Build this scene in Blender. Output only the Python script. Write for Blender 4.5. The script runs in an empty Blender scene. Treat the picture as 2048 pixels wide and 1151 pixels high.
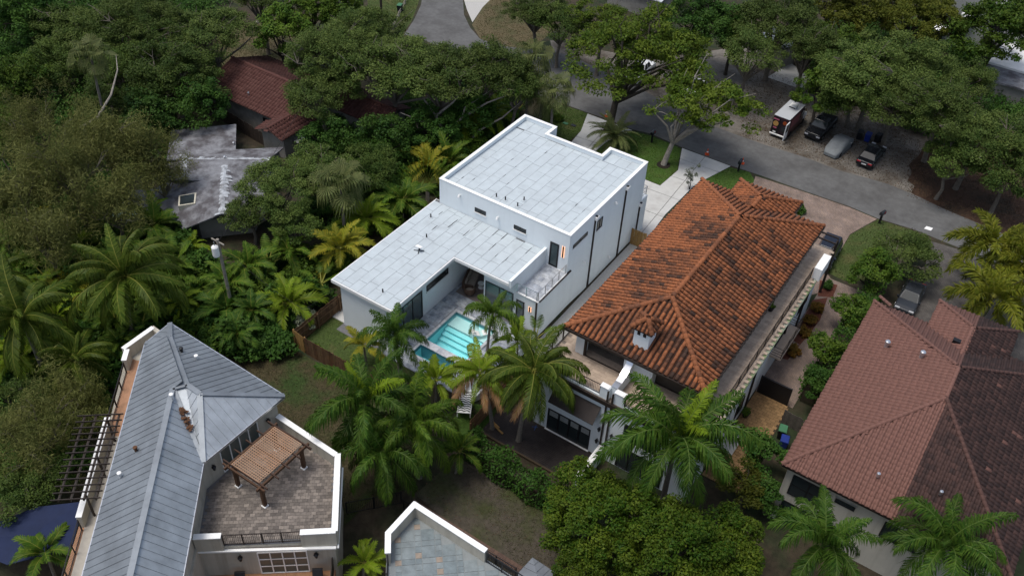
import bpy, math, random
import numpy as np
from mathutils import Vector, Matrix
random.seed(7)
rng = np.random.default_rng(7)
SC = bpy.context.scene
COL = SC.collection
# ---------------------------------------------------------------- camera
CAM_ROWS = [[0.828061, 0.55904, 0.042288], [-0.396593, 0.530784, 0.748987], [-0.396268, 0.636979, -0.661233]]          # right, up, forward
cam_data = bpy.data.cameras.new('camera')
cam = bpy.data.objects.new('camera', cam_data)
COL.objects.link(cam)
_r, _u, _f = [Vector(v) for v in CAM_ROWS]
cam.matrix_world = Matrix(((_r.x, _u.x, -_f.x, 0.0), (_r.y, _u.y, -_f.y, 0.0), (_r.z, _u.z, -_f.z, 55.0), (0, 0, 0, 1)))
cam_data.sensor_width = 36.0
cam_data.lens = 36.0 * 1833.8450 / 2048.0
cam_data.clip_start = 1.0
cam_data.clip_end = 1500.0
SC.camera = cam
# ---------------------------------------------------------------- sky, sun, exposure
SUN_EL, SUN_AZ = math.radians(73), math.radians(-132)      # azimuth clockwise from +Y: the sun stands high behind the camera's left shoulder, behind thin cloud
world = bpy.data.worlds.new('World')
SC.world = world
world.use_nodes = True
wn = world.node_tree
bg = wn.nodes['Background']
sky = wn.nodes.new('ShaderNodeTexSky')
sky.sky_type = 'NISHITA'
sky.sun_disc = False
sky.sun_elevation = SUN_EL
sky.sun_rotation = SUN_AZ
sky.air_density = 1.0
sky.dust_density = 3.0
sky.ozone_density = 1.0
hs = wn.nodes.new('ShaderNodeHueSaturation')            # thin cloud: the blue of the sky is milky
hs.inputs['Saturation'].default_value = 0.8
wn.links.new(sky.outputs[0], hs.inputs['Color'])
wn.links.new(hs.outputs[0], bg.inputs[0])
bg.inputs[1].default_value = 0.115
sun_d = bpy.data.lights.new('sun', 'SUN')
sun_d.energy = 1.55
sun_d.angle = math.radians(22)
sun_d.color = (1.0, 0.96, 0.9)
sun = bpy.data.objects.new('sun', sun_d)
COL.objects.link(sun)
_sd = Vector((math.sin(SUN_AZ) * math.cos(SUN_EL), math.cos(SUN_AZ) * math.cos(SUN_EL), math.sin(SUN_EL)))
sun.rotation_euler = _sd.to_track_quat('Z', 'Y').to_euler()
sun.location = _sd * 120
SC.view_settings.view_transform = 'Standard'
SC.view_settings.look = 'None'
SC.view_settings.gamma = 1.0
SC.view_settings.use_curve_mapping = False
SC.view_settings.exposure = 0.45
SC.cycles.use_denoising = True
SC.cycles.denoising_input_passes = 'RGB_ALBEDO_NORMAL'
SC.cycles.max_bounces = 6
SC.cycles.diffuse_bounces = 3
SC.cycles.glossy_bounces = 3
SC.cycles.transmission_bounces = 4
SC.cycles.transparent_max_bounces = 8
SC.cycles.caustics_reflective = False
SC.cycles.caustics_refractive = False

# ---------------------------------------------------------------- materials
MATS = {}
def mat(name, col, rough=0.7, var=0.12, scale=3.0, bump=0.0, bscale=None, metal=0.0, spec=0.3, col2=None, c2scale=0.6, c2pos=(0.45, 0.6), tint=None, obj_tint=None, trans=0.0, streak=False, vary=0.0):
    """Principled surface with procedural colour variation; col2 is blended in by a second noise (stains, worn patches)."""
    if name in MATS: return MATS[name]
    m = bpy.data.materials.new(name); m.use_nodes = True
    nt = m.node_tree; N = nt.nodes; L = nt.links
    b = N['Principled BSDF']; out = N['Material Output']
    b.inputs['Roughness'].default_value = rough
    b.inputs['Metallic'].default_value = metal
    b.inputs['Specular IOR Level'].default_value = spec
    geo = N.new('ShaderNodeNewGeometry')
    tex = N.new('ShaderNodeTexNoise'); tex.inputs['Scale'].default_value = scale; tex.inputs['Detail'].default_value = 6
    tex.inputs['Roughness'].default_value = 0.65
    L.new(geo.outputs['Position'], tex.inputs['Vector'])
    ramp = N.new('ShaderNodeMapRange')
    ramp.inputs['From Min'].default_value = 0.3; ramp.inputs['From Max'].default_value = 0.7
    ramp.inputs['To Min'].default_value = 1 - var; ramp.inputs['To Max'].default_value = 1 + var
    L.new(tex.outputs['Fac'], ramp.inputs['Value'])
    base = N.new('ShaderNodeRGB'); base.outputs[0].default_value = (*col, 1)
    cur = base.outputs[0]
    def mix(a, bcol, fac):
        x = N.new('ShaderNodeMix'); x.data_type = 'RGBA'
        L.new(a, x.inputs['A'])
        if hasattr(bcol, 'links') or hasattr(bcol, 'node'): L.new(bcol, x.inputs['B'])
        else: x.inputs['B'].default_value = (*bcol, 1)
        L.new(fac, x.inputs['Factor'])
        return x.outputs['Result']
    if col2 is not None:
        t2 = N.new('ShaderNodeTexNoise'); t2.inputs['Scale'].default_value = c2scale; t2.inputs['Detail'].default_value = 7; t2.inputs['Roughness'].default_value = 0.6
        mp = N.new('ShaderNodeVectorMath'); mp.operation = 'ADD'; mp.inputs[1].default_value = (13.7, 5.1, 2.2)
        L.new(geo.outputs['Position'], mp.inputs[0])
        if streak:      # stains that run down the wall
            st = N.new('ShaderNodeVectorMath'); st.operation = 'MULTIPLY'; st.inputs[1].default_value = (3.2, 3.2, .22); L.new(mp.outputs[0], st.inputs[0]); L.new(st.outputs[0], t2.inputs['Vector'])
        else: L.new(mp.outputs[0], t2.inputs['Vector'])
        r2 = N.new('ShaderNodeMapRange'); r2.inputs['From Min'].default_value = c2pos[0]; r2.inputs['From Max'].default_value = c2pos[1]
        L.new(t2.outputs['Fac'], r2.inputs['Value'])
        cur = mix(cur, col2, r2.outputs['Result'])
    if tint is not None:      # tint: second colour reached where the piece's own 'tint' attribute is 1
        at = N.new('ShaderNodeAttribute'); at.attribute_name = 'tint'
        cur = mix(cur, tint, at.outputs['Fac'])
    if obj_tint is not None:
        oi = N.new('ShaderNodeObjectInfo')
        sp = N.new('ShaderNodeSeparateColor'); L.new(oi.outputs['Color'], sp.inputs[0])
        cur = mix(cur, obj_tint, sp.outputs[0])
    mul = N.new('ShaderNodeVectorMath'); mul.operation = 'SCALE'
    L.new(cur, mul.inputs[0]); L.new(ramp.outputs['Result'], mul.inputs['Scale'])
    if vary:            # every plant has a shade of its own
        ov = N.new('ShaderNodeObjectInfo'); vr = N.new('ShaderNodeMapRange'); vr.inputs['To Min'].default_value = 1 - vary; vr.inputs['To Max'].default_value = 1 + vary
        L.new(ov.outputs['Random'], vr.inputs['Value']); m2 = N.new('ShaderNodeVectorMath'); m2.operation = 'SCALE'; L.new(mul.outputs[0], m2.inputs[0]); L.new(vr.outputs['Result'], m2.inputs['Scale']); mul = m2
    L.new(mul.outputs[0], b.inputs['Base Color'])
    if bump:
        bn = N.new('ShaderNodeBump'); bn.inputs['Strength'].default_value = bump; bn.inputs['Distance'].default_value = 0.05
        t3 = N.new('ShaderNodeTexNoise'); t3.inputs['Scale'].default_value = bscale or scale * 3; t3.inputs['Detail'].default_value = 5
        L.new(geo.outputs['Position'], t3.inputs['Vector']); L.new(t3.outputs['Fac'], bn.inputs['Height'])
        L.new(bn.outputs[0], b.inputs['Normal'])
    if trans:
        tr = N.new('ShaderNodeBsdfTranslucent'); L.new(mul.outputs[0], tr.inputs['Color'])
        ms = N.new('ShaderNodeMixShader'); ms.inputs[0].default_value = trans
        L.new(b.outputs[0], ms.inputs[1]); L.new(tr.outputs[0], ms.inputs[2]); L.new(ms.outputs[0], out.inputs['Surface'])
    MATS[name] = m
    return m

def emit_mat(name, col, strength):
    m = bpy.data.materials.new(name); m.use_nodes = True
    b = m.node_tree.nodes['Principled BSDF']
    b.inputs['Base Color'].default_value = (*col, 1)
    b.inputs['Emission Color'].default_value = (*col, 1)
    b.inputs['Emission Strength'].default_value = strength
    MATS[name] = m
    return m

# ---------------------------------------------------------------- object helpers
OFF = {}
def link(o, parent=None):
    COL.objects.link(o)
    if parent is not None: o.parent = parent
    return o

def tag(o, label=None, cat=None, group=None, kind=None):
    if label: o['label'] = label
    if cat: o['category'] = cat
    if group: o['group'] = group
    if kind: o['kind'] = kind
    return o

def thing(name, label, cat, loc=(0, 0, 0), rz=0.0, group=None, kind=None):
    o = bpy.data.objects.new(name, None)
    o.empty_display_size = 0.3
    o.location = loc; o.rotation_euler = (0, 0, rz)
    link(o); OFF[o.name] = Vector(loc) if rz == 0 else Vector((0, 0, 0))
    return tag(o, label, cat, group, kind)

class MB:
    """collects polygons of one part"""
    def __init__(s): s.v = []; s.f = []; s.mi = []; s.t = []; s.cm = 0; s.ct = 0.0
    def poly(s, pts):
        i = len(s.v); s.v += [tuple(p) for p in pts]; s.f.append(tuple(range(i, i + len(pts)))); s.mi.append(s.cm); s.t.append(s.ct)
    def raw(s, vs, fs):
        i = len(s.v); s.v += [tuple(p) for p in vs]
        for f in fs: s.f.append(tuple(i + k for k in f)); s.mi.append(s.cm); s.t.append(s.ct)
    def box(s, x0, y0, z0, x1, y1, z1):
        if x0 > x1: x0, x1 = x1, x0
        if y0 > y1: y0, y1 = y1, y0
        if z0 > z1: z0, z1 = z1, z0
        s.raw([(x0,y0,z0),(x1,y0,z0),(x1,y1,z0),(x0,y1,z0),(x0,y0,z1),(x1,y0,z1),(x1,y1,z1),(x0,y1,z1)],
              [(3,2,1,0),(4,5,6,7),(0,1,5,4),(1,2,6,5),(2,3,7,6),(3,0,4,7)])
    def hexa(s, b, t):
        """box from 4 bottom points and 4 top points"""
        s.raw(list(b) + list(t), [(3,2,1,0),(4,5,6,7),(0,1,5,4),(1,2,6,5),(2,3,7,6),(3,0,4,7)])
    def bar(s, a, b, w, h, up=(0, 0, 1)):
        a = Vector(a); b = Vector(b); d = (b - a).normalized(); up = Vector(up)
        side = d.cross(up)
        if side.length < 1e-4: side = d.cross(Vector((1, 0, 0)))
        side.normalize(); u = side.cross(d).normalized()
        sx = side * (w / 2); uy = u * (h / 2)
        s.hexa([a - sx - uy, a + sx - uy, a + sx + uy, a - sx + uy], [b - sx - uy, b + sx - uy, b + sx + uy, b - sx + uy])
    def prism(s, pts, z0, z1):
        n = len(pts)
        ar = sum(pts[i][0] * pts[(i + 1) % n][1] - pts[(i + 1) % n][0] * pts[i][1] for i in range(n))
        if ar < 0: pts = pts[::-1]
        lo = [(p[0], p[1], z0) for p in pts]; hi = [(p[0], p[1], z1) for p in pts]
        s.raw(lo + hi, [tuple(range(n))[::-1], tuple(range(n, 2 * n))] + [(i, (i + 1) % n, n + (i + 1) % n, n + i) for i in range(n)])
    def tube(s, pts, rad, n=6, cap=True):
        pts = [Vector(p) for p in pts]
        if not hasattr(rad, '__len__'): rad = [rad] * len(pts)
        rings = []; base = len(s.v); prev = None
        for i, p in enumerate(pts):
            d = (pts[min(i + 1, len(pts) - 1)] - pts[max(i - 1, 0)]).normalized()
            ref = Vector((0, 0, 1)) if abs(d.z) < 0.9 else Vector((1, 0, 0))
            a = d.cross(ref).normalized() if prev is None else (prev - d * prev.dot(d)).normalized()
            prev = a; b = d.cross(a)
            for k in range(n):
                t = 2 * math.pi * k / n
                s.v.append(tuple(p + (a * math.cos(t) + b * math.sin(t)) * rad[i]))
        for i in range(len(pts) - 1):
            for k in range(n):
                s.f.append((base + i * n + k, base + i * n + (k + 1) % n, base + (i + 1) * n + (k + 1) % n, base + (i + 1) * n + k)); s.mi.append(s.cm); s.t.append(s.ct)
        if cap:
            s.f.append(tuple(base + k for k in range(n))[::-1]); s.f.append(tuple(base + (len(pts) - 1) * n + k for k in range(n)))
            s.mi += [s.cm] * 2; s.t += [s.ct] * 2
    def lathe(s, prof, c=(0, 0, 0), n=12):
        base = len(s.v)
        for r, z in prof:
            for k in range(n):
                t = 2 * math.pi * k / n
                s.v.append((c[0] + r * math.cos(t), c[1] + r * math.sin(t), c[2] + z))
        for i in range(len(prof) - 1):
            for k in range(n):
                s.f.append((base + i * n + k, base + i * n + (k + 1) % n, base + (i + 1) * n + (k + 1) % n, base + (i + 1) * n + k)); s.mi.append(s.cm); s.t.append(s.ct)
        s.f.append(tuple(base + k for k in range(n))[::-1]); s.f.append(tuple(base + (len(prof) - 1) * n + k for k in range(n)))
        s.mi += [s.cm] * 2; s.t += [s.ct] * 2
    def mesh(s, name, mats, off=None, smooth=False, tint=False):
        if not isinstance(mats, (list, tuple)): mats = [mats]
        me = bpy.data.meshes.new(name)
        vs = s.v
        if off is not None and off.length > 0: vs = [(x - off.x, y - off.y, z - off.z) for x, y, z in vs]
        me.from_pydata(vs, [], s.f)
        for m in mats: me.materials.append(m)
        if len(mats) > 1: me.polygons.foreach_set('material_index', s.mi)
        if smooth: me.polygons.foreach_set('use_smooth', [True] * len(s.f))
        if tint:
            a = me.attributes.new('tint', 'FLOAT', 'FACE'); a.data.foreach_set('value', s.t)
        me.update()
        return me
    def build(s, name, mats, parent=None, smooth=False, tint=False, bevel=0.0, kind=None, label=None, auto=None):
        off = OFF.get(parent.name, Vector((0, 0, 0))) if parent is not None else None
        me = s.mesh(name, mats, off, smooth, tint)
        o = bpy.data.objects.new(name, me); link(o, parent)
        if parent is not None: OFF[o.name] = off
        if bevel:
            md = o.modifiers.new('bevel', 'BEVEL'); md.width = bevel; md.segments = 2; md.limit_method = 'ANGLE'
        if kind: o['kind'] = kind
        if label: o['label'] = label
        return o

def inst(name, me, parent, loc, rot=(0, 0, 0), scale=(1, 1, 1), col=None):
    """one more piece sharing a mesh; loc in world coordinates of an unrotated parent"""
    o = bpy.data.objects.new(name, me)
    off = OFF.get(parent.name, Vector((0, 0, 0))) if parent is not None else Vector((0, 0, 0))
    o.location = Vector(loc) - off
    if isinstance(rot, Matrix): o.rotation_euler = rot.to_euler()
    else: o.rotation_euler = rot
    o.scale = scale if hasattr(scale, '__len__') else (scale, scale, scale)
    if col is not None: o.color = (col, col, col, 1)
    return link(o, parent)

def surf(name, pts, z, m, label=None, kind='structure'):
    mb = MB(); mb.poly([(p[0], p[1], z) for p in ccw(pts)])
    o = mb.build(name, m)
    o['kind'] = kind
    if label: o['label'] = label
    return o
def ccw(pts):
    ar = sum(pts[i][0] * pts[(i + 1) % len(pts)][1] - pts[(i + 1) % len(pts)][0] * pts[i][1] for i in range(len(pts)))
    return list(pts) if ar > 0 else list(pts)[::-1]

def clip(poly, a, c, keep_less=True):
    """clip a 2D polygon to a.x <= c (or >=)"""
    out = []
    sgn = 1 if keep_less else -1
    for i in range(len(poly)):
        p, q = poly[i], poly[(i + 1) % len(poly)]
        dp = sgn * (a[0] * p[0] + a[1] * p[1] - c); dq = sgn * (a[0] * q[0] + a[1] * q[1] - c)
        if dp <= 0: out.append(p)
        if (dp < 0 < dq) or (dq < 0 < dp):
            t = dp / (dp - dq); out.append((p[0] + (q[0] - p[0]) * t, p[1] + (q[1] - p[1]) * t))
    return out
def inside(poly, x, y):
    r = False; n = len(poly)
    for i in range(n):
        x1, y1 = poly[i]; x2, y2 = poly[(i + 1) % n]
        if (y1 > y) != (y2 > y) and x < (x2 - x1) * (y - y1) / (y2 - y1) + x1: r = not r
    return r
def smooth01(t):
    t = min(1, max(0, t)); return t * t * (3 - 2 * t)
def zg(x, y):
    """height of the ground: the lots behind and left of the white house lie higher than the street"""
    s = smooth01((40.5 - y) / 2.0)
    return 0.9 * smooth01((-27.3 + 1.4 * s - x) / (.9 + 1.1 * s)) * smooth01((57 - y) / 3.5)

# ---------------------------------------------------------------- shared materials
M = {}
M['white'] = mat('white_stucco', (0.775, 0.825, 0.845), 0.8, 0.025, 1.2, 0.0, 40, col2=(0.70, 0.75, 0.77), c2scale=0.35, c2pos=(0.50, 0.85), streak=True)
M['cream'] = mat('cream_stucco', (0.46, 0.43, 0.36), 0.85, 0.05, 1.5, 0.0, 40, col2=(0.33, 0.30, 0.245), c2scale=0.5, c2pos=(0.46, 0.72), streak=True)
M['cap'] = mat('white_trim', (0.82, 0.82, 0.80), 0.6, 0.04, 2.0)
M['black'] = mat('black_metal', (0.012, 0.012, 0.014), 0.45, 0.1, 4)
M['bronze'] = mat('bronze_metal', (0.03, 0.022, 0.018), 0.5, 0.15, 4)
M['steel'] = mat('brushed_steel', (0.45, 0.46, 0.47), 0.35, 0.05, 5, metal=0.9)
M['alu'] = mat('galvanised_metal', (0.62, 0.64, 0.66), 0.3, 0.06, 5, metal=0.85)
M['glass'] = mat('dark_glass', (0.022, 0.03, 0.032), 0.06, 0.1, 0.5, spec=0.45)
M['glass2'] = mat('green_glass', (0.05, 0.075, 0.075), 0.08, 0.15, 0.5, spec=0.8)
M['blind'] = mat('pale_blinds', (0.35, 0.37, 0.36), 0.6, 0.1, 2)
M['wood'] = mat('brown_wood', (0.075, 0.038, 0.02), 0.7, 0.25, 5)
M['rubber'] = mat('rubber', (0.012, 0.012, 0.012), 0.85, 0.2, 6)

def frame_window(parent, p, u, w, h, nrm, n=1, fm=None, gm=None, fw=0.07, name='window', sill=None, proud=0.05, rows=1, label=None):
    """framed window on a wall: p lower corner, u unit vector along the wall, nrm outward normal"""
    fm = fm or M['black']; gm = gm or M['glass']
    p = Vector(p); u = Vector(u); nrm = Vector(nrm); z = Vector((0, 0, 1))
    def bx(mb, a0, a1, b0, b1, d0, d1):
        q = lambda a, b, d: p + u * a + z * b + nrm * d
        bot = [q(a0, b0, d0), q(a1, b0, d0), q(a1, b0, d1), q(a0, b0, d1)]; top = [q(a0, b1, d0), q(a1, b1, d0), q(a1, b1, d1), q(a0, b1, d1)]
        if u.cross(nrm).z < 0: bot = bot[::-1]; top = top[::-1]
        mb.hexa(bot, top)
    mb = MB()
    bx(mb, 0, w, 0, fw, -0.03, proud); bx(mb, 0, w, h - fw, h, -0.03, proud)
    for i in range(n + 1):
        a = (w - fw) * i / n
        bx(mb, a, a + fw, fw, h - fw, -0.03, proud)
    for r in range(1, rows):
        b = h * r / rows
        for i in range(n):
            bx(mb, (w - fw) * i / n + fw, (w - fw) * (i + 1) / n, b - fw / 2, b + fw / 2, -0.03, proud - 0.01)
    fr = mb.build(name, fm, parent)
    if label: fr['label'] = label
    for i in range(n):
        g = MB(); bx(g, (w - fw) * i / n + fw, (w - fw) * (i + 1) / n, fw, h - fw, -0.02, 0.015); g.build('pane', gm, fr)
    if sill:
        s = MB(); bx(s, -0.06, w + 0.06, -0.09, -0.003, -0.02, 0.1); s.build('sill', sill, fr)
    return fr

# ---------------------------------------------------------------- ground, road, pavements
M['soil'] = mat('leaf_litter', (0.045, 0.035, 0.022), 0.95, 0.4, 1.6, 0.4, 8, col2=(0.02, 0.03, 0.012), c2scale=0.25, c2pos=(0.45, 0.6))
M['grass'] = mat('lawn_grass', (0.050, 0.075, 0.018), 0.95, 0.35, 5.0, 0.6, 18, col2=(0.085, 0.085, 0.03), c2scale=0.5, c2pos=(0.5, 0.7))
M['greengrass'] = mat('fresh_grass', (0.05, 0.10, 0.016), 0.95, 0.3, 5.0, 0.6, 18, col2=(0.06, 0.08, 0.02), c2scale=0.6, c2pos=(0.5, 0.7))
M['drygrass'] = mat('dry_grass', (0.10, 0.08, 0.042), 0.95, 0.3, 4.0, 0.5, 16, col2=(0.05, 0.058, 0.02), c2scale=0.35, c2pos=(0.45, 0.65))
M['browngrass'] = mat('brown_yard', (0.056, 0.046, 0.022), 0.95, 0.35, 4.0, 0.5, 16, col2=(0.030, 0.055, 0.012), c2scale=0.28, c2pos=(0.48, 0.62))
M['greydirt'] = mat('grey_dirt_yard', (0.066, 0.056, 0.042), 0.95, 0.3, 3.0, 0.5, 12, col2=(0.042, 0.050, 0.016), c2scale=0.25, c2pos=(0.45, 0.6))
M['asphalt'] = mat('asphalt', (0.118, 0.118, 0.116), 0.9, 0.16, 1.6, 0.1, 12, col2=(0.088, 0.087, 0.085), c2scale=0.35, c2pos=(0.42, 0.62))
M['asphalt2'] = mat('pale_asphalt', (0.15, 0.15, 0.145), 0.9, 0.12, 1.2, 0.3, 30)
M['gravel'] = mat('gravel_shoulder', (0.17, 0.155, 0.135), 0.95, 0.25, 2.5, 0.5, 14, col2=(0.075, 0.062, 0.048), c2scale=0.22, c2pos=(0.45, 0.62))
M['concrete'] = mat('pale_concrete', (0.50, 0.50, 0.48), 0.85, 0.06, 1.5, 0.1, 20, col2=(0.40, 0.39, 0.37), c2scale=0.7, c2pos=(0.5, 0.75))
M['mulch'] = mat('red_mulch', (0.10, 0.035, 0.022), 0.95, 0.4, 9, 0.5, 20)
M['darkmulch'] = mat('dark_mulch', (0.022, 0.017, 0.012), 0.95, 0.4, 9, 0.5, 20)
M['needles'] = mat('pine_needles', (0.055, 0.030, 0.018), 0.95, 0.35, 2.5, 0.4, 14, col2=(0.03, 0.02, 0.012), c2scale=0.3)
M['pebble'] = mat('pale_pebble', (0.42, 0.41, 0.385), 0.9, 0.2, 9, 0.3, 25)

def brick_mat(name, c1, c2, mortar, scale, bw=0.5, rh=0.25, rot=0.0, rough=0.9, msize=0.02):
    m = bpy.data.materials.new(name); m.use_nodes = True
    nt = m.node_tree; N = nt.nodes; L = nt.links; b = N['Principled BSDF']
    geo = N.new('ShaderNodeNewGeometry'); mp = N.new('ShaderNodeMapping'); mp.inputs['Rotation'].default_value = (0, 0, rot)
    L.new(geo.outputs['Position'], mp.inputs['Vector'])
    t = N.new('ShaderNodeTexBrick'); t.inputs['Scale'].default_value = scale
    t.inputs['Brick Width'].default_value = bw; t.inputs['Row Height'].default_value = rh; t.inputs['Mortar Size'].default_value = msize
    t.inputs['Color1'].default_value = (*c1, 1); t.inputs['Color2'].default_value = (*c2, 1); t.inputs['Mortar'].default_value = (*mortar, 1)
    L.new(mp.outputs[0], t.inputs['Vector'])
    n = N.new('ShaderNodeTexNoise'); n.inputs['Scale'].default_value = 0.9; n.inputs['Detail'].default_value = 8; L.new(geo.outputs['Position'], n.inputs['Vector'])
    r = N.new('ShaderNodeMapRange'); r.inputs['From Min'].default_value = .3; r.inputs['From Max'].default_value = .7; r.inputs['To Min'].default_value = 0.72; r.inputs['To Max'].default_value = 1.25
    L.new(n.outputs['Fac'], r.inputs['Value'])
    s = N.new('ShaderNodeVectorMath'); s.operation = 'SCALE'; L.new(t.outputs['Color'], s.inputs[0]); L.new(r.outputs['Result'], s.inputs['Scale'])
    L.new(s.outputs[0], b.inputs['Base Color']); b.inputs['Roughness'].default_value = rough
    bn = N.new('ShaderNodeBump'); bn.inputs['Strength'].default_value = 0.4; bn.inputs['Distance'].default_value = 0.02; bn.invert = True
    L.new(t.outputs['Fac'], bn.inputs['Height']); L.new(bn.outputs[0], b.inputs['Normal'])
    MATS[name] = m
    return m
M['paver'] = brick_mat('clay_pavers', (0.27, 0.195, 0.150), (0.19, 0.145, 0.125), (0.09, 0.07, 0.06), 2.4, 0.5, 0.25, 0.8)
M['paver2'] = brick_mat('grey_pavers', (0.105, 0.095, 0.085), (0.075, 0.068, 0.064), (0.045, 0.04, 0.036), 2.4, 0.5, 0.25, 0.8)
M['terracepaver'] = brick_mat('terrace_pavers', (0.25, 0.205, 0.165), (0.20, 0.165, 0.135), (0.12, 0.10, 0.085), 2.0, 0.5, 0.25, 0.0)

POOL = (-34.7, -30.2, 40.3, 46.75)
# ground: one sheet to beyond the horizon, gently stepped between the lots
def ground_sheet():
    xs = [-900, -300, -140] + list(np.arange(-90, -28.6, 1.5)) + list(np.arange(-28.6, -24, 0.2)) + list(np.arange(-24, 30.1, 1.5)) + [60, 160, 500, 900]
    ys = [-300, -100, -40] + list(np.arange(0, 37, 1.5)) + list(np.arange(37, 42, .4)) + list(np.arange(42, 53, 1.5)) + list(np.arange(53, 58, 0.35)) + list(np.arange(58, 110.1, 1.5)) + [140, 200, 400, 1000]
    PX0, PX1, PY0, PY1 = POOL
    xs = sorted(set([float(v) for v in xs if abs(v - PX0) > .3 and abs(v - PX1) > .3] + [PX0, PX1])); ys = sorted(set([float(v) for v in ys if abs(v - PY0) > .3 and abs(v - PY1) > .3] + [PY0, PY1]))
    mb = MB(); nx = len(xs)
    mb.v = [(x, y, zg(x, y)) for y in ys for x in xs]
    for j in range(len(ys) - 1):
        for i in range(nx - 1):
            if PX0 <= xs[i] < PX1 and PY0 <= ys[j] < PY1: continue
            mb.f.append((j * nx + i, j * nx + i + 1, (j + 1) * nx + i + 1, (j + 1) * nx + i)); mb.mi.append(0)
    mb.build('ground', M['soil'], smooth=True)['kind'] = 'structure'
ground_sheet()

def drape(name, pts, dz, m, step=0.8):
    """a sheet that follows the stepped ground: polygon cut into strips"""
    pts = ccw(pts); mb = MB()
    x0 = min(p[0] for p in pts); x1 = max(p[0] for p in pts); y0 = min(p[1] for p in pts); y1 = max(p[1] for p in pts)
    x = x0
    while x < x1:
        c = clip(clip(pts, (1, 0), x + step), (1, 0), x, False)
        y = y0
        while y < y1 and len(c) > 2:
            d = clip(clip(c, (0, 1), y + step), (0, 1), y, False)
            if len(d) > 2: mb.poly([(p[0], p[1], zg(p[0], p[1]) + dz) for p in d])
            y += step
        x += step
    o = mb.build(name, m); o['kind'] = 'structure'
    return o

road_s = [(7.74,83.43,-0.00), (3.03,84.21,0.00), (-0.70,84.38,0.00), (-5.40,84.64,-0.00), (-8.95,84.23,0.00), (-12.02,84.48,0.00), (-17.15,84.24,0.00), (-21.22,84.14,0.00), (-25.12,83.90,0.00), (-31.10,83.91,0.00), (-35.00,84.29,0.00), (-37.37,83.79,0.00), (-40.44,84.00,0.00), (-43.21,83.81,0.00), (-46.00,83.78,0.00), (-49.00,83.77,0.00), (-52.54,83.71,0.00), (-56.98,84.27,0.00), (-62.52,86.14,0.00), (-67.40,86.05,0.00), (-70.19,86.49,0.00), (-72.15,85.83,0.00), (-73.89,90.09,0.00), (-76.05,94.33,0.00), (-79.83,99.82,0.00)]
road_n = [(6.77,88.94,0.00), (4.26,89.31,0.00), (1.20,89.64,-0.00), (-4.05,90.22,0.00), (-6.42,90.75,-0.00), (-10.15,91.11,0.00), (-15.11,90.39,0.00), (-19.06,90.56,0.00), (-23.86,90.17,0.00), (-26.73,90.19,0.00), (-31.76,90.24,0.00), (-36.99,91.60,0.00), (-41.74,92.88,0.00), (-47.16,93.71,0.00), (-52.20,94.76,0.00), (-55.95,93.49,0.00), (-60.61,91.16,0.00), (-63.77,91.14,0.00), (-66.74,93.02,0.00), (-69.60,95.56,0.00), (-72.53,99.32,0.00), (-74.74,104.03,0.00)]
def ribbon(name, a, b, z, m):
    mb = MB()
    pts = [(p[0], p[1], z) for p in a] + [(p[0], p[1], z) for p in b[::-1]]
    mb.poly(ccw(pts)); o = mb.build(name, m); o['kind'] = 'structure'
    return o
surf('gravel_verge', [(-56.44,96.69,0.00), (-43.42,100.06,0.00), (-34.84,112.27,0.00), (-21.06,107.99,0.00), (-9.81,105.01,0.00), (-8.05,101.00,0.00), (-7.70,96.22,0.00), (-6.80,93.91,0.00), (-6.60,90.27,0.00), (-14.27,89.72,0.00), (-18.74,89.56,0.00), (-26.30,89.20,0.00), (-36.46,90.55,0.00), (-46.52,92.59,0.00), (-52.64,91.84,0.00)], 0.004, M['gravel'])
surf('needle_bed', [(-8.90,101.65,0.00), (3.15,109.68,-0.00), (6.65,89.63,0.00), (-0.07,89.61,0.00), (-4.17,89.91,0.00), (-6.53,90.55,0.00), (-7.51,91.05,0.00), (-7.55,92.52,0.00), (-8.49,93.21,0.00), (-8.51,94.99,0.00), (-9.25,96.26,0.00), (-8.90,98.79,0.00)], 0.008, M['needles'])
ribbon('road', road_s, road_n, 0.014, M['asphalt'])
surf('road_edge', [(-74.96,103.85,-0.00), (-70.84,107.27,0.00), (-69.01,99.08,0.00), (-67.36,94.43,0.00), (-70.20,97.08,0.00), (-72.42,99.41,0.00)], 0.008, M['pebble'])
surf('dry_verge', [(-70.84,107.27,0.00), (-64.64,112.41,0.00), (-57.48,99.58,0.00), (-56.96,92.68,0.00), (-60.14,90.48,0.00), (-62.94,90.54,0.00), (-66.97,93.79,0.00), (-69.01,99.08,0.00)], 0.012, M['drygrass'])
surf('road_lawn', [(-85.21,97.60,-0.00), (-81.02,101.09,0.00), (-76.37,94.07,0.00), (-73.73,89.25,0.00), (-72.10,84.95,0.00), (-76.50,84.15,0.00), (-82.75,90.91,0.00)], 0.012, M['grass'])
surf('yard', [(-93.37,70.48,0.00), (-86.60,81.68,0.00), (-75.92,74.06,0.00), (-76.05,70.68,0.00), (-80.35,61.10,0.00), (-87.20,63.40,0.00)], 0.006, M['drygrass'])
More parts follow.
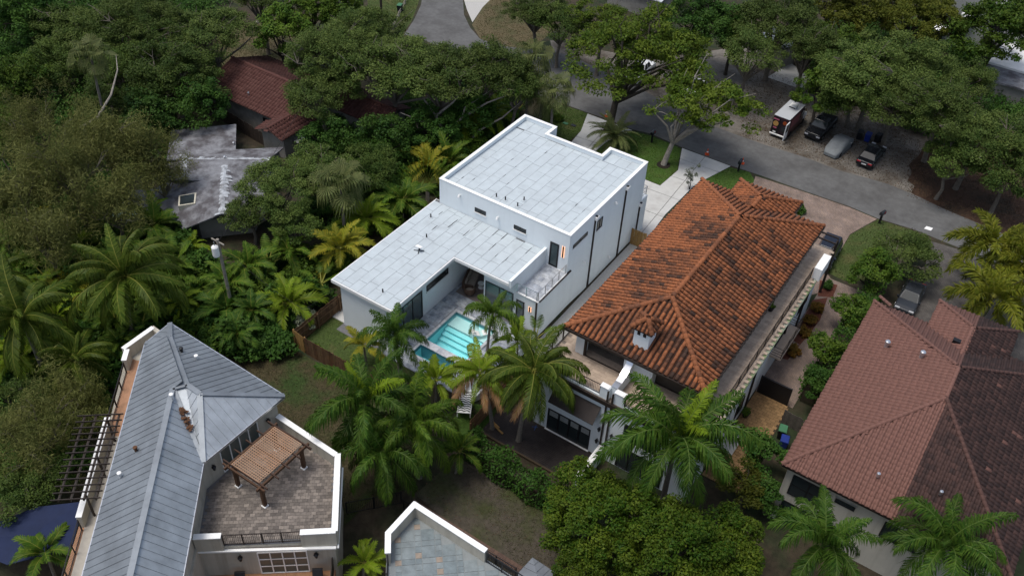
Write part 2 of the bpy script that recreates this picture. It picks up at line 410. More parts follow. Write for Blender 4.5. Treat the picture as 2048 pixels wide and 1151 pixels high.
# street frontage
surf('front_lawn', [(-48.31,82.69,0.00), (-45.82,83.48,0.00), (-43.01,83.68,-0.00), (-41.69,79.88,0.00), (-41.61,76.92,0.00), (-45.49,77.19,0.00)], 0.010, M['grass'])
surf('front_lawn', [(-38.63,76.68,0.00), (-39.01,80.90,0.00), (-37.17,83.41,0.00), (-34.80,83.91,0.00), (-30.97,83.63,0.00), (-29.38,79.53,0.00), (-29.60,75.85,0.00), (-31.39,75.86,0.00), (-35.67,75.89,0.00)], 0.012, M['greengrass'])
surf('front_lawn', [(-26.61,79.30,0.00), (-24.96,83.54,0.00), (-22.86,83.95,0.00), (-21.79,82.76,-0.00), (-21.87,78.95,0.00), (-23.78,76.93,0.00), (-25.83,77.04,0.00)], 0.012, M['greengrass'])
surf('front_lawn', [(-8.90,84.06,0.00), (-10.39,79.74,0.00), (-10.23,72.69,-0.00), (-8.46,72.48,0.00), (-6.57,74.07,0.00), (-4.57,76.92,0.00), (-4.37,81.32,0.00), (-4.12,83.98,0.00), (-5.43,84.41,0.00)], 0.012, M['grass'])
M['joint'] = mat('dark_joint', (.16, .155, .14), .95, .2, 3)
def slabs(name, pts, z, m, step, ang):
    surf(name, pts, z, M['joint']); pts = ccw([(q[0], q[1]) for q in pts]); ca, sa = math.cos(ang), math.sin(ang)
    us = [x * ca + y * sa for x, y in pts]; vs = [-x * sa + y * ca for x, y in pts]
    u = min(us)
    while u < max(us):
        c = clip(clip(pts, (ca, sa), u + step - .03), (ca, sa), u + .03, False); v = min(vs)
        while v < max(vs) and len(c) > 2:
            d = clip(clip(c, (-sa, ca), v + step - .03), (-sa, ca), v + .03, False)
            if len(d) > 2:
                mb = MB(); mb.prism(d, z + .002, z + .03); o = mb.build('concrete_slab', m); o['kind'] = 'structure'
            v += step
        u += step
slabs('driveway', [(-43.00,83.55,0.00), (-37.13,83.57,0.00), (-38.24,79.54,0.00), (-38.28,76.08,0.00), (-41.08,75.41,0.00), (-41.69,79.88,0.00)], 0.018, M['concrete'], 3.1, .1)
slabs('driveway', [(-30.88,83.70,0.00), (-25.04,83.72,0.00), (-26.31,79.29,0.00), (-26.64,77.89,0.00), (-26.78,71.43,0.00), (-26.47,67.57,0.00), (-27.88,67.30,0.00), (-31.30,75.69,0.00), (-29.52,75.68,0.00), (-29.29,79.48,0.00)], 0.034, M['concrete'], 3.6, .05)
surf('paver_driveway', [(-22.12,83.69,0.00), (-17.08,84.07,0.00), (-11.96,84.30,0.00), (-9.01,84.08,0.00), (-10.44,79.90,0.00), (-10.23,72.69,-0.00), (-8.91,71.00,0.00), (-11.31,67.05,0.00), (-16.38,76.22,0.00), (-23.37,77.25,0.00), (-21.38,80.44,0.00)], 0.016, M['paver'])
surf('paver_path', [(-9.94, 54.4), (-6.7, 54.4), (-6.7, 72), (-9.94, 72)], 0.022, M['paver'])
surf('neighbour_driveway', [(-3.80,83.72,0.00), (-0.64,84.13,0.00), (5.94,83.44,0.00), (9.35,79.09,0.00), (10.71,70.96,0.00), (2.08,69.00,0.00), (-2.62,70.21,0.00), (-2.30,77.27,0.00)], 0.014, M['paver2'])
surf('side_path', [(-27.4, 46.5), (-22.9, 46.5), (-22.9, 66), (-24, 68.5), (-27.4, 68.5)], 0.03, M['pebble'])
# neighbour's driveway across the road
surf('concrete_apron', [(-29.53,105.29,0.00), (-28.73,110.95,0.00), (-23.51,107.64,0.00), (-25.16,105.06,0.00)], 0.02, M['concrete'])
# back yards
drape('back_lawn', [(-44.00,36.81,0.90), (-42.24,40.40,0.90), (-35.49,40.18,0.90), (-31.45,38.99,0.90), (-34.30,36.24,0.90), (-37.59,35.83,0.90), (-41.78,36.25,0.90)], 0.03, M['grass'])
drape('brown_yard', [(-45.08,31.70,0.90), (-43.41,35.05,0.90), (-35.56,35.31,0.90), (-28.31,34.95,0.90), (-26.35,30.68,0.90), (-27.83,27.50,0.90), (-27.88,24.45,0.90), (-30.39,27.76,0.90), (-38.40,29.42,0.90)], 0.03, M['browngrass'])
drape('dirt_yard', [(-26.00,30.22,0.50), (-25.55,34.71,0.50), (-18.83,35.66,0.20), (-14.94,33.48,0.00), (-12.24,31.62,0.00), (-15.97,28.74,0.30)], 0.03, M['greydirt'])
drape('back_grass', [(-27.16,39.84,0.60), (-25.98,40.92,0.40), (-24.88,36.65,0.50), (-26.24,35.96,0.80), (-28.29,36.79,0.90)], 0.03, M['greengrass'])

# ---------------------------------------------------------------- white modern house
M['membrane'] = mat('roof_membrane', (0.465, 0.52, 0.545), 0.8, 0.06, 1.4, 0.0, 25, col2=(0.39, 0.43, 0.45), c2scale=0.5, c2pos=(0.5, 0.72), obj_tint=(0.44, 0.49, 0.515))
M['seam'] = mat('roof_seam', (0.10, 0.105, 0.11), 0.85, 0.25, 3)
M['deckstone'] = mat('grey_stone', (0.36, 0.39, 0.435), 0.6, 0.35, 2.6, 0.1, 20, col2=(0.16, 0.185, 0.23), c2scale=1.6, c2pos=(0.44, 0.64), obj_tint=(0.46, 0.48, 0.50))
M['grout'] = mat('dark_grout', (0.14, 0.14, 0.145), 0.9, 0.15, 4)
M['lamp'] = emit_mat('warm_lamp', (1.0, 0.52, 0.30), .8)
HX0, HX1, HY0, HY1 = -41.15, -27.6, 53.03, 66.75
LZ = 5.87                                             # low roof
wh = thing('white_house', 'white flat-roofed modern house with two roof levels beside the turquoise pool', 'house', (-34.4, 55.0, 0))
notch = [(HX0, HY0), (HX1, HY0), (HX1, HY1), (-31.6, HY1), (-31.6, 65.2), (-37.45, 65.2), (-37.45, HY1), (HX0, HY1)]
m = MB(); m.prism(notch, -0.3, 8.05); m.build('wall', M['white'], wh, label='tall two storey white block')
# lower wing: walls
m = MB(); m.prism([(HX0, 39.75), (-36.44, 39.75), (-36.44, HY0 - .004), (HX0, HY0 - .004)], 0.3, LZ - .30); m.build('wall', M['white'], wh, label='long single storey wing wall')
m = MB(); m.prism([(-33.0, 48.5), (-29.75, 48.5), (-29.75, HY0 - .004), (-33.0, HY0 - .004)], 0.3, LZ - .30); m.build('wall', M['white'], wh)
m = MB(); m.prism([(-29.748, 48.5), (HX1, 48.5), (HX1, HY0 - .004), (-29.748, HY0 - .004)], -0.3, 4.42); m.build('wall', M['white'], wh)
# parapet ring on the tall block
def ring(poly, t, z0, z1, z2):
    """parapet: vertical ring of thickness t following a ccw polygon"""
    n = len(poly); inn = []
    for i in range(n):
        p, q, r = Vector(poly[i - 1]), Vector(poly[i]), Vector(poly[(i + 1) % n])
        d1 = (q - p).normalized(); d2 = (r - q).normalized()
        n1 = Vector((-d1.y, d1.x)); n2 = Vector((-d2.y, d2.x))
        inn.append(q + (n1 + n2) * (t / (1 + n1.dot(n2))))
    m = MB()
    for i in range(n):
        j = (i + 1) % n
        a, b, c, d = poly[i], poly[j], inn[j], inn[i]
        m.hexa([(a[0], a[1], z0), (b[0], b[1], z0), (c[0], c[1], z0), (d[0], d[1], z0)], [(a[0], a[1], z1), (b[0], b[1], z1), (c[0], c[1], z1), (d[0], d[1], z1)])
    return m, inn
m, inn = ring(notch, 0.24, 8.05, 8.47, 0); m.build('parapet', M['white'], wh)
def grow(poly, t):
    mm, o = ring(poly, -t, 0, 1, 0); return [tuple(v) for v in o]
m, _ = ring(grow(notch, 0.03), 0.31, 8.472, 8.53, 0); m.build('parapet_cap', M['cap'], wh)
m = MB(); m.prism([tuple(v) for v in inn], 8.052, 8.06); m.build('roof', M['seam'], wh)
# low roof slab (L shape) with drip edge
low = [(-41.78, 39.4), (-35.45, 39.4), (-35.45, 47.58), (-29.95, 47.58), (-29.95, HY0 - .01), (HX0, HY0 - .01), (HX0, HY0 + .3), (-41.78, HY0 + .3)]
m = MB(); m.prism(low, LZ - .30, LZ); m.build('roof', M['cap'], wh, label='lower roof over the pool wing')
m = MB(); m.prism([(-41.7, 39.5), (-35.55, 39.5), (-35.55, 47.68), (-30.0, 47.68), (-30.0, HY0 - .02), (-41.1, HY0 - .02), (-41.1, HY0 + .25), (-41.7, HY0 + .25)], LZ + .002, LZ + .008); m.build('roof_underlay', M['seam'], wh)
# roofing sheets: each a piece of its own
def sheets(poly, z, w, lo, hi, edge):
    x0 = min(p[0] for p in poly) + edge; x1 = max(p[0] for p in poly) - edge
    y0 = min(p[1] for p in poly) + edge; y1 = max(p[1] for p in poly) - edge
    x = x0
    while x < x1 - .2:
        y = y0 - random.uniform(0, lo)
        while y < y1:
            ln = random.uniform(lo, hi)
            a, b = max(y, y0), min(y + ln, y1); xb = min(x + w, x1)
            c = clip(clip(clip(clip(poly, (1, 0), x + .012, False), (1, 0), xb - .012), (0, 1), a + .012, False), (0, 1), b - .012)
            cx, cy = (x + xb) / 2, (a + b) / 2
            if b - a > .25 and inside(poly, cx, cy) and len(c) > 2:
                if len(c) > 4: c = [(x + .012, a + .012), (xb - .012, a + .012), (xb - .012, b - .012), (x + .012, b - .012)]
                q = all(inside(poly, *p) for p in c)
                if q:
                    m = MB(); h = random.uniform(.006, .016); m.prism(c, z, z + h)
                    o = m.build('roof_sheet', M['membrane'], wh); o.color = (random.random() ** 2, 0, 0, 1)
                else:
                    c2 = None
                    for f in (0.8, 0.6, 0.45, 0.3, 0.18):
                        for s in (0, 1):
                            aa, bb = (a, a + (b - a) * f) if s == 0 else (b - (b - a) * f, b)
                            r = [(x + .012, aa + .012), (xb - .012, aa + .012), (xb - .012, bb - .012), (x + .012, bb - .012)]
                            if all(inside(poly, *p) for p in r): c2 = r; break
                        if c2: break
                    if c2:
                        m = MB(); m.prism(c2, z, z + random.uniform(.006, .016)); o = m.build('roof_sheet', M['membrane'], wh); o.color = (random.random() ** 2, 0, 0, 1)
            y += ln
        x += w
sheets([(-40.9, 53.28), (-27.85, 53.28), (-27.85, 64.93), (-40.9, 64.93)], 8.062, 0.932, 1.5, 2.6, 0.0)
sheets([(-40.9, 64.95), (-37.7, 64.95), (-37.7, 66.5), (-40.9, 66.5)], 8.062, 1.06, 1.5, 2.6, 0.0)
sheets([(-31.35, 64.95), (-27.85, 64.95), (-27.85, 66.5), (-31.35, 66.5)], 8.062, 1.16, 1.5, 2.6, 0.0)
sheets([(-41.7, 39.5), (-35.55, 39.5), (-35.55, HY0 - .03), (-41.7, HY0 - .03)], LZ + .01, 0.879, 1.4, 2.6, 0.0)
sheets([(-35.54, 47.68), (-30.05, 47.68), (-30.05, HY0 - .03), (-35.54, HY0 - .03)], LZ + .01, 0.915, 1.4, 2.6, 0.0)
# parapet between low roof and balcony, balcony
m = MB(); m.box(-29.97, 47.62, 5.45, -29.72, HY0 - .003, 6.2); m.build('balcony_wall', M['white'], wh)
m = MB(); m.box(-29.72, 48.42, 4.423, -27.55, HY0 - .003, 4.5); bf = m.build('balcony', M['cap'], wh)
for i in range(4):
    for j in range(8):
        m = MB(); x = -29.68 + i * .51; y = 48.62 + j * .545
        m.box(x, y, 4.502, x + .50, y + .535, 4.51); o = m.build('tile', M['deckstone'], bf); o.color = (random.random() * .8, 0, 0, 1)
rl = MB()
posts = [(-29.66, 48.5), (-28.75, 48.5), (-27.72, 48.5), (-27.66, 48.62), (-27.66, 49.7), (-27.66, 50.75), (-27.66, 51.8), (-27.66, 52.9)]
rl.bar((-29.68, 48.5, 5.42), (-27.66, 48.5, 5.42), .05, .05); rl.bar((-27.66, 48.55, 5.42), (-27.66, 52.95, 5.42), .05, .05)
for k in range(1, 6):
    zz = 4.5 + k * .15
    rl.bar((-29.68, 48.5, zz), (-27.66, 48.5, zz), .008, .008); rl.bar((-27.66, 48.55, zz), (-27.66, 52.95, zz), .008, .008)
rr = rl.build('balcony_railing', M['steel'], wh)
for x, y in posts:
    m = MB(); m.box(x - .03, y - .03, 4.5, x + .03, y + .03, 5.395); m.build('post', M['steel'], rr)
m = MB(); m.box(-27.6 + .002, 48.6, 4.38, -27.45, 53.6, 4.48); m.build('gutter', M['bronze'], wh)
Z3 = (0, 0, 1)
# windows and doors on the tall block's wall over the low roof
for x0, x1 in ((-37.26, -36.09), (-33.13, -31.9)):
    frame_window(wh, (x0, HY0, 6.7), (1, 0, 0), x1 - x0, .43, (0, -1, 0), 2, fw=.05, sill=M['cap'])
frame_window(wh, (-29.43, HY0, 4.6), (1, 0, 0), .86, 2.5, (0, -1, 0), 1, fw=.12, gm=M['glass2'], name='balcony_door')
def wall_light(p, h, w=.12):
    m = MB(); m.box(p[0] - w / 2, p[1] - .08, p[2], p[0] + w / 2, p[1] - .003, p[2] + h); o = m.build('wall_light', M['black'], wh)
    m = MB(); m.box(p[0] - w / 2 - .07, p[1] - .05, p[2] - .05, p[0] - w / 2 - .004, p[1] - .004, p[2] + h + .05); m.box(p[0] + w / 2 + .004, p[1] - .05, p[2] - .05, p[0] + w / 2 + .07, p[1] - .004, p[2] + h + .05)
    m.build('glow_strip', M['lamp'], o)
wall_light((-28.13, HY0, 6.0), 1.1); wall_light((-28.3, 48.5, 3.05), .45)
def spot(p, nrm):
    m = MB(); n = Vector(nrm); p = Vector(p)
    m.tube([p, p + n * .14], .05, 6); m.tube([p + n * .14 + Vector((0, 0, .06)), p + n * .24 + Vector((0, 0, -.16))], [.09, .12], 8); m.build('flood_light', M['cap'], wh)
spot((-38.87, HY0, 7.75), (0, -1, 0)); spot((-34.78, HY0, 7.2), (0, -1, 0))
for y, z in ((55.85, 3.95), (60.8, 1.25), (60.66, 7.55)): spot((HX1, y, z), (1, 0, 0))
# right wall
frame_window(wh, (HX1, 53.65, 6.76), (0, 1, 0), 2.4, .36, (1, 0, 0), 2, fw=.05, sill=M['cap'])
frame_window(wh, (HX1, 57.72, 6.1), (0, 1, 0), .95, 1.07, (1, 0, 0), 2, fw=.05, sill=M['cap'])
for y, top in ((57.2, 7.95), (62.75, 7.95), (66.4, 4.0)):
    m = MB(); m.box(HX1 + .004, y - .06, 0.05, HX1 + .13, y + .06, top - .2); d = m.build('downspout', M['bronze'], wh)
    m = MB(); m.box(HX1 + .003, y - .2, top - .2, HX1 + .3, y + .2, top + .12); m.build('leader_head', M['cap'], d)
    m = MB(); m.box(HX1 + .05, y - .1, top + .123, HX1 + .25, y + .1, top + .2); m.build('outlet', M['black'], d)
m = MB(); m.box(HX1 - .13, 48.38, 0.05, HX1 - .003, 48.497, 4.36); m.build('downspout', M['bronze'], wh)
# front: lower projecting garage with a small railed balcony
m = MB(); m.box(-32.5, HY1 + .003, -.3, HX1 - .004, 68.0, 4.1); m.build('wall', M['white'], wh)
m = MB()
for x in (-29.5, -28.6, -27.75): m.box(x - .03, 67.9, 4.1, x + .03, 67.96, 5.1)
for z in (4.4, 4.7, 5.1): m.bar((-29.5, 67.93, z), (-27.75, 67.93, z), .035, .035); m.bar((-27.75, 66.8, z), (-27.75, 67.93, z), .035, .035)
m.build('front_railing', M['steel'], wh)
# court-side glass doors and strip window
frame_window(wh, (-36.44, 40.6, 1.02), (0, 1, 0), 3.8, 2.98, (1, 0, 0), 3, fw=.12, gm=M['glass2'], name='sliding_door')
frame_window(wh, (-36.44, 45.0, 3.4), (0, 1, 0), 3.0, .63, (1, 0, 0), 2, fw=.06, sill=M['cap'])
frame_window(wh, (-32.83, 48.5, 1.02), (1, 0, 0), 2.85, 3.1, (0, -1, 0), 2, fw=.08, gm=M['glass2'], name='sliding_door')
frame_window(wh, (-29.66, 48.5, 1.02), (1, 0, 0), .8, 2.7, (0, -1, 0), 1, fw=.1, gm=M['glass2'], name='glass_door')
# roof pipes with ring flashing
for x, y, z in ((-35.91, 54.3, 8.07), (-35.03, 54.4, 8.07), (-33.68, 54.3, 8.07), (-33.72, 55.36, 8.07), (-40.43, 50.8, 5.88), (-38.98, 48.34, 5.88), (-37.41, 40.68, 5.88)):
    m = MB(); m.lathe([(.06, 0), (.06, .34), (.05, .36)], (x, y, z + .02), 8); o = m.build('vent_pipe', M['black'], wh)
    m = MB(); m.lathe([(.26, 0), (.26, .018), (.2, .03)], (x, y, z + .005), 14); m.build('flashing', M['membrane'], o)
# sealant smeared along some of the seams
M['sealant'] = mat('black_sealant', (.035, .036, .038), .9, .3, 8)
for i in range(26):
    if i < 15: x, y, z, L = -41.0 + .879 * random.randint(1, 12), random.uniform(48.2, 52.6), LZ + .028, random.uniform(.3, 1.3)
    else: x, y, z, L = -40.9 + .932 * random.randint(1, 13), random.uniform(54.5, 63), 8.08, random.uniform(.2, .7)
    if i < 15 and x > -35.5: x = -35.54 + .915 * random.randint(1, 5)
    m = MB(); w = random.uniform(.02, .05); k = random.uniform(-.03, .03)
    m.prism([(x - w, y), (x + w * .6, y + L * .1), (x + w + k, y + L * .6), (x + k, y + L), (x - w * .5 + k, y + L * .7)], z, z + .004); m.build('sealant_smear', M['sealant'], wh)
# covered patio: stone tiles, back rug
# ---------------------------------------------------------------- pool and deck
PX0, PX1, PY0, PY1 = POOL
mm = MB()
mm.poly([(-41.3, 38.9, .955), (-27.6, 38.9, .955), (-27.6, PY0, .955), (-41.3, PY0, .955)])
for r in ((-36.44, PY0, PX0, PY1), (PX1, PY0, -27.6, PY1), (-36.44, PY1, -27.6, 53.0)): mm.poly([(r[0], r[1], .955), (r[2], r[1], .955), (r[2], r[3], .955), (r[0], r[3], .955)])
dk = mm.build('pool_deck', M['grout']); dk['kind'] = 'structure'
lm = MB(); lm.box(-27.6, 38.9, -.2, -27.45, 48.4, .96); lm.build('retaining_wall', M['white'])['kind'] = 'structure'
tw, th = 1.2, 0.4
tmeshes = []
for k in range(4):
    m = MB(); m.box(0, 0, 0, tw - .012, th - .012, .04 + .002 * k); tmeshes.append(m.mesh('tile', M['deckstone']))
def deck_tile(x, y, sx=1.0):
    o = bpy.data.objects.new('tile', random.choice(tmeshes)); o.location = (x, y, .957); o.scale.x = sx; o.color = (random.random() ** 1.5, 0, 0, 1); link(o, dk)
j = 0; y = 38.95
while y < 52.9:
    x = -36.4 - (j % 3) * .4
    while x < -27.7:
        a, b = max(x, -36.42), min(x + tw, -27.62)
        segs = [(a, b)]
        if y + th > PY0 - .05 and y < PY1 + .05: segs = [(a, min(b, PX0 - .1)), (max(a, PX1 + .1), b)]
        if y > 48.1: segs = [(a, min(b, -33.0))]
        for p, q in segs:
            if q - p > .15: deck_tile(p, y, (q - p) / tw)
        x += tw
    y += th; j += 1
M['poolplaster'] = mat('aqua_plaster', (0.44, 0.85, 0.88), 0.7, 0.05, 2)
M['shelf'] = mat('pale_plaster', (0.74, 0.82, 0.81), 0.7, 0.05, 2)
M['pooltile'] = mat('waterline_tile', (0.10, 0.26, 0.32), 0.3, 0.3, 8)
M['coping'] = mat('pale_coping', (0.50, 0.51, 0.54), 0.7, 0.2, 2.0, col2=(0.33, 0.35, 0.40), c2scale=1.2)
def water_mat():
    m = bpy.data.materials.new('water'); m.use_nodes = True; nt = m.node_tree; N = nt.nodes; L = nt.links
    N.remove(N['Principled BSDF']); out = N['Material Output']
    t = N.new('ShaderNodeBsdfTransparent'); t.inputs[0].default_value = (0.80, 0.985, 0.99, 1)
    g = N.new('ShaderNodeBsdfGlossy'); g.inputs['Roughness'].default_value = 0.03
    fr = N.new('ShaderNodeFresnel'); fr.inputs[0].default_value = 1.33
    no = N.new('ShaderNodeTexNoise'); no.inputs['Scale'].default_value = 2.5; no.inputs['Detail'].default_value = 3
    bp = N.new('ShaderNodeBump'); bp.inputs['Strength'].default_value = 0.12; bp.inputs['Distance'].default_value = .05
    L.new(no.outputs['Fac'], bp.inputs['Height']); L.new(bp.outputs[0], g.inputs['Normal']); L.new(bp.outputs[0], fr.inputs['Normal'])
    mx = N.new('ShaderNodeMixShader'); L.new(fr.outputs[0], mx.inputs[0]); L.new(t.outputs[0], mx.inputs[1]); L.new(g.outputs[0], mx.inputs[2]); L.new(mx.outputs[0], out.inputs['Surface'])
    return m
M['water'] = water_mat()
pl = thing('swimming_pool', 'turquoise rectangular swimming pool with a pale shallow shelf and steps', 'pool', (-32.5, 43.5, .95))
X0, X1 = -34.5, -30.4
m = MB()
m.box(PX0, PY0, -.6, PX1, PY1, -.5)                                     # floor
m.box(PX0, PY0, -.498, X0, PY1, .62); m.box(X1, PY0, -.498, PX1, PY1, .62)
m.box(X0 + .003, 46.6, -.498, X1 - .003, PY1, .62); m.box(X0 + .003, PY0, -.498, X1 - .003, 40.5, .62)
m.build('basin', M['poolplaster'], pl)
m = MB(); m.box(PX0, PY0, .622, X0, PY1, .90); m.box(X1, PY0, .622, PX1, PY1, .90); m.box(X0 + .003, 46.6, .622, X1 - .003, PY1, .90); m.box(X0 + .003, PY0, .622, X1 - .003, 40.5, .90)
m.build('waterline_tile', M['pooltile'], pl)
m = MB(); m.box(X0 + .004, 45.3, -.49, X1 - .004, 46.597, .5); m.build('sun_shelf', M['shelf'], pl)
for i in range(3):
    m = MB(); m.box(X0 + .004, 44.85 - i * .42, -.49, X1 - .004, 45.297 - i * .42, .28 - .24 * i); m.build('step', M['poolplaster'], pl)
    m = MB(); m.box(X0 + .006, 44.84 - i * .42, .22 - .24 * i, X1 - .006, 44.847 - i * .42, .275 - .24 * i); m.build('step_tile', M['pooltile'], pl)
m = MB(); m.box(X0 + .004, 45.29, .43, X1 - .004, 45.298, .49); m.build('step_tile', M['pooltile'], pl)
m = MB(); m.box(X0 + .003, 41.72, -.49, X1 - .003, 42.3, .97); m.build('divider_wall', M['pooltile'], pl)
for a, b, c, d in ((X0 - .25, 46.6, X1 + .25, 46.9), (X0 - .25, 40.2, X0, 46.597), (X1, 40.2, X1 + .25, 46.597), (X0 + .003, 40.2, X1 - .003, 40.5)):
    n = max(1, round(max(c - a, d - b) / .62))
    for i in range(n):
        m = MB()
        if c - a > d - b: m.box(a + (c - a) * i / n + .005, b, .915, a + (c - a) * (i + 1) / n - .005, d, 1.012)
        else: m.box(a, b + (d - b) * i / n + .005, .915, c, b + (d - b) * (i + 1) / n - .005, 1.012)
        m.build('coping_stone', M['deckstone'], pl)
for i in range(5):
    w = (X1 - X0) / 5; m = MB(); m.box(X0 + w * i + .01, 41.66, .972, X0 + w * (i + 1) - .01, 42.36, 1.03 + .01 * (i % 2)); m.build('coping_stone', M['coping'], pl)
m = MB(); m.poly([(X0, 40.5, .86), (X1, 40.5, .86), (X1, 41.71, .86), (X0, 41.71, .86)]); m.poly([(X0, 42.31, .87), (X1, 42.31, .87), (X1, 46.6, .87), (X0, 46.6, .87)])
m.build('water', M['water'], pl)
# pale steps below the pool
for i in range(3):
    m = MB(); m.box(-33.4, 38.95 - .45 * i, .3, -30.2, 39.38 - .45 * i, .99 - .12 * i); o = m.build('garden_step', M['coping']); tag(o, ['pale stone step at the pool end, topmost', 'pale stone step below the pool, middle of three', 'pale stone step below the pool, lowest of three'][i], 'step', 'pool garden steps')
# left-hand concrete slab along the wing
m = MB(); m.box(-42.6, 39.85, .5, HX0 - .003, 46, .99); m.build('path', M['concrete'])['kind'] = 'structure'

# ---------------------------------------------------------------- tiled and metal roofs, piece by piece
CAM_POS = cam.matrix_world.translation.copy()
from mathutils import noise as mnoise
def plane_of(p3):
    a, b, c = [Vector(p) for p in p3[:3]]
    n = (b - a).cross(c - a).normalized()
    if n.z < 0: n = -n
    return a, n
def face_frame(p3, plane=None):
    """origin, eave direction u, upslope direction v (3D unit) and normal of a sloping face"""
    a, n = plane or plane_of(p3)
    down = Vector((n.x, n.y, 0)); 
    v = (Vector((-n.x, -n.y, 0)).normalized()); s = math.hypot(n.x, n.y) / n.z
    v3 = Vector((v.x, v.y, s)).normalized(); u = Vector((v.y, -v.x, 0))
    return a, n, u, v3
def barrel_tile(name, w, L, r, mats, seg=6, wave=False):
    m = MB(); rows = []
    for j, (y, k, dz) in enumerate(((0, 1.02, .016), (L, .95, .0))):
        row = []
        for i in range(seg + 1):
            t = math.pi * i / seg
            row.append((math.cos(t) * -r * k, y, math.sin(t) * r * k * .95 + dz))
        rows.append(row)
    n = seg + 1
    vs = rows[0] + rows[1] + [(x, y, z - .03) for x, y, z in rows[0]]
    fs = [(i, i + 1, n + i + 1, n + i) for i in range(seg)] + [(2 * n + i, 2 * n + i + 1, i + 1, i) for i in range(seg)]
    if wave:     # flat pan beside the roll
        x0 = r * 1.02; x1 = w - r * 1.02; b = len(vs)
        vs += [(x0, 0, .045), (x1, 0, .045), (x1, L, .0), (x0, L, .0), (x0, 0, .01), (x1, 0, .01)]
        fs += [(b, b + 1, b + 2, b + 3), (b + 4, b + 5, b + 1, b)]
    m.raw(vs, fs)
    return m
def tile_roof(parent, faces, cu, L, tile_mb, mats_o, mats_s, tintf, base_mat, split=None, keep=300, groups=None):
    """faces: list of 3D polygons. The tiles that show largest are objects, the others one joined part."""
    spots = []
    for p3 in faces:
        a, n, u, v = face_frame(p3)
        v2 = Vector((v.x, v.y)); pl = [( (Vector(p) - a).dot(u), (Vector(p) - a).dot(v)) for p in p3]
        # flat underlay
        m = MB(); m.poly([tuple(Vector(p) - n * .02) for p in p3])
        if (Vector(p3[1]) - Vector(p3[0])).cross(Vector(p3[2]) - Vector(p3[0])).z < 0: m.f[0] = m.f[0][::-1]
        m.build('roof_base', base_mat, parent)
        u0 = min(p[0] for p in pl); u1 = max(p[0] for p in pl); v0 = min(p[1] for p in pl); v1 = max(p[1] for p in pl)
        uu = u0 + cu / 2
        while uu < u1:
            vv = v0 + L * .12 + random.uniform(-.03, .03)
            while vv < v1:
                if inside(pl, uu, vv + L * .35):
                    pos = a + u * (uu + random.uniform(-.012, .012)) + v * (vv - L * .1)
                    rot = Matrix((u, v, n)).transposed()
                    spots.append(((pos - CAM_POS).length, pos, rot))
                vv += L
            uu += cu
    spots.sort(key=lambda s: s[0])
    me_o = tile_mb.mesh('tile', mats_o, None, True)
    jv, jf, jt, jm = [], [], [], []
    for k, (d, pos, rot) in enumerate(spots):
        t = tintf(pos); r = rot @ Matrix.Rotation(random.uniform(-.02, .02), 3, 'Z')
        if k < keep:
            o = inst('roof_tile', me_o, parent, pos, r, 1.0); o.color = (t[0], t[1], 0, 1)
        else:
            b = len(jv); rr = np.array(r); off = OFF[parent.name]
            vv = np.array(tile_mb.v) @ rr.T + np.array(pos - off)
            jv += [tuple(x) for x in vv]; jf += [tuple(b + i for i in f) for f in tile_mb.f]; jt += [t[0]] * len(tile_mb.f)
    m = MB(); m.v = jv; m.f = jf; m.mi = [0] * len(jf); m.t = jt
    me = m.mesh('roof_tiling', mats_s, None, True, True)
    o = bpy.data.objects.new('roof_tiling', me); link(o, parent); o['kind'] = 'stuff'
    return spots
def ridge_row(parent, a, b, mesh, L, tintf, lift=.05):
    a = Vector(a); b = Vector(b)
    if a.z > b.z: a, b = b, a
    v = (b - a).normalized(); u = v.cross(Vector((0, 0, 1))).normalized(); n = u.cross(v)
    rot = Matrix((u, v, n)).transposed(); k = int((b - a).length / L)
    for i in range(k):
        pos = a + v * (i * L) + n * lift
        t = tintf(pos); o = inst('ridge_tile', mesh, parent, pos, rot, 1.0); o.color = (min(.9, t[0] * .6 + .14), 0, 0, 1)

# ---------------------------------------------------------------- white house with the weathered barrel tile roof
M['tile_o'] = mat('orange_clay', (0.335, 0.116, 0.046), 0.85, 0.34, 6.0, 0.15, 30, obj_tint=(0.050, 0.030, 0.022))
M['tile_s'] = mat('orange_clay_tiling', (0.335, 0.116, 0.046), 0.85, 0.34, 6.0, 0.15, 30, tint=(0.050, 0.030, 0.022))
M['tilebase'] = mat('dark_tile_pan', (0.030, 0.014, 0.009), 0.9, 0.4, 3)  # near-black: the pan colour carries the shadow between the tile rolls
oh = thing('barrel_tile_house', 'white three storey house with a stained orange barrel tile roof and roof terrace', 'house', (-16.5, 54.0, 0))
EZ, RZ = 9.0, 11.0
ex0, ex1, ey0, ey1, rx = -22.15, -10.88, 43.1, 66.5, -16.47
ry0, ry1 = 48.5, 60.7
px0, px1, py1, prz = -19.33, -13.6, 68.57, 10.02
pry1, pry0 = 65.75, 63.55
ofaces = [
    [(ex0, ey0, EZ), (rx, ry0, RZ), (rx, ry1, RZ), (ex0, ey1, EZ)],
    [(ex1, ey0, EZ), (rx, ry0, RZ), (rx, ry1, RZ), (ex1, ey1, EZ)],
    [(ex0, ey0, EZ), (ex1, ey0, EZ), (rx, ry0, RZ)],
    [(ex0, ey1, EZ), (px0, ey1, EZ), (rx, pry0, prz), (px1, ey1, EZ), (ex1, ey1, EZ), (rx, ry1, RZ)],
    [(px0, py1, EZ), (px0, ey1, EZ), (rx, pry0, prz), (rx, pry1, prz)],
    [(px1, py1, EZ), (px1, ey1, EZ), (rx, pry0, prz), (rx, pry1, prz)],
    [(px0, py1, EZ), (px1, py1, EZ), (rx, pry1, prz)],
]
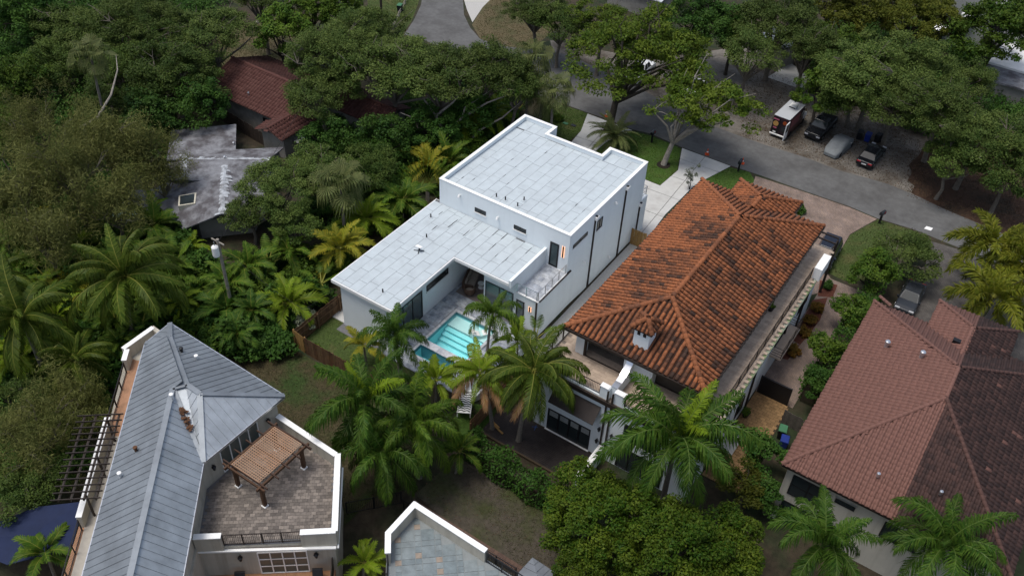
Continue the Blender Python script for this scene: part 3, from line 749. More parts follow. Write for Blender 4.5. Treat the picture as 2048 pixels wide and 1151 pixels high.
def otint(p):
    sx, sy = (.30, .75) if abs(p.x - rx) > .2 else (.6, .6)
    n = mnoise.noise(Vector((p.x * .28, p.y * .42, 1.3))) + .6 * mnoise.noise(Vector((p.x * .55, p.y * 1.7, 7.3)))
    edge = min(1, max(0, (p.x - ex0) / 2.6)) if p.x < rx else 1.0
    pr = min(.85, max(0.10, .56 + .85 * n)) * (0.3 + .7 * edge)
    if p.y > ry1 + 1: pr *= .4
    row = p.y if abs((p.x - rx) / 5.65) > max((ry0 - p.y) / 5.4, (p.y - ry1) / 5.8, 0) else p.x
    rs = random.Random(int(row / .4) * 7919 + int(p.x * .35 if row == p.y else p.y * .35)); r = .5 * random.random() + .5 * rs.random()
    t = random.uniform(.55, 1.0) if r < pr * .6 else random.uniform(.2, .6) if r < pr * 1.3 else random.uniform(0, .3)
    return (t, 0)
otile = barrel_tile('tile', .40, .50, .138, None)
spots = tile_roof(oh, ofaces, .40, .43, otile, M['tile_o'], M['tile_s'], otint, M['tilebase'])
rmesh = barrel_tile('ridge', .4, .52, .19, None).mesh('ridge_tile', M['tile_o'], None, True)
for a, b in (((ex0, ey0, EZ), (rx, ry0, RZ)), ((ex1, ey0, EZ), (rx, ry0, RZ)), ((ex0, ey1, EZ), (rx, ry1, RZ)), ((ex1, ey1, EZ), (rx, ry1, RZ)), ((rx, ry0, RZ), (rx, ry1, RZ + .001)),
             ((px0, py1, EZ), (rx, pry1, prz)), ((px1, py1, EZ), (rx, pry1, prz)), ((rx, pry0 + .2, prz), (rx, pry1, prz + .001))):
    ridge_row(oh, a, b, rmesh, .44, otint, .07)
# eave: fascia and gutter
m = MB()
def rim(m, poly, t, z0, z1):
    mm, _ = ring(poly, t, z0, z1, 0); m.raw(mm.v, mm.f)
eave_poly = [(ex0, ey0), (ex1, ey0), (ex1, ey1), (px1, ey1), (px1, py1), (px0, py1), (px0, ey1), (ex0, ey1)]
rim(m, grow(eave_poly, .10), .14, EZ - .22, EZ - .03); m.build('gutter', M['bronze'], oh)
m = MB(); m.prism(eave_poly, EZ - .2, EZ - .1); m.build('soffit', M['bronze'], oh)
# walls: lower storeys, third storey
TZ = 6.3
m = MB(); m.prism([(-22.9, 41.0), (-9.95, 41.0), (-9.95, 66.0), (-22.9, 66.0)], -.3, TZ - .05); m.build('wall', M['white'], oh, label='lower two storeys')
m = MB(); m.box(-18.9, 66.003, -.3, -14.0, 68.0, EZ - .2); m.build('wall', M['white'], oh)
m = MB(); m.prism([(-22.85, 40.95), (-9.7, 40.95), (-9.7, 67.6), (-22.85, 67.6)], TZ - .046, TZ - .02); tb = m.build('terrace_floor', M['terracepaver'], oh)
# terrace paving, laid stone by stone
pm = MB(); pm.box(0, 0, 0, .585, .285, .03); pmesh = pm.mesh('paver', M['terracepaver'])
pm2 = MB(); cnt = 0
cells = []
for (x0, x1, y0, y1) in ((-22.7, -9.8, 41.3, 44.6), (-11.6, -9.8, 44.6, 67.4), (-22.7, -21.5, 44.6, 47)):
    y = y0; r = 0
    while y < y1 - .2:
        x = x0 - (r % 2) * .3
        while x < x1 - .2:
            if x >= x0 - .01: cells.append((x, y))
            x += .6
        y += .3; r += 1
M['paving_o'] = mat('terrace_stone', (0.44, 0.345, 0.265), 0.9, 0.12, 4, 0.1, 30, obj_tint=(0.33, 0.26, 0.20))
M['paving_s'] = mat('terrace_stone_field', (0.44, 0.345, 0.265), 0.9, 0.12, 4, 0.1, 30, tint=(0.33, 0.26, 0.20))
pm = MB(); pm.box(0, 0, 0, .59, .29, .03); pmesh = pm.mesh('paver', M['paving_o'])
cells.sort(key=lambda c: (Vector((c[0], c[1], TZ)) - CAM_POS).length)
for k, (x, y) in enumerate(cells):
    t = random.random() ** 1.4
    if k < 300: inst('paver', pmesh, oh, (x, y, TZ - .018)).color = (t, 0, 0, 1)
    else: pm2.ct = t; pm2.box(x, y, TZ - .018, x + .59, y + .29, TZ + .012)
pm2.build('paving', M['paving_s'], oh, tint=True, kind='stuff')
# third storey: corner piers, deep dark openings, back wall
m = MB(); m.box(-21.4, 43.8, TZ, -20.72, 44.5, EZ - .2); m.build('pier', M['white'], oh)
m = MB(); m.box(-21.4, 44.503, TZ, -21.1, 65.5, EZ - .2); m.build('wall', M['white'], oh)
m = MB(); m.box(-12.1, 46.0, TZ, -11.7, 65.5, EZ - .2); m.build('wall', M['white'], oh)
M['shade'] = mat('taupe_screen', (0.065, 0.055, 0.045), 0.8, 0.1, 2)
m = MB(); m.box(-21.1, 47.6, TZ, -17.45, 47.9, EZ - .2); m.build('wall', M['shade'], oh, label='dark taupe back wall of the loggia')
m = MB(); m.box(-15.1, 44.6, TZ, -11.7, 44.75, EZ - .2); m.build('roller_screen', M['shade'], oh)
m = MB(); m.box(-17.4, 43.8, TZ, -15.1, 47.5, EZ - .2); m.build('wall', M['white'], oh, label='white party wall pier under the eave')
m = MB(); m.box(-20.72, 43.82, TZ, -20.55, 43.98, EZ - .2); m.build('post', M['bronze'], oh)
for x0, x1, y in ((-20.6, -17.45, 43.84), (-15.05, -12.0, 44.5)):
    m = MB(); m.box(x0, y, TZ + .005, x1, y + .08, TZ + .06); m.build('screen_track', M['bronze'], oh)
# curved dividing wall with metal cap
prof = [(43.8, 8.7), (43.6, 8.45), (43.3, 8.05), (43.0, 7.8), (42.5, 7.55), (42.0, 7.42), (41.35, 7.4)]
m = MB(); cap = MB()
for i in range(len(prof) - 1):
    (y0, z0), (y1, z1) = prof[i], prof[i + 1]
    m.hexa([(-17.0, y1, TZ), (-16.6, y1, TZ), (-16.6, y0, TZ), (-17.0, y0, TZ)], [(-17.0, y1, z1), (-16.6, y1, z1), (-16.6, y0, z0), (-17.0, y0, z0)])
    cap.hexa([(-17.05, y1, z1 + .004), (-16.55, y1, z1 + .004), (-16.55, y0, z0 + .004), (-17.05, y0, z0 + .004)], [(-17.05, y1, z1 + .06), (-16.55, y1, z1 + .06), (-16.55, y0, z0 + .06), (-17.05, y0, z0 + .06)])
dv = m.build('dividing_wall', M['white'], oh); cap.build('metal_cap', M['alu'], dv)
m = MB(); m.box(-17.7, 41.0, TZ - .3, -17.003, 41.36, 7.36); m.box(-16.597, 41.0, TZ - .3, -15.75, 41.36, 7.36); m.build('parapet_pier', M['white'], oh)
m = MB(); m.box(-17.74, 40.96, 7.363, -17.06, 41.4, 7.43); m.build('parapet_cap', M['cap'], oh); m = MB(); m.box(-16.54, 40.96, 7.363, -15.7, 41.4, 7.43); m.build('parapet_cap', M['cap'], oh)
for x in (-17.0, -16.6):
    m = MB(); m.box(x - .06, 40.86, 0.3, x + .06, 40.95, 7.3); m.build('downspout', M['bronze'], oh)
# parapet kerb, cornice band and railings
m = MB(); m.box(-22.95, 40.8, TZ - .42, -9.6, 40.997, TZ - .05); m.build('cornice', M['bronze'], oh)
m = MB(); m.box(-22.9, 41.0, TZ - .05, -17.7, 41.25, TZ + .12); m.box(-15.75, 41.0, TZ - .05, -9.95, 41.25, TZ + .12); m.build('kerb', M['white'], oh)
def railing(parent, a, b, z0, h, mt, step=.13, post=1.6, name='railing', pk=.014):
    a = Vector((a[0], a[1], 0)); b = Vector((b[0], b[1], 0)); L = (b - a).length; d = (b - a) / L
    m = MB()
    for z in (z0 + .08, z0 + h): m.bar((a.x, a.y, z), (b.x, b.y, z), .05, .045)
    n = max(2, int(L / step))
    for i in range(1, n):
        p = a + d * (L * i / n); m.box(p.x - pk / 2, p.y - pk / 2, z0 + .1, p.x + pk / 2, p.y + pk / 2, z0 + h - .02)
    o = m.build(name, mt, parent)
    k = max(1, round(L / post))
    for i in range(k + 1):
        p = a + d * (L * i / k); q = MB(); q.box(p.x - .035, p.y - .035, z0, p.x + .035, p.y + .035, z0 + h + .05); q.build('post', mt, o)
    return o
railing(oh, (-22.75, 41.12), (-17.75, 41.12), TZ + .12, .95, M['bronze'])
railing(oh, (-15.7, 41.12), (-10.1, 41.12), TZ + .12, .95, M['bronze'])
railing(oh, (-22.8, 41.2), (-22.8, 47.5), TZ, 1.05, M['bronze'])
railing(oh, (-10.0, 41.2), (-10.0, 62.8), TZ, 1.05, M['bronze'])
M['mossledge'] = mat('mossy_ledge', (0.15, 0.20, 0.085), 0.9, 0.2, 3, col2=(0.28, 0.30, 0.24), c2scale=.6)
m = MB(); m.box(-9.94, 40.8, TZ - .3, -9.45, 66.0, TZ - .1); m.build('cornice', M['mossledge'], oh)
m = MB(); m.box(-9.94, 62.9, TZ - .09, -9.3, 65.2, 7.4); m.build('parapet_pier', M['cap'], oh)
# open steel frame beyond the terrace end
m = MB()
for y in (68.6, 69.5): m.bar((-11.6, y, TZ), (-9.8, y, TZ), .12, .12)
m.bar((-9.85, 63, TZ - .2), (-9.85, 69.5, TZ - .2), .1, .12); m.bar((-11.55, 67.6, TZ - .1), (-11.55, 69.5, TZ - .1), .1, .1); m.build('steel_frame', M['bronze'], oh)
m = MB(); m.box(-9.95, 69.4, 0, -9.75, 69.6, TZ - .27); m.build('post', M['bronze'], oh)
# downspouts and windows on the right wall
for y in (44.6, 52.2, 58.8, 63.0):
    m = MB(); m.box(-9.945, y - .07, .05, -9.8, y + .07, TZ - .32); m.build('downspout', M['bronze'], oh)
frame_window(oh, (-9.95, 47.0, 3.6), (0, 1, 0), 1.6, 1.4, (1, 0, 0), 2)
frame_window(oh, (-9.95, 54.6, 3.7), (0, 1, 0), 1.2, 1.3, (1, 0, 0), 1)
frame_window(oh, (-9.95, 62.0, 2.6), (0, 1, 0), 2.4, 2.6, (1, 0, 0), 2)
frame_window(oh, (-9.95, 49.6, .9), (0, 1, 0), 1.6, 1.4, (1, 0, 0), 2)
# small juliet balcony on the right wall
m = MB(); m.box(-9.945, 55.7, 2.95, -9.0, 60.1, 3.12); bl = m.build('balcony', M['paving_s'], oh)
m = MB()
for z in (3.25, 3.5, 3.75, 4.1):
    m.bar((-9.05, 55.75, z), (-9.05, 60.05, z), .03, .03); m.bar((-9.94, 55.75, z), (-9.05, 55.75, z), .03, .03); m.bar((-9.94, 60.05, z), (-9.05, 60.05, z), .03, .03)
for y in (55.75, 57.2, 58.6, 60.05): m.box(-9.07, y - .025, 3.1, -9.02, y + .025, 4.12)
m.build('rail', M['bronze'], bl)
frame_window(oh, (-9.95, 56.6, 3.15), (0, 1, 0), 2.2, 2.3, (1, 0, 0), 2, name='balcony_door')
# chimney with its own little tiled hip
ch = MB(); ch.box(-17.15, 44.1, 9.0, -15.95, 45.2, 10.95); ch.build('chimney', M['white'], oh)
m = MB()
for x in (-16.9, -16.45):
    m.box(x, 44.07, 10.5, x + .22, 44.097, 10.86)
for y in (44.38, 44.8): m.box(-15.947, y, 10.5, -15.92, y + .2, 10.86)
m.build('chimney_opening', M['black'], oh)
cc = (-16.55, 44.7); e = .80; ce, ct = 11.1, 11.75
cf = [[(cc[0] - e, cc[1] - e, ce), (cc[0] + e, cc[1] - e, ce), (cc[0], cc[1], ct)], [(cc[0] + e, cc[1] - e, ce), (cc[0] + e, cc[1] + e, ce), (cc[0], cc[1], ct)],
      [(cc[0] + e, cc[1] + e, ce), (cc[0] - e, cc[1] + e, ce), (cc[0], cc[1], ct)], [(cc[0] - e, cc[1] + e, ce), (cc[0] - e, cc[1] - e, ce), (cc[0], cc[1], ct)]]
cap_o = MB(); cap_o.prism([(cc[0] - e, cc[1] - e), (cc[0] + e, cc[1] - e), (cc[0] + e, cc[1] + e), (cc[0] - e, cc[1] + e)], ce - .12, ce - .03); hood = cap_o.build('chimney_hood', M['tilebase'], oh)
me_o = otile.mesh('tile', M['tile_o'], None, True)
for p3 in cf:
    a, n, u, v = face_frame(p3); pl = [((Vector(p) - a).dot(u), (Vector(p) - a).dot(v)) for p in p3]
    mb = MB(); mb.poly(p3); mb.build('hood_base', M['tilebase'], hood)
    u0 = min(p[0] for p in pl); u1 = max(p[0] for p in pl); v0 = min(p[1] for p in pl); v1 = max(p[1] for p in pl)
    uu = u0 + .2
    while uu < u1:
        vv = v0
        while vv < v1:
            if inside(pl, uu, vv + .12):
                o = inst('roof_tile', me_o, hood, a + u * uu + v * (vv - .03), Matrix((u, v, n)).transposed(), (.8, .8, .8)); o.color = (otint(a)[0], 0, 0, 1)
            vv += .36
        uu += .32
for p in cf: ridge_row(hood, p[0], p[2], rmesh, .36, otint, .05)
# back wall at deck level
DZ = .22
gr = [(-21.65, DZ + .02), (-17.93, DZ + .02)]
fd = frame_window(oh, (-21.65, 41.0, .12), (1, 0, 0), 3.72, 2.28, (0, -1, 0), 4, fw=.1, name='sliding_door')
for i in range(4):
    m = MB()
    for k in range(6): m.box(-21.5 + i * .93, 40.978, 1.72 + k * .1, -20.72 + i * .93, 40.984, 1.79 + k * .1)
    m.build('blind', M['blind'], fd)
m = MB(); m.box(-21.75, 40.8, .0, -17.85, 40.97, .118); m.build('door_sill', M['cap'], oh)
m = MB(); m.hexa([(-21.2, 39.95, 4.3), (-17.4, 39.95, 4.3), (-17.4, 40.99, 5.25), (-21.2, 40.99, 5.25)], [(-21.2, 39.95, 4.36), (-17.4, 39.95, 4.36), (-17.4, 40.99, 5.31), (-21.2, 40.99, 5.31)]); m.build('awning', M['bronze'], oh)
frame_window(oh, (-21.0, 41.0, 3.25), (1, 0, 0), 3.1, 1.15, (0, -1, 0), 2, fw=.08, sill=M['cap'])
frame_window(oh, (-15.4, 41.0, 3.3), (1, 0, 0), 2.6, 1.6, (0, -1, 0), 2, fw=.08, sill=M['cap'])
frame_window(oh, (-15.6, 41.0, .12), (1, 0, 0), 3.72, 2.28, (0, -1, 0), 4, fw=.1, name='sliding_door')
def lantern(parent, p, nrm, s=1.0):
    p = Vector(p); n = Vector(nrm); c = p + n * .16
    m = MB(); m.box(c.x - .05, c.y - .05, c.z + .28 * s, c.x + .05, c.y + .05, c.z + .36 * s); m.tube([p + Vector((0, 0, .3 * s)), c + Vector((0, 0, .34 * s))], .02, 5)
    m.lathe([(.07 * s, 0), (.12 * s, .24 * s), (.14 * s, .26 * s), (.04 * s, .34 * s)], tuple(c - Vector((0, 0, .05))), 6)
    return m.build('lantern', M['black'], parent)
for p in ((-22.35, 41, 1.75), (-17.3, 41, 1.6), (-17.24, 41, 2.95), (-16.21, 41, 2.9)): lantern(oh, p, (0, -1, 0))
# white garden wall and deck
gw = MB(); gw.box(-16.95, 37.35, -.2, -16.62, 40.8, 1.55); gwo = gw.build('garden_wall', M['white']); tag(gwo, 'white rendered garden wall beside the dark deck', 'wall')
m = MB()
for i in range(4): m.box(-17.0, 37.3 + i * .88, 1.553, -16.57, 37.3 + i * .88 + .86, 1.62)
m.build('coping', M['cap'], gwo)
dk2 = thing('wooden_deck', 'dark brown plank deck behind the barrel tile house', 'deck', (-21.0, 39.3, 0))
M['deckwood'] = mat('dark_deck_board', (0.024, 0.019, 0.018), 0.75, 0.25, 3, col2=(0.035, 0.028, 0.026), c2scale=.8)
m = MB(); m.prism([(-25.4, 37.7), (-17.0, 37.7), (-17.0, 40.75), (-25.4, 40.75)], -.2, DZ - .05); m.build('deck_frame', M['darkmulch'], dk2)
y = 37.66
while y < 40.7:
    x = -25.5
    while x < -17.03:
        L = min(random.uniform(2.2, 3.6), -17.02 - x)
        if L > .1:
            m = MB(); m.box(x, y, DZ - .045, x + L - .008, y + .133, DZ + random.uniform(-.003, .004)); m.build('plank', M['deckwood'], dk2)
        x += L
    y += .145
for (x0, x1) in ((-25.5, -23.0),):
    y = 40.76
    while y < 43.5:
        m = MB(); m.box(x0, y, DZ - .045, x1, y + .133, DZ); m.build('plank', M['deckwood'], dk2); y += .145
m = MB(); m.box(-25.55, 37.5, -.2, -17.0, 37.64, DZ + .02); m.build('deck_edge', mat('deck_trim', (.07, .05, .03), .8), dk2)

# ---------------------------------------------------------------- beige house with the flat-rolled concrete tile roof, half of it washed
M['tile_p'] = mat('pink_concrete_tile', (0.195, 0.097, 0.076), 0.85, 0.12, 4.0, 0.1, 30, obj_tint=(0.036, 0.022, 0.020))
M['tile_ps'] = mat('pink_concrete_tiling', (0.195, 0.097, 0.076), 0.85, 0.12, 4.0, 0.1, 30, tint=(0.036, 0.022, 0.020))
M['tilebase2'] = mat('shaded_tile_pan', (0.045, 0.022, 0.018), 0.9, 0.3, 3)  # tile colour darkened, holding the shade beneath the tiles
rh = thing('pink_tile_house', 'beige house whose tile roof is half washed pink and half dark with grime', 'house', (2.7, 53.0, 0))
qx0, qx1, qy0, qy1, qz, qrx, qrz = -4.75, 10.1, 43.05, 63.3, 6.2, 2.72, 8.75
qr0, qr1 = 53.0, 56.6
rfaces = [
    [(qx0, qy0, qz), (qrx, qr0, qrz), (qrx, qr1, qrz), (qx0, qy1, qz)],
    [(qx1, qy0, qz), (qrx, qr0, qrz), (qrx, qr1, qrz), (qx1, qy1, qz)],
    [(qx0, qy0, qz), (qx1, qy0, qz), (qrx, qr0, qrz)],
    [(qx0, qy1, qz), (qx1, qy1, qz), (qrx, qr1, qrz)],
]
# entrance projection towards the street: its own hip, eave at the same height
fx0, fx1, fy1, fz = -0.35, 5.8, 66.3, 7.26
rfaces2 = [
    [(fx0, fy1, qz + .25), (fx0, 61.6, qz + .25), (2.72, 58.9, fz + .25), (2.72, 63.2, fz + .25)],
    [(fx1, fy1, qz + .25), (fx1, 61.6, qz + .25), (2.72, 58.9, fz + .25), (2.72, 63.2, fz + .25)],
    [(fx0, fy1, qz + .25), (fx1, fy1, qz + .25), (2.72, 63.2, fz + .25)],
]
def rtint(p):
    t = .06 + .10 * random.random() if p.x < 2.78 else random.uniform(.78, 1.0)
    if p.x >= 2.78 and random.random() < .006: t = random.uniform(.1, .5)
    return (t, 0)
stile = barrel_tile('tile', .36, .50, .115, None, 4, True)
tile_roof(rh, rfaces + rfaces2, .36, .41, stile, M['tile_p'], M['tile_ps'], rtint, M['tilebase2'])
rm2 = barrel_tile('ridge', .3, .48, .15, None, 5).mesh('ridge_tile', M['tile_p'], None, True)
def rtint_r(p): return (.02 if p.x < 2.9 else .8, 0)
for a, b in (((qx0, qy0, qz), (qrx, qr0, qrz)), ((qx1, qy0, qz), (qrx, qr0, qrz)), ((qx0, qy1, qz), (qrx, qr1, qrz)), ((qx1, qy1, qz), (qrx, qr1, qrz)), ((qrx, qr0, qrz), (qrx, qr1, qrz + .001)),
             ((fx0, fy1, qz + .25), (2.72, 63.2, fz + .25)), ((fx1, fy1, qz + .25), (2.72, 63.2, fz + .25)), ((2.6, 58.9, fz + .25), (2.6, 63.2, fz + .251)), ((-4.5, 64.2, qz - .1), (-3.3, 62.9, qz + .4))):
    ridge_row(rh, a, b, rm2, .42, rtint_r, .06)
m = MB(); m.prism([(qx0 + .05, qy0 + .05), (qx1 - .05, qy0 + .05), (qx1 - .05, qy1 - .05), (qx0 + .05, qy1 - .05)], qz - .22, qz - .08); m.build('soffit', M['bronze'], rh)
m = MB(); m.prism([(fx0 + .05, 61.6), (fx1 - .05, 61.6), (fx1 - .05, fy1 - .05), (fx0 + .05, fy1 - .05)], qz - .05, qz + .12); m.build('soffit', M['bronze'], rh)
m = MB(); m.box(-4.3, 43.6, -.3, 9.6, 62.8, qz - .225); m.box(.3, 62.803, -.3, 5.2, 65.7, qz - .06); m.build('wall', M['cream'], rh)
frame_window(rh, (-3.8, 43.6, 3.2), (1, 0, 0), 2.38, 2.05, (0, -1, 0), 2, name='window', rows=2)
frame_window(rh, (-.8, 43.6, 4.62), (1, 0, 0), 1.35, .55, (0, -1, 0), 1, sill=None)
m = MB(); m.box(-.82, 43.45, 5.2, .58, 43.597, 5.25); m.build('window_hood', M['alu'], rh)
frame_window(rh, (-3.88, 43.6, .05), (1, 0, 0), 4.1, 2.32, (0, -1, 0), 3, name='sliding_door')
frame_window(rh, (2.5, 43.6, 3.6), (1, 0, 0), 2.4, 1.6, (0, -1, 0), 2)
def roof_vent(parent, p, r, h):
    m = MB(); m.lathe([(r * .8, 0), (r * .8, h * .6), (r, h * .62), (r, h), (r * .6, h * 1.12)], p, 12); return m.build('roof_vent', M['alu'], parent, smooth=False)
for p, r, h in (((-2.3, 57.5, 7.1), .2, .6), ((.2, 57.0, 7.9), .2, .6), ((.92, 45.2, 6.95), .12, .35), ((4.7, 46.0, 7.15), .12, .35)): roof_vent(rh, p, r, h)
m = MB(); m.box(1.7, 60.9, 7.1, 2.25, 61.3, 7.5); m.build('roof_hatch', M['black'], rh)
# ---------------------------------------------------------------- lower tiled bungalow behind the trees (dark red roof)
M['tile_r'] = mat('dark_red_tile', (0.105, 0.046, 0.038), 0.85, 0.15, 4.0, 0.1, 30, obj_tint=(0.06, .018, .015))
M['tile_rs'] = mat('dark_red_tiling', (0.105, 0.046, 0.038), 0.85, 0.15, 4.0, 0.1, 30, tint=(0.06, .018, .015))
bh = thing('red_tile_bungalow', 'single storey bungalow with a dark red tile roof half hidden under the oaks', 'house', (-70, 61, 0))
bfaces = [
    [(-77.5, 57.2, 3.0), (-64.5, 57.2, 3.0), (-64.5, 62, 4.7), (-77.5, 62, 4.7)],
    [(-77.5, 66.9, 3.0), (-64.5, 66.9, 3.0), (-64.5, 62, 4.7), (-77.5, 62, 4.7)],
    [(-66.6, 54.6, 3.1), (-66.6, 57.5, 3.2), (-64.7, 60.5, 3.85), (-64.7, 54.6, 3.85)], [(-62.7, 54.6, 3.1), (-62.7, 59.5, 3.1), (-64.7, 60.5, 3.85), (-64.7, 54.6, 3.85)],
    [(-64.5, 62.8, 3.0), (-56.5, 62.8, 3.0), (-56.5, 65.4, 3.95), (-64.5, 65.4, 3.95)], [(-64.5, 68, 3.0), (-56.5, 68, 3.0), (-56.5, 65.4, 3.95), (-64.5, 65.4, 3.95)],
]
btile = barrel_tile('tile', .4, .62, .13, None, 3, True)
tile_roof(bh, bfaces, .40, .52, btile, M['tile_r'], M['tile_rs'], lambda p: (random.uniform(0, .5), 0), M['tilebase2'])
rm3 = barrel_tile('ridge', .3, .55, .16, None, 4).mesh('ridge_tile', M['tile_r'], None, True)
for a, b in (((-77.5, 62, 4.7), (-64.5, 62, 4.701)), ((-64.7, 54.6, 3.85), (-64.7, 60.5, 3.851)), ((-64.5, 65.4, 3.95), (-56.5, 65.4, 3.951))): ridge_row(bh, a, b, rm3, .5, lambda p: (.2, 0), .05)
m = MB(); m.box(-77.0, 57.8, -.2, -65, 66.3, 2.95); m.box(-66.2, 55.2, -.2, -63.1, 57.797, 2.95); m.box(-64.997, 63.4, -.2, -57, 67.4, 2.9); m.build('wall', mat('grey_stucco', (0.30, 0.29, 0.26), .9, .1, 1.5, col2=(.22, .21, .19), c2scale=.5), bh)
frame_window(bh, (-68.8, 57.8, 1.5), (1, 0, 0), 1.1, .7, (0, -1, 0), 2)
roof_vent(bh, (-71.5, 58.6, 3.4), .12, .5)
m = MB(); m.hexa([(-63.9, 56.2, 2.3), (-62.1, 56.2, 2.3), (-62.1, 58.4, 2.7), (-63.9, 58.4, 2.7)], [(-63.9, 56.2, 2.36), (-62.1, 56.2, 2.36), (-62.1, 58.4, 2.76), (-63.9, 58.4, 2.76)]); m.build('metal_awning', M['alu'], bh)

# ---------------------------------------------------------------- cream house with the standing seam metal roof and roof terrace
def metal_mat(name, c, c2, rough=.55, metal=.55):
    return mat(name, c, rough, 0.16, 0.9, 0.05, 20, metal=metal, col2=c2, c2scale=.45, c2pos=(.42, .66), spec=.5)
M['zinc'] = metal_mat('zinc_roofing', (0.245, 0.27, 0.295), (0.20, 0.22, 0.24))
M['zinc_lit'] = metal_mat('sky_lit_zinc_roofing', (0.40, 0.435, 0.465), (0.32, 0.35, 0.375))  # right-hand slopes: the sky's sheen is put into a lighter zinc colour
gh = thing('metal_roof_house', 'cream house with a grey standing seam metal roof and a paved roof terrace', 'house', (-36.0, 20.0, 0))
A_ = (-44.97, 26.6, 9.0); B_ = (-33.62, 26.4, 9.0); V_ = (-33.72, 19.55, 9.0); EL1 = (-44.75, 24.25, 9.0)
dl = Vector((11.5, -13.65, 0)).normalized()
EL2 = tuple(Vector(EL1) + dl * 27.0); ER = tuple(Vector(V_) + dl * 19.5)
R1 = (-37.75, 22.3, 11.0); R2 = (-36.5, 22.25, 11.0); R3 = (-38.2, 21.55, 11.0)
R4 = tuple(Vector(R3) + dl * 22.0)
K_ = (-43.1, 25.2, 9.75)
def seam_roof(parent, p3, w, mt, name='roof_panel', plane=None):
    a, n = plane_of(plane or p3)
    a0, nn, u, v = face_frame(p3, (a, n))
    pl = [((Vector(p) - a).dot(u), (Vector(p) - a).dot(v)) for p in p3]
    u0 = min(p[0] for p in pl); u1 = max(p[0] for p in pl)
    m = MB(); m.poly([tuple(Vector(p) - Vector((0, 0, .05))) for p in p3])
    q = [Vector(x) for x in m.v]; nz = (q[1] - q[0]).cross(q[2] - q[0]).z
    if nz < 0: m.f[0] = m.f[0][::-1]
    m.build('roof_base', mt, parent)
    k = u0
    while k < u1 - .02:
        c = clip(clip(pl, (1, 0), min(k + w, u1)), (1, 0), k, False)
        if len(c) > 2:
            c = ccw(c)
            top = [a + u * x + v * y + n * .012 for x, y in c]; bot = [t - n * .05 for t in top]
            m = MB(); N_ = len(c)
            m.raw(bot + top, [tuple(range(N_))[::-1], tuple(range(N_, 2 * N_))] + [(i, (i + 1) % N_, N_ + (i + 1) % N_, N_ + i) for i in range(N_)])
            ys = [y for x, y in c if abs(x - k) < .03]
            if len(ys) >= 2 and max(ys) - min(ys) > .1:
                s0 = a + u * (k + .015) + v * min(ys) + n * .03; s1 = a + u * (k + .015) + v * max(ys) + n * .03
                m.bar(s0, s1, .02, .035, n)
            m.build(name, mt, parent)
        k += w
seam_roof(gh, [A_, B_, R2, R1, K_], .52, M['zinc'])
seam_roof(gh, [EL1, EL2, R4, R3, R1, K_], .52, M['zinc'], plane=[EL1, EL2, R4])
seam_roof(gh, [V_, ER, R4, R3], .52, M['zinc_lit'], plane=[V_, ER, R4])
seam_roof(gh, [B_, V_, R2], .52, M['zinc_lit'])
seam_roof(gh, [R3, R1, R2, V_], .52, M['zinc_lit'], plane=[R1, R2, V_])
seam_roof(gh, [A_, EL1, K_], .52, M['zinc'])
m = MB()
for a, b in ((A_, K_), (K_, R1), (EL1, K_), (R1, R2), (R2, B_), (R3, R4), (R1, R3), (R2, V_), (R3, V_)):
    a = Vector(a) + Vector((0, 0, .05)); b = Vector(b) + Vector((0, 0, .05)); m.bar(a, b, .34, .05)
m.build('ridge_flashing', M['zinc'], gh)
m = MB()
for a, b in ((A_, B_), (B_, V_), (V_, ER), (EL1, EL2), (A_, EL1)):
    a = Vector(a) - Vector((0, 0, .07)); b = Vector(b) - Vector((0, 0, .07)); m.bar(a, b, .12, .16)
m.build('gutter', M['alu'], gh)
m = MB(); m.prism([A_[:2], B_[:2], V_[:2], ER[:2], R4[:2], EL2[:2], EL1[:2]], 8.72, 8.85); m.build('soffit', M['cream'], gh)
# debris of dead leaves in the valley
M['deadleaf'] = mat('dead_leaves', (0.11, 0.055, 0.03), .95, .5, 8)
m = MB()
for i in range(70):
    t = random.random(); p = Vector(R3) * (1 - t * .6) + Vector(V_) * t * .6; p = Vector(R3).lerp(Vector(V_), .28 + .3 * t) + Vector((random.gauss(0, .12), random.gauss(0, .12), .1 + random.random() * .06)); a = random.random() * 6.28; s = .11
    m.poly([(p.x + s * math.cos(a), p.y + s * math.sin(a), p.z), (p.x - s * math.sin(a), p.y + s * math.cos(a), p.z + .04), (p.x - s * math.cos(a), p.y - s * math.sin(a), p.z), (p.x + s * math.sin(a), p.y - s * math.cos(a), p.z + .02)])
o = m.build('leaf_pile', M['deadleaf']); tag(o, 'heap of brown dead leaves caught in the valley of the metal roof', 'leaves', kind='stuff')
for p, c in (((-41.3, 24.7, 9.85), 'black'), ((-40.1, 24.9, 9.7), 'cap'), ((-36.9, 17.4, 9.95), 'deadleaf'), ((-36.4, 15.75, 9.6), 'cap'), ((-37.6, 21.0, 11.0), 'cap')):
    m = MB(); m.lathe([(.1, -.1), (.1, .28), (.14, .3), (.14, .4), (.04, .44)], p, 8); m.build('roof_vent', M[c], gh)
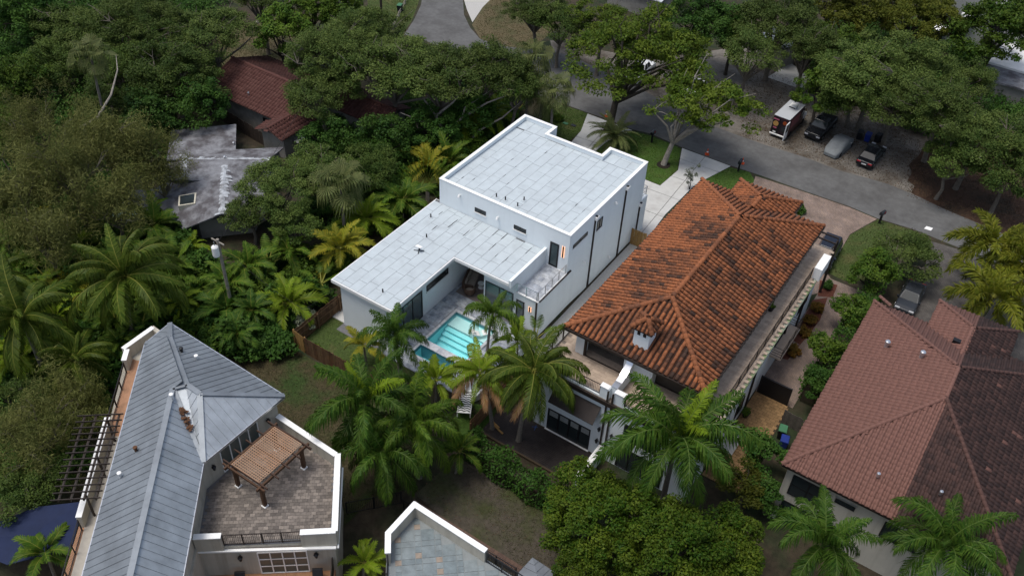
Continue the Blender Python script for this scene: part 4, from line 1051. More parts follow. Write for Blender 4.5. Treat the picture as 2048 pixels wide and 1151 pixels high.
# walls
T1 = 6.4
ring_poly = [(-33.9, 25.77), (-33.9, 19.4), (-31.17, 16.2), (-24.85, 21.2), (-28.6, 25.6)]
body = [(-47.2, 23.8), (-47.1, 26.5), (-45.0, 26.05), (-33.9, 25.95), (-28.6, 25.62), (-24.85, 21.2), (-31.17, 16.2), tuple(Vector(ER[:2]) + Vector((-.35, -.3))), tuple(Vector(EL2[:2]) + Vector((-1.2, -1.0)))]
m = MB(); m.prism(body, .2, T1 - .06); m.build('wall', M['cream'], gh, label='cream walls of the lower storeys')
up = [(-44.3, 24.2), (-44.4, 26.0), (-33.95, 25.9), (-33.95, 19.35), tuple(Vector(ER[:2]) + Vector((-.4, -.35))), tuple(Vector(EL2[:2]) + Vector((.4, .35)))]
m = MB(); m.prism(up, T1 - .05, 8.715); m.build('wall', M['cream'], gh, label='cream wall of the top storey')
# terrace parapet
m = MB()
def wallseg(m, a, b, t, z0, z1):
    m.bar((a[0], a[1], (z0 + z1) / 2), (b[0], b[1], (z0 + z1) / 2), t, z1 - z0)
seg = [((-33.9, 25.75), (-28.55, 25.58)), ((-28.5, 25.72), (-24.75, 21.28)), ((-24.72, 21.35), (-26.35, 20.02)), ((-29.95, 17.15), (-31.2, 16.15))]
for a, b in seg:
    m = MB(); wallseg(m, a, b, .3, T1 - .3, 7.4); m.build('parapet', M['cream'], gh)
m = MB()
for i_, (a, b) in enumerate(seg):
    m = MB(); wallseg(m, a, b, .38, 7.402, 7.46 + .004 * i_); m.build('parapet_cap', M['cap'], gh)
m = MB()
for a, b in (((-24.6, 21.1), (-31.3, 15.95)),): wallseg(m, a, b, .18, T1 - .42, T1 - .3)
m.bar((-28.3, 25.8, T1 - .38), (-24.5, 21.15, T1 - .38), .1, .12)
m.build('string_course', M['cap'], gh)
railing(gh, (-29.95, 17.2), (-26.4, 20.08), T1, 1.0, M['bronze'], .11, 1.1)
# terrace pavers
M['slate_o'] = mat('slate_paver', (0.25, 0.215, 0.185), .9, .2, 5, .15, 30, obj_tint=(.115, .10, .088))
M['slate_s'] = mat('slate_paver_field', (0.25, 0.215, 0.185), .9, .2, 5, .15, 30, tint=(.115, .10, .088))
m = MB(); m.prism(ring_poly, T1 - .058, T1 - .03); m.build('terrace_floor', M['grout'], gh)
inner = grow(ccw(ring_poly), -.16)
ca, sa = math.cos(.66), math.sin(.66)
cells = []
for i in range(-60, 60):
    for j in range(-60, 60):
        x = i * .31 + (j % 2) * .15; y = j * .24
        X = -30 + x * ca - y * sa; Y = 21 + x * sa + y * ca
        if inside(inner, X, Y): cells.append((X, Y))
cells.sort(key=lambda c: (Vector((c[0], c[1], T1)) - CAM_POS).length)
pm = MB(); pm.box(-.148, -.113, 0, .148, .113, .03); pmesh2 = pm.mesh('paver', M['slate_o']); ps = MB(); rotz = Matrix.Rotation(.66, 3, 'Z')
for k, (X, Y) in enumerate(cells):
    t = random.random() ** .8; z = T1 - .03 + random.uniform(0, .006)
    if k < 300: inst('paver', pmesh2, gh, (X, Y, z), (0, 0, .66)).color = (t, 0, 0, 1)
    else:
        ps.ct = t; q = [Vector((X, Y, z)) + rotz @ Vector(c) for c in ((-.148, -.113, 0), (.148, -.113, 0), (.148, .113, 0), (-.148, .113, 0))]
        ps.hexa(q, [p + Vector((0, 0, .03)) for p in q])
ps.build('paving', M['slate_s'], gh, tint=True, kind='stuff')
# terrace doors, lanterns
frame_window(gh, (-33.945, 20.9, T1 + .02), (0, 1, 0), 3.2, 2.1, (1, 0, 0), 4, fm=M['cap'], gm=M['glass2'], name='sliding_door')
for y in (20.2, 24.9): lantern(gh, (-33.945, y, 7.6), (1, 0, 0), 1.1)
# balcony below the terrace front
fd_ = Vector((6.32, 5.0, 0)).normalized(); fn = Vector((fd_.y, -fd_.x, 0))
P0 = Vector((-31.17, 16.2, 0))
m = MB(); q = [P0 + fd_ * .2, P0 + fd_ * 7.9, P0 + fd_ * 7.9 + fn * 4.5, P0 + fd_ * .2 + fn * 4.5]
m.prism([tuple(v[:2]) for v in q], 2.9, 3.2); bc = m.build('balcony', mat('terracotta_floor', (0.36, 0.19, 0.10), .8, .15, 3), gh)
for i in range(13):
    for j in range(7):
        a = P0 + fd_ * (.25 + i * .58) + fn * (.08 + j * .58); qq = [a, a + fn * .565, a + fn * .565 + fd_ * .565, a + fd_ * .565]
        t = MB(); t.hexa([(v.x, v.y, 3.202) for v in qq], [(v.x, v.y, 3.225) for v in qq]); t.build('tile', MATS['terracotta_floor'], bc)
dd = P0 + fd_ * 3.35
frame_window(gh, (dd.x, dd.y, 3.23), tuple(fd_), 3.0, 2.3, tuple(fn), 4, fm=M['cap'], gm=M['glass2'], name='french_door', rows=3)
for k in (2.35, 6.9): p = P0 + fd_ * k; lantern(gh, (p.x, p.y, 5.0), tuple(fn), 1.2)
m = MB(); e = P0 + fd_ * 7.8; m.bar((e.x, e.y, 4.0), tuple(e + fn * 4)[:2] + (4.0,), .06, 1.3); m.build('balcony_screen', M['bronze'], gh)
# terrace on the far side
el = [Vector(p) for p in (EL1, EL2)]; off = Vector((dl.y, -dl.x, 0)) * 1.0
side = Vector((-.765, -.644, 0))
m = MB(); q = [Vector(EL1) + Vector((.6, .6, 0)), Vector(EL2), Vector(EL2) + side * 2.3, Vector((-46.9, 24.0, 0))]
m.prism([tuple(v[:2]) for v in q], T1 - .055, T1 - .02); m.build('terrace_floor', mat('tan_tile', (0.40, 0.22, 0.13), .85, .12, 4, col2=(.30, .17, .10), c2scale=.8), gh)
def edge(t, k=0.0): return Vector((-46.75, 23.85, 0)) + dl * t + side * k
m = MB(); wallseg(m, (-47.15, 26.5), (-47.1, 23.8), .3, T1 - .4, 7.4); wallseg(m, edge(-.1), edge(1.0), .3, T1 - .4, 7.4); wallseg(m, (-45.2, 26.35), (-47.3, 26.5), .3, T1 - .4, 7.4); m.build('parapet', M['cream'], gh)
m = MB(); wallseg(m, edge(6.2), edge(7.6), .3, T1 - .4, 7.4); wallseg(m, edge(7.6), edge(14.0), .3, T1 - .4, 7.3); m.build('parapet', M['cream'], gh)
m = MB(); wallseg(m, (-47.15, 26.5), (-47.1, 23.8), .36, 7.402, 7.45); wallseg(m, edge(-.1), edge(1.0), .36, 7.405, 7.453); m.build('parapet_cap', M['cap'], gh); m = MB(); wallseg(m, edge(6.2), edge(14.0), .36, 7.402, 7.45); m.build('parapet_cap', M['cap'], gh)
railing(gh, edge(1.2), edge(6.0), T1, 1.0, M['black'], .12, 1.6)
railing(gh, edge(14.2), edge(24.0), T1, 1.0, M['black'], .12, 1.6)
m = MB(); q = [edge(7.0, -.1), edge(24, -.1), edge(24, -2.0), edge(7.0, -2.0)]; m.prism([tuple(v[:2]) for v in q], T1 - .018, T1 + .01); m.build('terrace_floor', mat('pale_terrace', (.40, .37, .32), .9, .1, 3), gh)
# pergola over the far-side terrace
pg = thing('pergola', 'dark slatted pergola over the narrow side terrace of the metal roof house', 'pergola', tuple(edge(9.0)[:2]) + (T1,))
for k in (-1.2, -.5, .25, .95):
    a, b = edge(7.0, k), edge(13.6, k); m = MB(); m.bar((a.x, a.y, 8.55), (b.x, b.y, 8.55), .09, .16); m.build('beam', M['bronze'], pg)
for i in range(14):
    a, b = edge(7.1 + i * .5, -1.5), edge(7.1 + i * .5, 1.35); m = MB(); m.bar((a.x, a.y, 8.7), (b.x, b.y, 8.7), .05, .1); m.build('slat', M['bronze'], pg)
for t in (7.4, 10.3, 13.2):
    a = edge(t, -.5); m = MB(); m.box(a.x - .06, a.y - .06, T1, a.x + .06, a.y + .06, 8.47); m.build('post', M['bronze'], pg)
# pergola on the paved roof terrace with a rolled-out lattice cover
pv = thing('pergola', 'brown timber pergola with a tan lattice cover on the paved roof terrace', 'pergola', (-31.4, 22.4, T1))
pc = [(-32.75, 20.55), (-32.85, 24.35), (-29.95, 24.3), (-29.85, 20.4)]
PZ = 8.55
for x, y in ((-32.45, 20.7), (-32.55, 24.2), (-30.1, 24.15), (-30.0, 20.6)):
    m = MB(); m.box(x - .11, y - .11, T1, x + .11, y + .11, PZ - .2); po = m.build('post', M['wood'], pv)
    m = MB(); m.box(x - .17, y - .17, T1, x + .17, y + .17, T1 + .09); m.build('post_foot', M['cap'], po)
for x in (-32.7, -29.92):
    m = MB(); m.box(x - .06, 20.2, PZ - .2, x + .06, 24.7, PZ); m.build('beam', M['wood'], pv)
for y in (20.45, 24.45):
    m = MB(); m.box(-33.1, y - .05, PZ - .18, -29.5, y + .05, PZ - .02); m.build('beam', M['wood'], pv)
for i in range(5):
    y = 20.6 + i * .95; m = MB(); m.box(-33.2, y - .04, PZ + .003, -29.4, y + .04, PZ + .12); m.build('rafter', mat('dark_timber', (.055, .03, .02), .8, .2, 4), pv)
M['lattice'] = mat('tan_lattice', (0.31, 0.20, 0.13), .8, .15, 4, col2=(.34, .20, .12), c2scale=.9)
m = MB(); n1, n2 = 15, 23
for i in range(n1 + 1):
    x = -32.45 + i * (2.35 / n1); m.box(x - .03, 20.62, PZ + .14 + .015 * math.sin(i), x + .03, 24.25, PZ + .155 + .015 * math.sin(i))
for j in range(n2 + 1):
    y = 20.62 + j * (3.63 / n2); m.box(-32.47, y - .03, PZ + .172 + .02 * math.sin(j * .7), -30.08, y + .03, PZ + .187 + .02 * math.sin(j * .7))
m.build('lattice_cover', M['lattice'], pv)
# blue shade sail
sail = MB(); P = [Vector((-46.0, 8.5, 3.2)), Vector((-43.4, 13.0, 3.9)), Vector((-40.9, 15.0, 4.3)), Vector((-38.6, 12.3, 4.3)), Vector((-41.6, 9.6, 3.3))]
c = sum(P, Vector()) / 5 - Vector((0, 0, .35)); N_ = 6
for k in range(5):
    a, b = P[k], P[(k + 1) % 5]
    for r in range(N_):
        t0, t1 = r / N_, (r + 1) / N_
        g = lambda p, t: c.lerp(p, t) + Vector((0, 0, .12 * math.sin(t * 3.1)))
        for s in (0, .025): sail.poly([g(a, t0) + Vector((0, 0, s)), g(a, t1) + Vector((0, 0, s)), g(b, t1) + Vector((0, 0, s)), g(b, t0) + Vector((0, 0, s))])
so = sail.build('shade_sail', mat('navy_canvas', (0.010, 0.018, 0.055), .8, .12, 2), smooth=True); tag(so, 'navy blue shade sail stretched beside the metal roof house', 'sail')
# ---------------------------------------------------------------- flagstone roof terrace at the bottom
th_ = thing('flagstone_terrace_house', 'cream building top with a bluish flagstone roof terrace behind a white parapet', 'building', (-18.5, 23.0, 0))
m = MB(); tp = [(-21.1, 21.6), (-22.2, 22.95), (-22.2, 25.65), (-11.0, 25.5), (-11.0, 15.0), (-16.0, 15.0)]; m.prism(tp, 0, 6.34); m.build('wall', M['cream'], th_)
m = MB()
seg = [((-16.6, 25.45), (-22.2, 25.55)), ((-22.07, 25.7), (-22.07, 22.95)), ((-22.1, 23.06), (-21.2, 21.95))]
for i_, (a, b) in enumerate(seg): wallseg(m, a, b, .26, 5.9 + .004 * i_, 7.4 - .004 * i_)
m.build('parapet', M['cream'], th_)
for i_, (a, b) in enumerate(seg):
    m = MB(); wallseg(m, a, b, .36, 7.402, 7.47 + .004 * i_); m.build('parapet_cap', M['cap'], th_)
railing(th_, (-16.5, 25.4), (-11.0, 25.3), 6.4, 1.0, M['black'], .12, 1.2)
railing(th_, (-21.15, 21.85), (-16.0, 15.3), 6.4, 1.0, M['black'], .12, 1.2)
M['flag'] = mat('blue_flagstone', (0.165, 0.20, 0.21), .7, .22, 2.0, .1, 25, obj_tint=(.205, .235, .24), col2=(.13, .16, .17), c2scale=1.2)
M['flagsmall'] = mat('tan_flagstone', (0.27, 0.22, 0.175), .8, .2, 3)
m = MB(); m.prism(tp, 6.342, 6.36); m.build('terrace_floor', mat('pale_grout', (.22, .24, .24), .9, .1, 4), th_)
inn_t = grow(ccw(tp), -.1)
ca, sa = math.cos(.72), math.sin(.72)
for i in range(-14, 16):
    for j in range(-14, 16):
        for (dx, dy, w, h, mt) in ((0, 0, .80, .80, 'flag'), (.82, .0, .38, .38, 'flag' if (i + j) % 3 else 'flagsmall'), (.82, .40, .38, .40, 'flag'), (.0, .82, .80, .36, 'flag'), (.82, .82, .38, .36, 'flagsmall' if (i * 2 + j) % 4 == 0 else 'flag')):
            x0, y0 = i * 1.22 + dx, j * 1.20 + dy
            q = [(x0, y0), (x0 + w - .015, y0), (x0 + w - .015, y0 + h - .015), (x0, y0 + h - .015)]
            q = [(-19 + x * ca - y * sa, 22.5 + x * sa + y * ca) for x, y in q]
            if all(inside(inn_t, *p) for p in q) and q[0][1] > 19.0:
                t = MB(); t.prism(q, 6.362, 6.385 + random.uniform(0, .005)); o = t.build('flagstone', M[mt], th_); o.color = (random.random(), 0, 0, 1)
M['oldzinc'] = metal_mat('dull_zinc_roofing', (0.20, 0.22, 0.245), (0.16, 0.175, 0.195), .7, .3)
gp = thing('metal_roof_pavilion', 'small garden building with a hipped grey metal roof at the bottom edge', 'building', (-14.2, 27.9, 0))
q = [(-15.5, 27.7, 3.2), (-15.38, 29.05, 3.2), (-12.2, 28.95, 3.2), (-12.0, 26.0, 3.2), (-15.3, 26.0, 3.2)]; cx = (-14.0, 27.6, 3.75)
for i in range(5): seam_roof(gp, [q[i], q[(i + 1) % 5], cx], .45, M['oldzinc'])
m = MB(); m.prism([(-15.2, 26.3), (-12.3, 26.3), (-12.4, 28.7), (-15.1, 28.75)], 0, 3.1); m.build('wall', M['cream'], gp)

# ---------------------------------------------------------------- old bungalow with the weathered grey coated roof
M['oldroof'] = mat('weathered_grey_coating', (0.20, 0.205, 0.22), .85, .25, 1.8, .15, 10, col2=(0.085, 0.08, 0.086), c2scale=.7, c2pos=(.42, .6))
M['oldroof2'] = mat('pale_coating_streaks', (0.42, 0.45, 0.48), .8, .25, 2.5, .1, 12, col2=(0.2, 0.205, 0.215), c2scale=1.4, c2pos=(.45, .6))
ob = thing('grey_roof_bungalow', 'old bungalow with a streaked grey coated roof and a square skylight under the trees', 'house', (-63.5, 46.0, 0))
def roofslab(parent, pts, t=.12, mt=None, name='roof', label=None):
    m = MB(); n = len(pts); q = [Vector(p) for p in pts]
    if (q[1] - q[0]).cross(q[2] - q[0]).z < 0: q = q[::-1]
    lo = [p - Vector((0, 0, t)) for p in q]
    m.raw(lo + q, [tuple(range(n))[::-1], tuple(range(n, 2 * n))] + [(i, (i + 1) % n, n + (i + 1) % n, n + i) for i in range(n)])
    o = m.build(name, mt or M['oldroof'], parent)
    if label: o['label'] = label
    return o
ra, rb = (-66.2, 45.6, 4.3), (-60.0, 50.4, 4.3)
roofslab(ob, [(-73.3, 49.4, 2.95), (-69.0, 54.3, 2.95), (-65.1, 50.6, 3.2), (-69.1, 45.3, 3.2)], label='flat back wing of the roof')
roofslab(ob, [(-69.0, 45.2, 3.25), (-65.0, 50.7, 3.25), (-61.8, 54.0, 3.1), rb, ra])
roofslab(ob, [(-69.0, 44.3, 3.1), ra, (-63.9, 43.0, 4.25), (-67.2, 42.4, 3.1)])
roofslab(ob, [rb, (-58.5, 48.5, 3.1), (-61.5, 45.5, 3.6), (-63.8, 43.2, 4.2), ra])
roofslab(ob, [(-62.6, 47.0, 4.32), (-57.0, 41.5, 4.32), (-59.4, 38.9, 3.05), (-66.5, 40.5, 3.1), (-65.0, 44.0, 3.8)], label='front gable slope with skylight')
roofslab(ob, [(-62.6, 47.0, 4.32), (-57.0, 41.5, 4.32), (-54.5, 44.2, 3.05), (-59.5, 48.9, 3.05)])
roofslab(ob, [(-68.4, 39.5, 2.9), (-66.6, 41.6, 2.9), (-63.0, 38.6, 2.9), (-64.6, 36.2, 2.9)], label='low side porch roof')
m = MB()
for a, b, w in ((ra, rb, .5), (ra, (-68.3, 46.4, 3.6), .3), (ra, (-64.0, 43.1, 4.26), .35), ((-62.6, 47.0, 4.34), (-57.0, 41.5, 4.34), .6)):
    a, b = Vector(a), Vector(b); d = (b - a).normalized(); sd = Vector((d.y, -d.x, 0)); L = (b - a).length; k = int(L / .5)
    for i in range(k):
        for s_ in (-1, 1):
            p0 = a + d * (L * i / k) + Vector((0, 0, .012)); p1 = a + d * (L * (i + 1) / k) + Vector((0, 0, .012)); q = random.uniform(.3, 1.5) * w; dn = Vector((0, 0, -q * .27))
            m.poly([p0, p1, p1 + sd * s_ * q + dn, p0 + sd * s_ * q * random.uniform(.5, 1) + dn][::s_])
m.build('ridge_coating', M['oldroof2'], ob)
sk = MB(); skc = Vector((-61.6, 41.4, 0)); ud = Vector((.62, .78, 0)) * 0
c4 = [(-61.3, 40.2), (-60.4, 41.4), (-61.6, 42.6), (-62.5, 41.3)]
sk.prism(c4, 3.3, 4.02); s1 = sk.build('skylight', mat('cream_frame', (.55, .52, .42), .7), ob)
sk = MB(); sk.prism(grow(ccw(c4), -.14), 4.022, 4.05); sk.build('pane', M['glass'], s1)
m = MB(); m.prism([(-68.2, 44.2), (-64.7, 50.3), (-61.8, 53.3), (-56.2, 44.2), (-59.4, 40.6), (-65.6, 41.2)], 0, 2.95); m.prism([(-72.6, 49.4), (-69.0, 53.6), (-65.6, 50.5), (-69.0, 46)], 0, 2.8); m.build('wall', MATS['grey_stucco'], ob)
m = MB(); m.hexa([(-66.5, 36.8, 2.92), (-65.2, 38.4, 2.92), (-64.6, 37.9, 2.92), (-65.8, 36.3, 2.92)], [(-66.5, 36.8, 2.97), (-65.2, 38.4, 2.97), (-64.6, 37.9, 2.97), (-65.8, 36.3, 2.97)]); tag(m.build('blue_tarp', mat('pale_blue_tarp', (.25, .42, .46), .6, .2, 3)), 'pale blue tarp lying on the porch roof of the grey bungalow', 'tarp')
for p in ((-66.0, 51.2, 3.15), (-63.5, 47.9, 4.2)): roof_vent(ob, p, .12, .3)
surf('brick_terrace', [(-53.55,41.08,-0.00), (-50.37,43.91,0.00), (-49.28,43.41,0.00), (-50.95,40.69,0.00), (-53.17,39.19,0.00)], zg(-58, 36) + .04, M['paver'])
surf('brick_path', [(-71.98,55.24,0.00), (-70.08,56.72,0.00), (-67.50,54.95,0.00), (-68.74,53.98,0.00)], .03, M['paver'])
surf('brick_path', [(-78.91,55.39,0.00), (-75.39,55.85,0.00), (-74.80,54.60,0.00), (-77.13,53.83,0.00)], .03, MATS['red_mulch'])
# ---------------------------------------------------------------- buildings at the top of the picture
fb = thing('grey_apartment_block', 'pale grey two storey block with windows at the top right corner', 'building', (-8.0, 131.0, 0))
m = MB(); m.box(-15.5, 128.2, 0, -2, 142, 7.5); m.build('wall', mat('pale_grey_wall', (.36, .37, .36), .9, .05, 1), fb)
frame_window(fb, (-12.9, 128.2, 4.2), (1, 0, 0), 1.6, 2.2, (0, -1, 0), 2); frame_window(fb, (-15.3, 128.2, .3), (1, 0, 0), 1.0, 2.1, (0, -1, 0), 1); frame_window(fb, (-9.0, 128.2, 4.2), (1, 0, 0), 1.6, 2.2, (0, -1, 0), 2)
m = MB(); m.hexa([(-15.6, 127.2, 2.5), (-14.0, 127.2, 2.5), (-14.0, 128.19, 3.1), (-15.6, 128.19, 3.1)], [(-15.6, 127.2, 2.56), (-14.0, 127.2, 2.56), (-14.0, 128.19, 3.16), (-15.6, 128.19, 3.16)]); m.build('awning', M['alu'], fb)
m = MB(); m.hexa([(-13.0, 127.3, 4.9), (-11.2, 127.3, 4.9), (-11.2, 128.1, 5.3), (-13.0, 128.1, 5.3)], [(-13.0, 127.3, 4.96), (-11.2, 127.3, 4.96), (-11.2, 128.1, 5.36), (-13.0, 128.1, 5.36)]); m.build('awning', M['alu'], fb)
wb = thing('white_roof_house', 'low house with a flat grey and white roof at the right edge', 'house', (-2, 121, 0))
m = MB(); m.box(-6.8, 116.8, 0, 8, 128, 2.9); m.build('wall', MATS['grey_stucco'], wb)
m = MB(); m.box(-7.2, 120.6, 2.9, 8.4, 128.5, 3.2); m.build('roof', M['cap'], wb); m = MB(); m.box(-7.2, 116.4, 2.7, 8.4, 120.59, 2.95); m.build('roof', M['oldroof'], wb)
surf('brick_terrace', [(-7, 110), (8, 110), (8, 116.3), (-7, 116.3)], .03, M['paver'])
wc = thing('white_metal_roof_house', 'white corrugated roof glimpsed between the trees at the top edge', 'house', (-52, 110, 0))
m = MB(); m.box(-56, 111, 0, -48, 118, 2.8); m.build('wall', MATS['grey_stucco'], wc)
for i in range(11):
    m = MB(); x = -56.4 + i * .8; m.hexa([(x, 110.6, 2.75), (x + .74, 110.6, 2.75), (x + .74, 118.4, 3.6), (x, 118.4, 3.6)], [(x, 110.6, 2.85), (x + .74, 110.6, 2.85), (x + .74, 118.4, 3.7), (x, 118.4, 3.7)]); m.build('roof_panel', MATS['pale_coating_streaks'], wc)
gd = thing('grey_garage', 'low grey flat roofed garage behind the parked van across the street', 'garage', (-28.5, 97.5, 0))
m = MB(); q = [(-32.75,108.96,0.00), (-29.11,108.44,0.00), (-27.94,112.45,0.00), (-32.17,113.51,0.00)]; m.prism([p[:2] for p in q], 0, 2.9); m.build('wall', MATS['grey_stucco'], gd)
m = MB(); m.prism(grow(ccw([p[:2] for p in q]), .3), 2.903, 3.1); m.build('roof', M['zinc'], gd)

# ---------------------------------------------------------------- plants
def leaf_mat(name, c1, c2, trans=.28, rough=.55, var=.18):
    return mat(name, c1, rough, var, 1.1, tint=c2, trans=trans, spec=.12, vary=.24)
M['l_oak'] = leaf_mat('oak_leaf', (0.044, 0.081, 0.016), (0.132, 0.173, 0.041))
M['l_oakdark'] = leaf_mat('oak_leaf_dark', (0.034, 0.068, 0.013), (0.104, 0.146, 0.030))
M['l_green'] = leaf_mat('broad_leaf', (0.036, 0.088, 0.010), (0.115, 0.170, 0.020))
M['l_dark'] = leaf_mat('dark_leaf', (0.024, 0.071, 0.012), (0.073, 0.140, 0.022))
M['l_street'] = leaf_mat('mahogany_leaf', (0.051, 0.100, 0.010), (0.140, 0.183, 0.020))
M['l_olive'] = leaf_mat('casuarina_needle', (0.081, 0.100, 0.024), (0.238, 0.244, 0.076))
M['l_yellow'] = leaf_mat('yellowish_leaf', (0.060, 0.080, 0.010), (0.130, 0.135, 0.018))
M['l_mango'] = leaf_mat('mango_leaf', (0.028, 0.076, 0.006), (0.115, 0.150, 0.014))
M['l_hedge'] = leaf_mat('hedge_leaf', (0.030, 0.085, 0.012), (0.070, 0.150, 0.025))
M['l_white'] = leaf_mat('variegated_leaf', (0.20, 0.25, 0.15), (0.52, 0.55, 0.42))
M['l_flower'] = leaf_mat('flowering_leaf', (0.05, 0.11, 0.018), (0.11, 0.18, 0.03))
M['l_croton'] = leaf_mat('croton_leaf', (0.20, 0.10, 0.018), (0.12, 0.10, 0.02))
M['l_olivetree'] = leaf_mat('silver_leaf', (0.10, 0.12, 0.08), (0.20, 0.22, 0.16))
M['bark'] = mat('grey_bark', (0.15, 0.13, 0.105), .95, .3, 5, .4, 15)
M['barkdark'] = mat('dark_bark', (0.055, 0.046, 0.036), .95, .3, 5, .4, 15)
M['barkpale'] = mat('pale_bark', (0.26, 0.235, 0.20), .95, .3, 4, .4, 15)

def kite_mesh(name, pos, nrm, size, tint, mats, aspect=.5, axis=None):
    """many separate leaf-sized faces"""
    n = len(pos)
    nrm = nrm / np.linalg.norm(nrm, axis=1)[:, None]
    r = rng.normal(size=(n, 3)) if axis is None else axis + rng.normal(size=(n, 3)) * .25
    a = r - nrm * (r * nrm).sum(1)[:, None]; a /= np.linalg.norm(a, axis=1)[:, None] + 1e-9
    b = np.cross(nrm, a)
    s = size[:, None]
    v = np.empty((n, 4, 3), np.float32)
    v[:, 0] = pos - a * s * .5; v[:, 1] = pos + b * s * aspect * .5; v[:, 2] = pos + a * s * .5 - nrm * s * .12; v[:, 3] = pos - b * s * aspect * .5
    me = bpy.data.meshes.new(name)
    me.vertices.add(n * 4); me.vertices.foreach_set('co', v.reshape(-1))
    me.loops.add(n * 4); me.loops.foreach_set('vertex_index', np.arange(n * 4, dtype=np.int32))
    me.polygons.add(n); me.polygons.foreach_set('loop_start', np.arange(0, n * 4, 4, dtype=np.int32)); me.polygons.foreach_set('loop_total', np.full(n, 4, np.int32))
    at = me.attributes.new('tint', 'FLOAT', 'FACE'); at.data.foreach_set('value', np.clip(tint, 0, 1).astype(np.float32))
    me.materials.append(mats); me.update(calc_edges=True)
    return me

def crown_clumps(R, H, n, lo=-.3, rough=.25, inner=.25):
    """clump centres over an uneven dome of radius R and height H (centre at 0)"""
    d = rng.normal(size=(n * 3, 3)); d /= np.linalg.norm(d, axis=1)[:, None]
    d = d[d[:, 2] > lo][:n]
    ph = rng.uniform(0, 6.28, 6); az = np.arctan2(d[:, 1], d[:, 0])
    lob = 1 + rough * (np.sin(az * 2 + ph[0]) * .5 + np.sin(az * 3 + ph[1]) * .6 + np.sin(az * 5 + ph[2] + d[:, 2] * 3) * .5)
    r = lob * rng.uniform(.78, 1.0, len(d)); k = rng.random(len(d)) < inner; r[k] *= rng.uniform(.35, .8, k.sum())
    return d * r[:, None] * np.array([R, R, H])

def leaf_clumps(cen, cr, per, ls, flat=.6, updir=.9):
    n = len(cen)
    m = n * per
    off = rng.normal(size=(m, 3)); off /= np.linalg.norm(off, axis=1)[:, None]
    off *= (rng.random(m) ** .45)[:, None]
    rad = np.repeat(cr * rng.uniform(.7, 1.3, n), per)
    off *= rad[:, None] * np.array([1, 1, flat])
    pos = np.repeat(cen, per, axis=0) + off
    nr = off / (rad[:, None] + 1e-6) * .8 + np.array([0, 0, updir]) + rng.normal(size=(m, 3)) * .55
    size = ls * rng.uniform(.6, 1.35, m)
    ct = np.repeat(rng.uniform(0, .55, n), per)
    tint = ct + rng.uniform(-.15, .45, m)
    return pos, nr, size, tint

def limbs(mb, base, fork, cen, n1, r0, n2=2, crook=.12, ext=1.0):
    """trunk from base to fork, limbs to some clump centres, thinner branches on to neighbours"""
    base = Vector(base); fork = Vector(fork)
    mid = base.lerp(fork, .5) + Vector((rng.normal() * .12, rng.normal() * .12, 0))
    mb.tube([base - Vector((0, 0, .3)), base + (mid - base) * .15, mid, fork], [r0 * 1.5, r0 * 1.08, r0 * .9, r0 * .8], 7, False)
    idx = rng.permutation(len(cen))[:n1]
    for i in idx:
        c = fork.lerp(Vector(cen[i]), ext); L = (c - fork).length
        p1 = fork.lerp(c, .35) + Vector((rng.normal() * crook * L, rng.normal() * crook * L, .10 * L)); p2 = fork.lerp(c, .7) + Vector((rng.normal() * crook * L * .7, rng.normal() * crook * L * .7, .08 * L))
        mb.tube([fork, p1, p2, c], [r0 * .62, r0 * .36, r0 * .2, r0 * .06], 5, False)
        dist = np.linalg.norm(cen - cen[i], axis=1); nb = np.argsort(dist)[1:1 + n2]
        for j in nb:
            q = Vector(cen[j]); k = p2.lerp(q, .5) + Vector((rng.normal() * .2, rng.normal() * .2, .25))
            mb.tube([p2, k, q], [r0 * .15, r0 * .09, r0 * .035], 4, False)

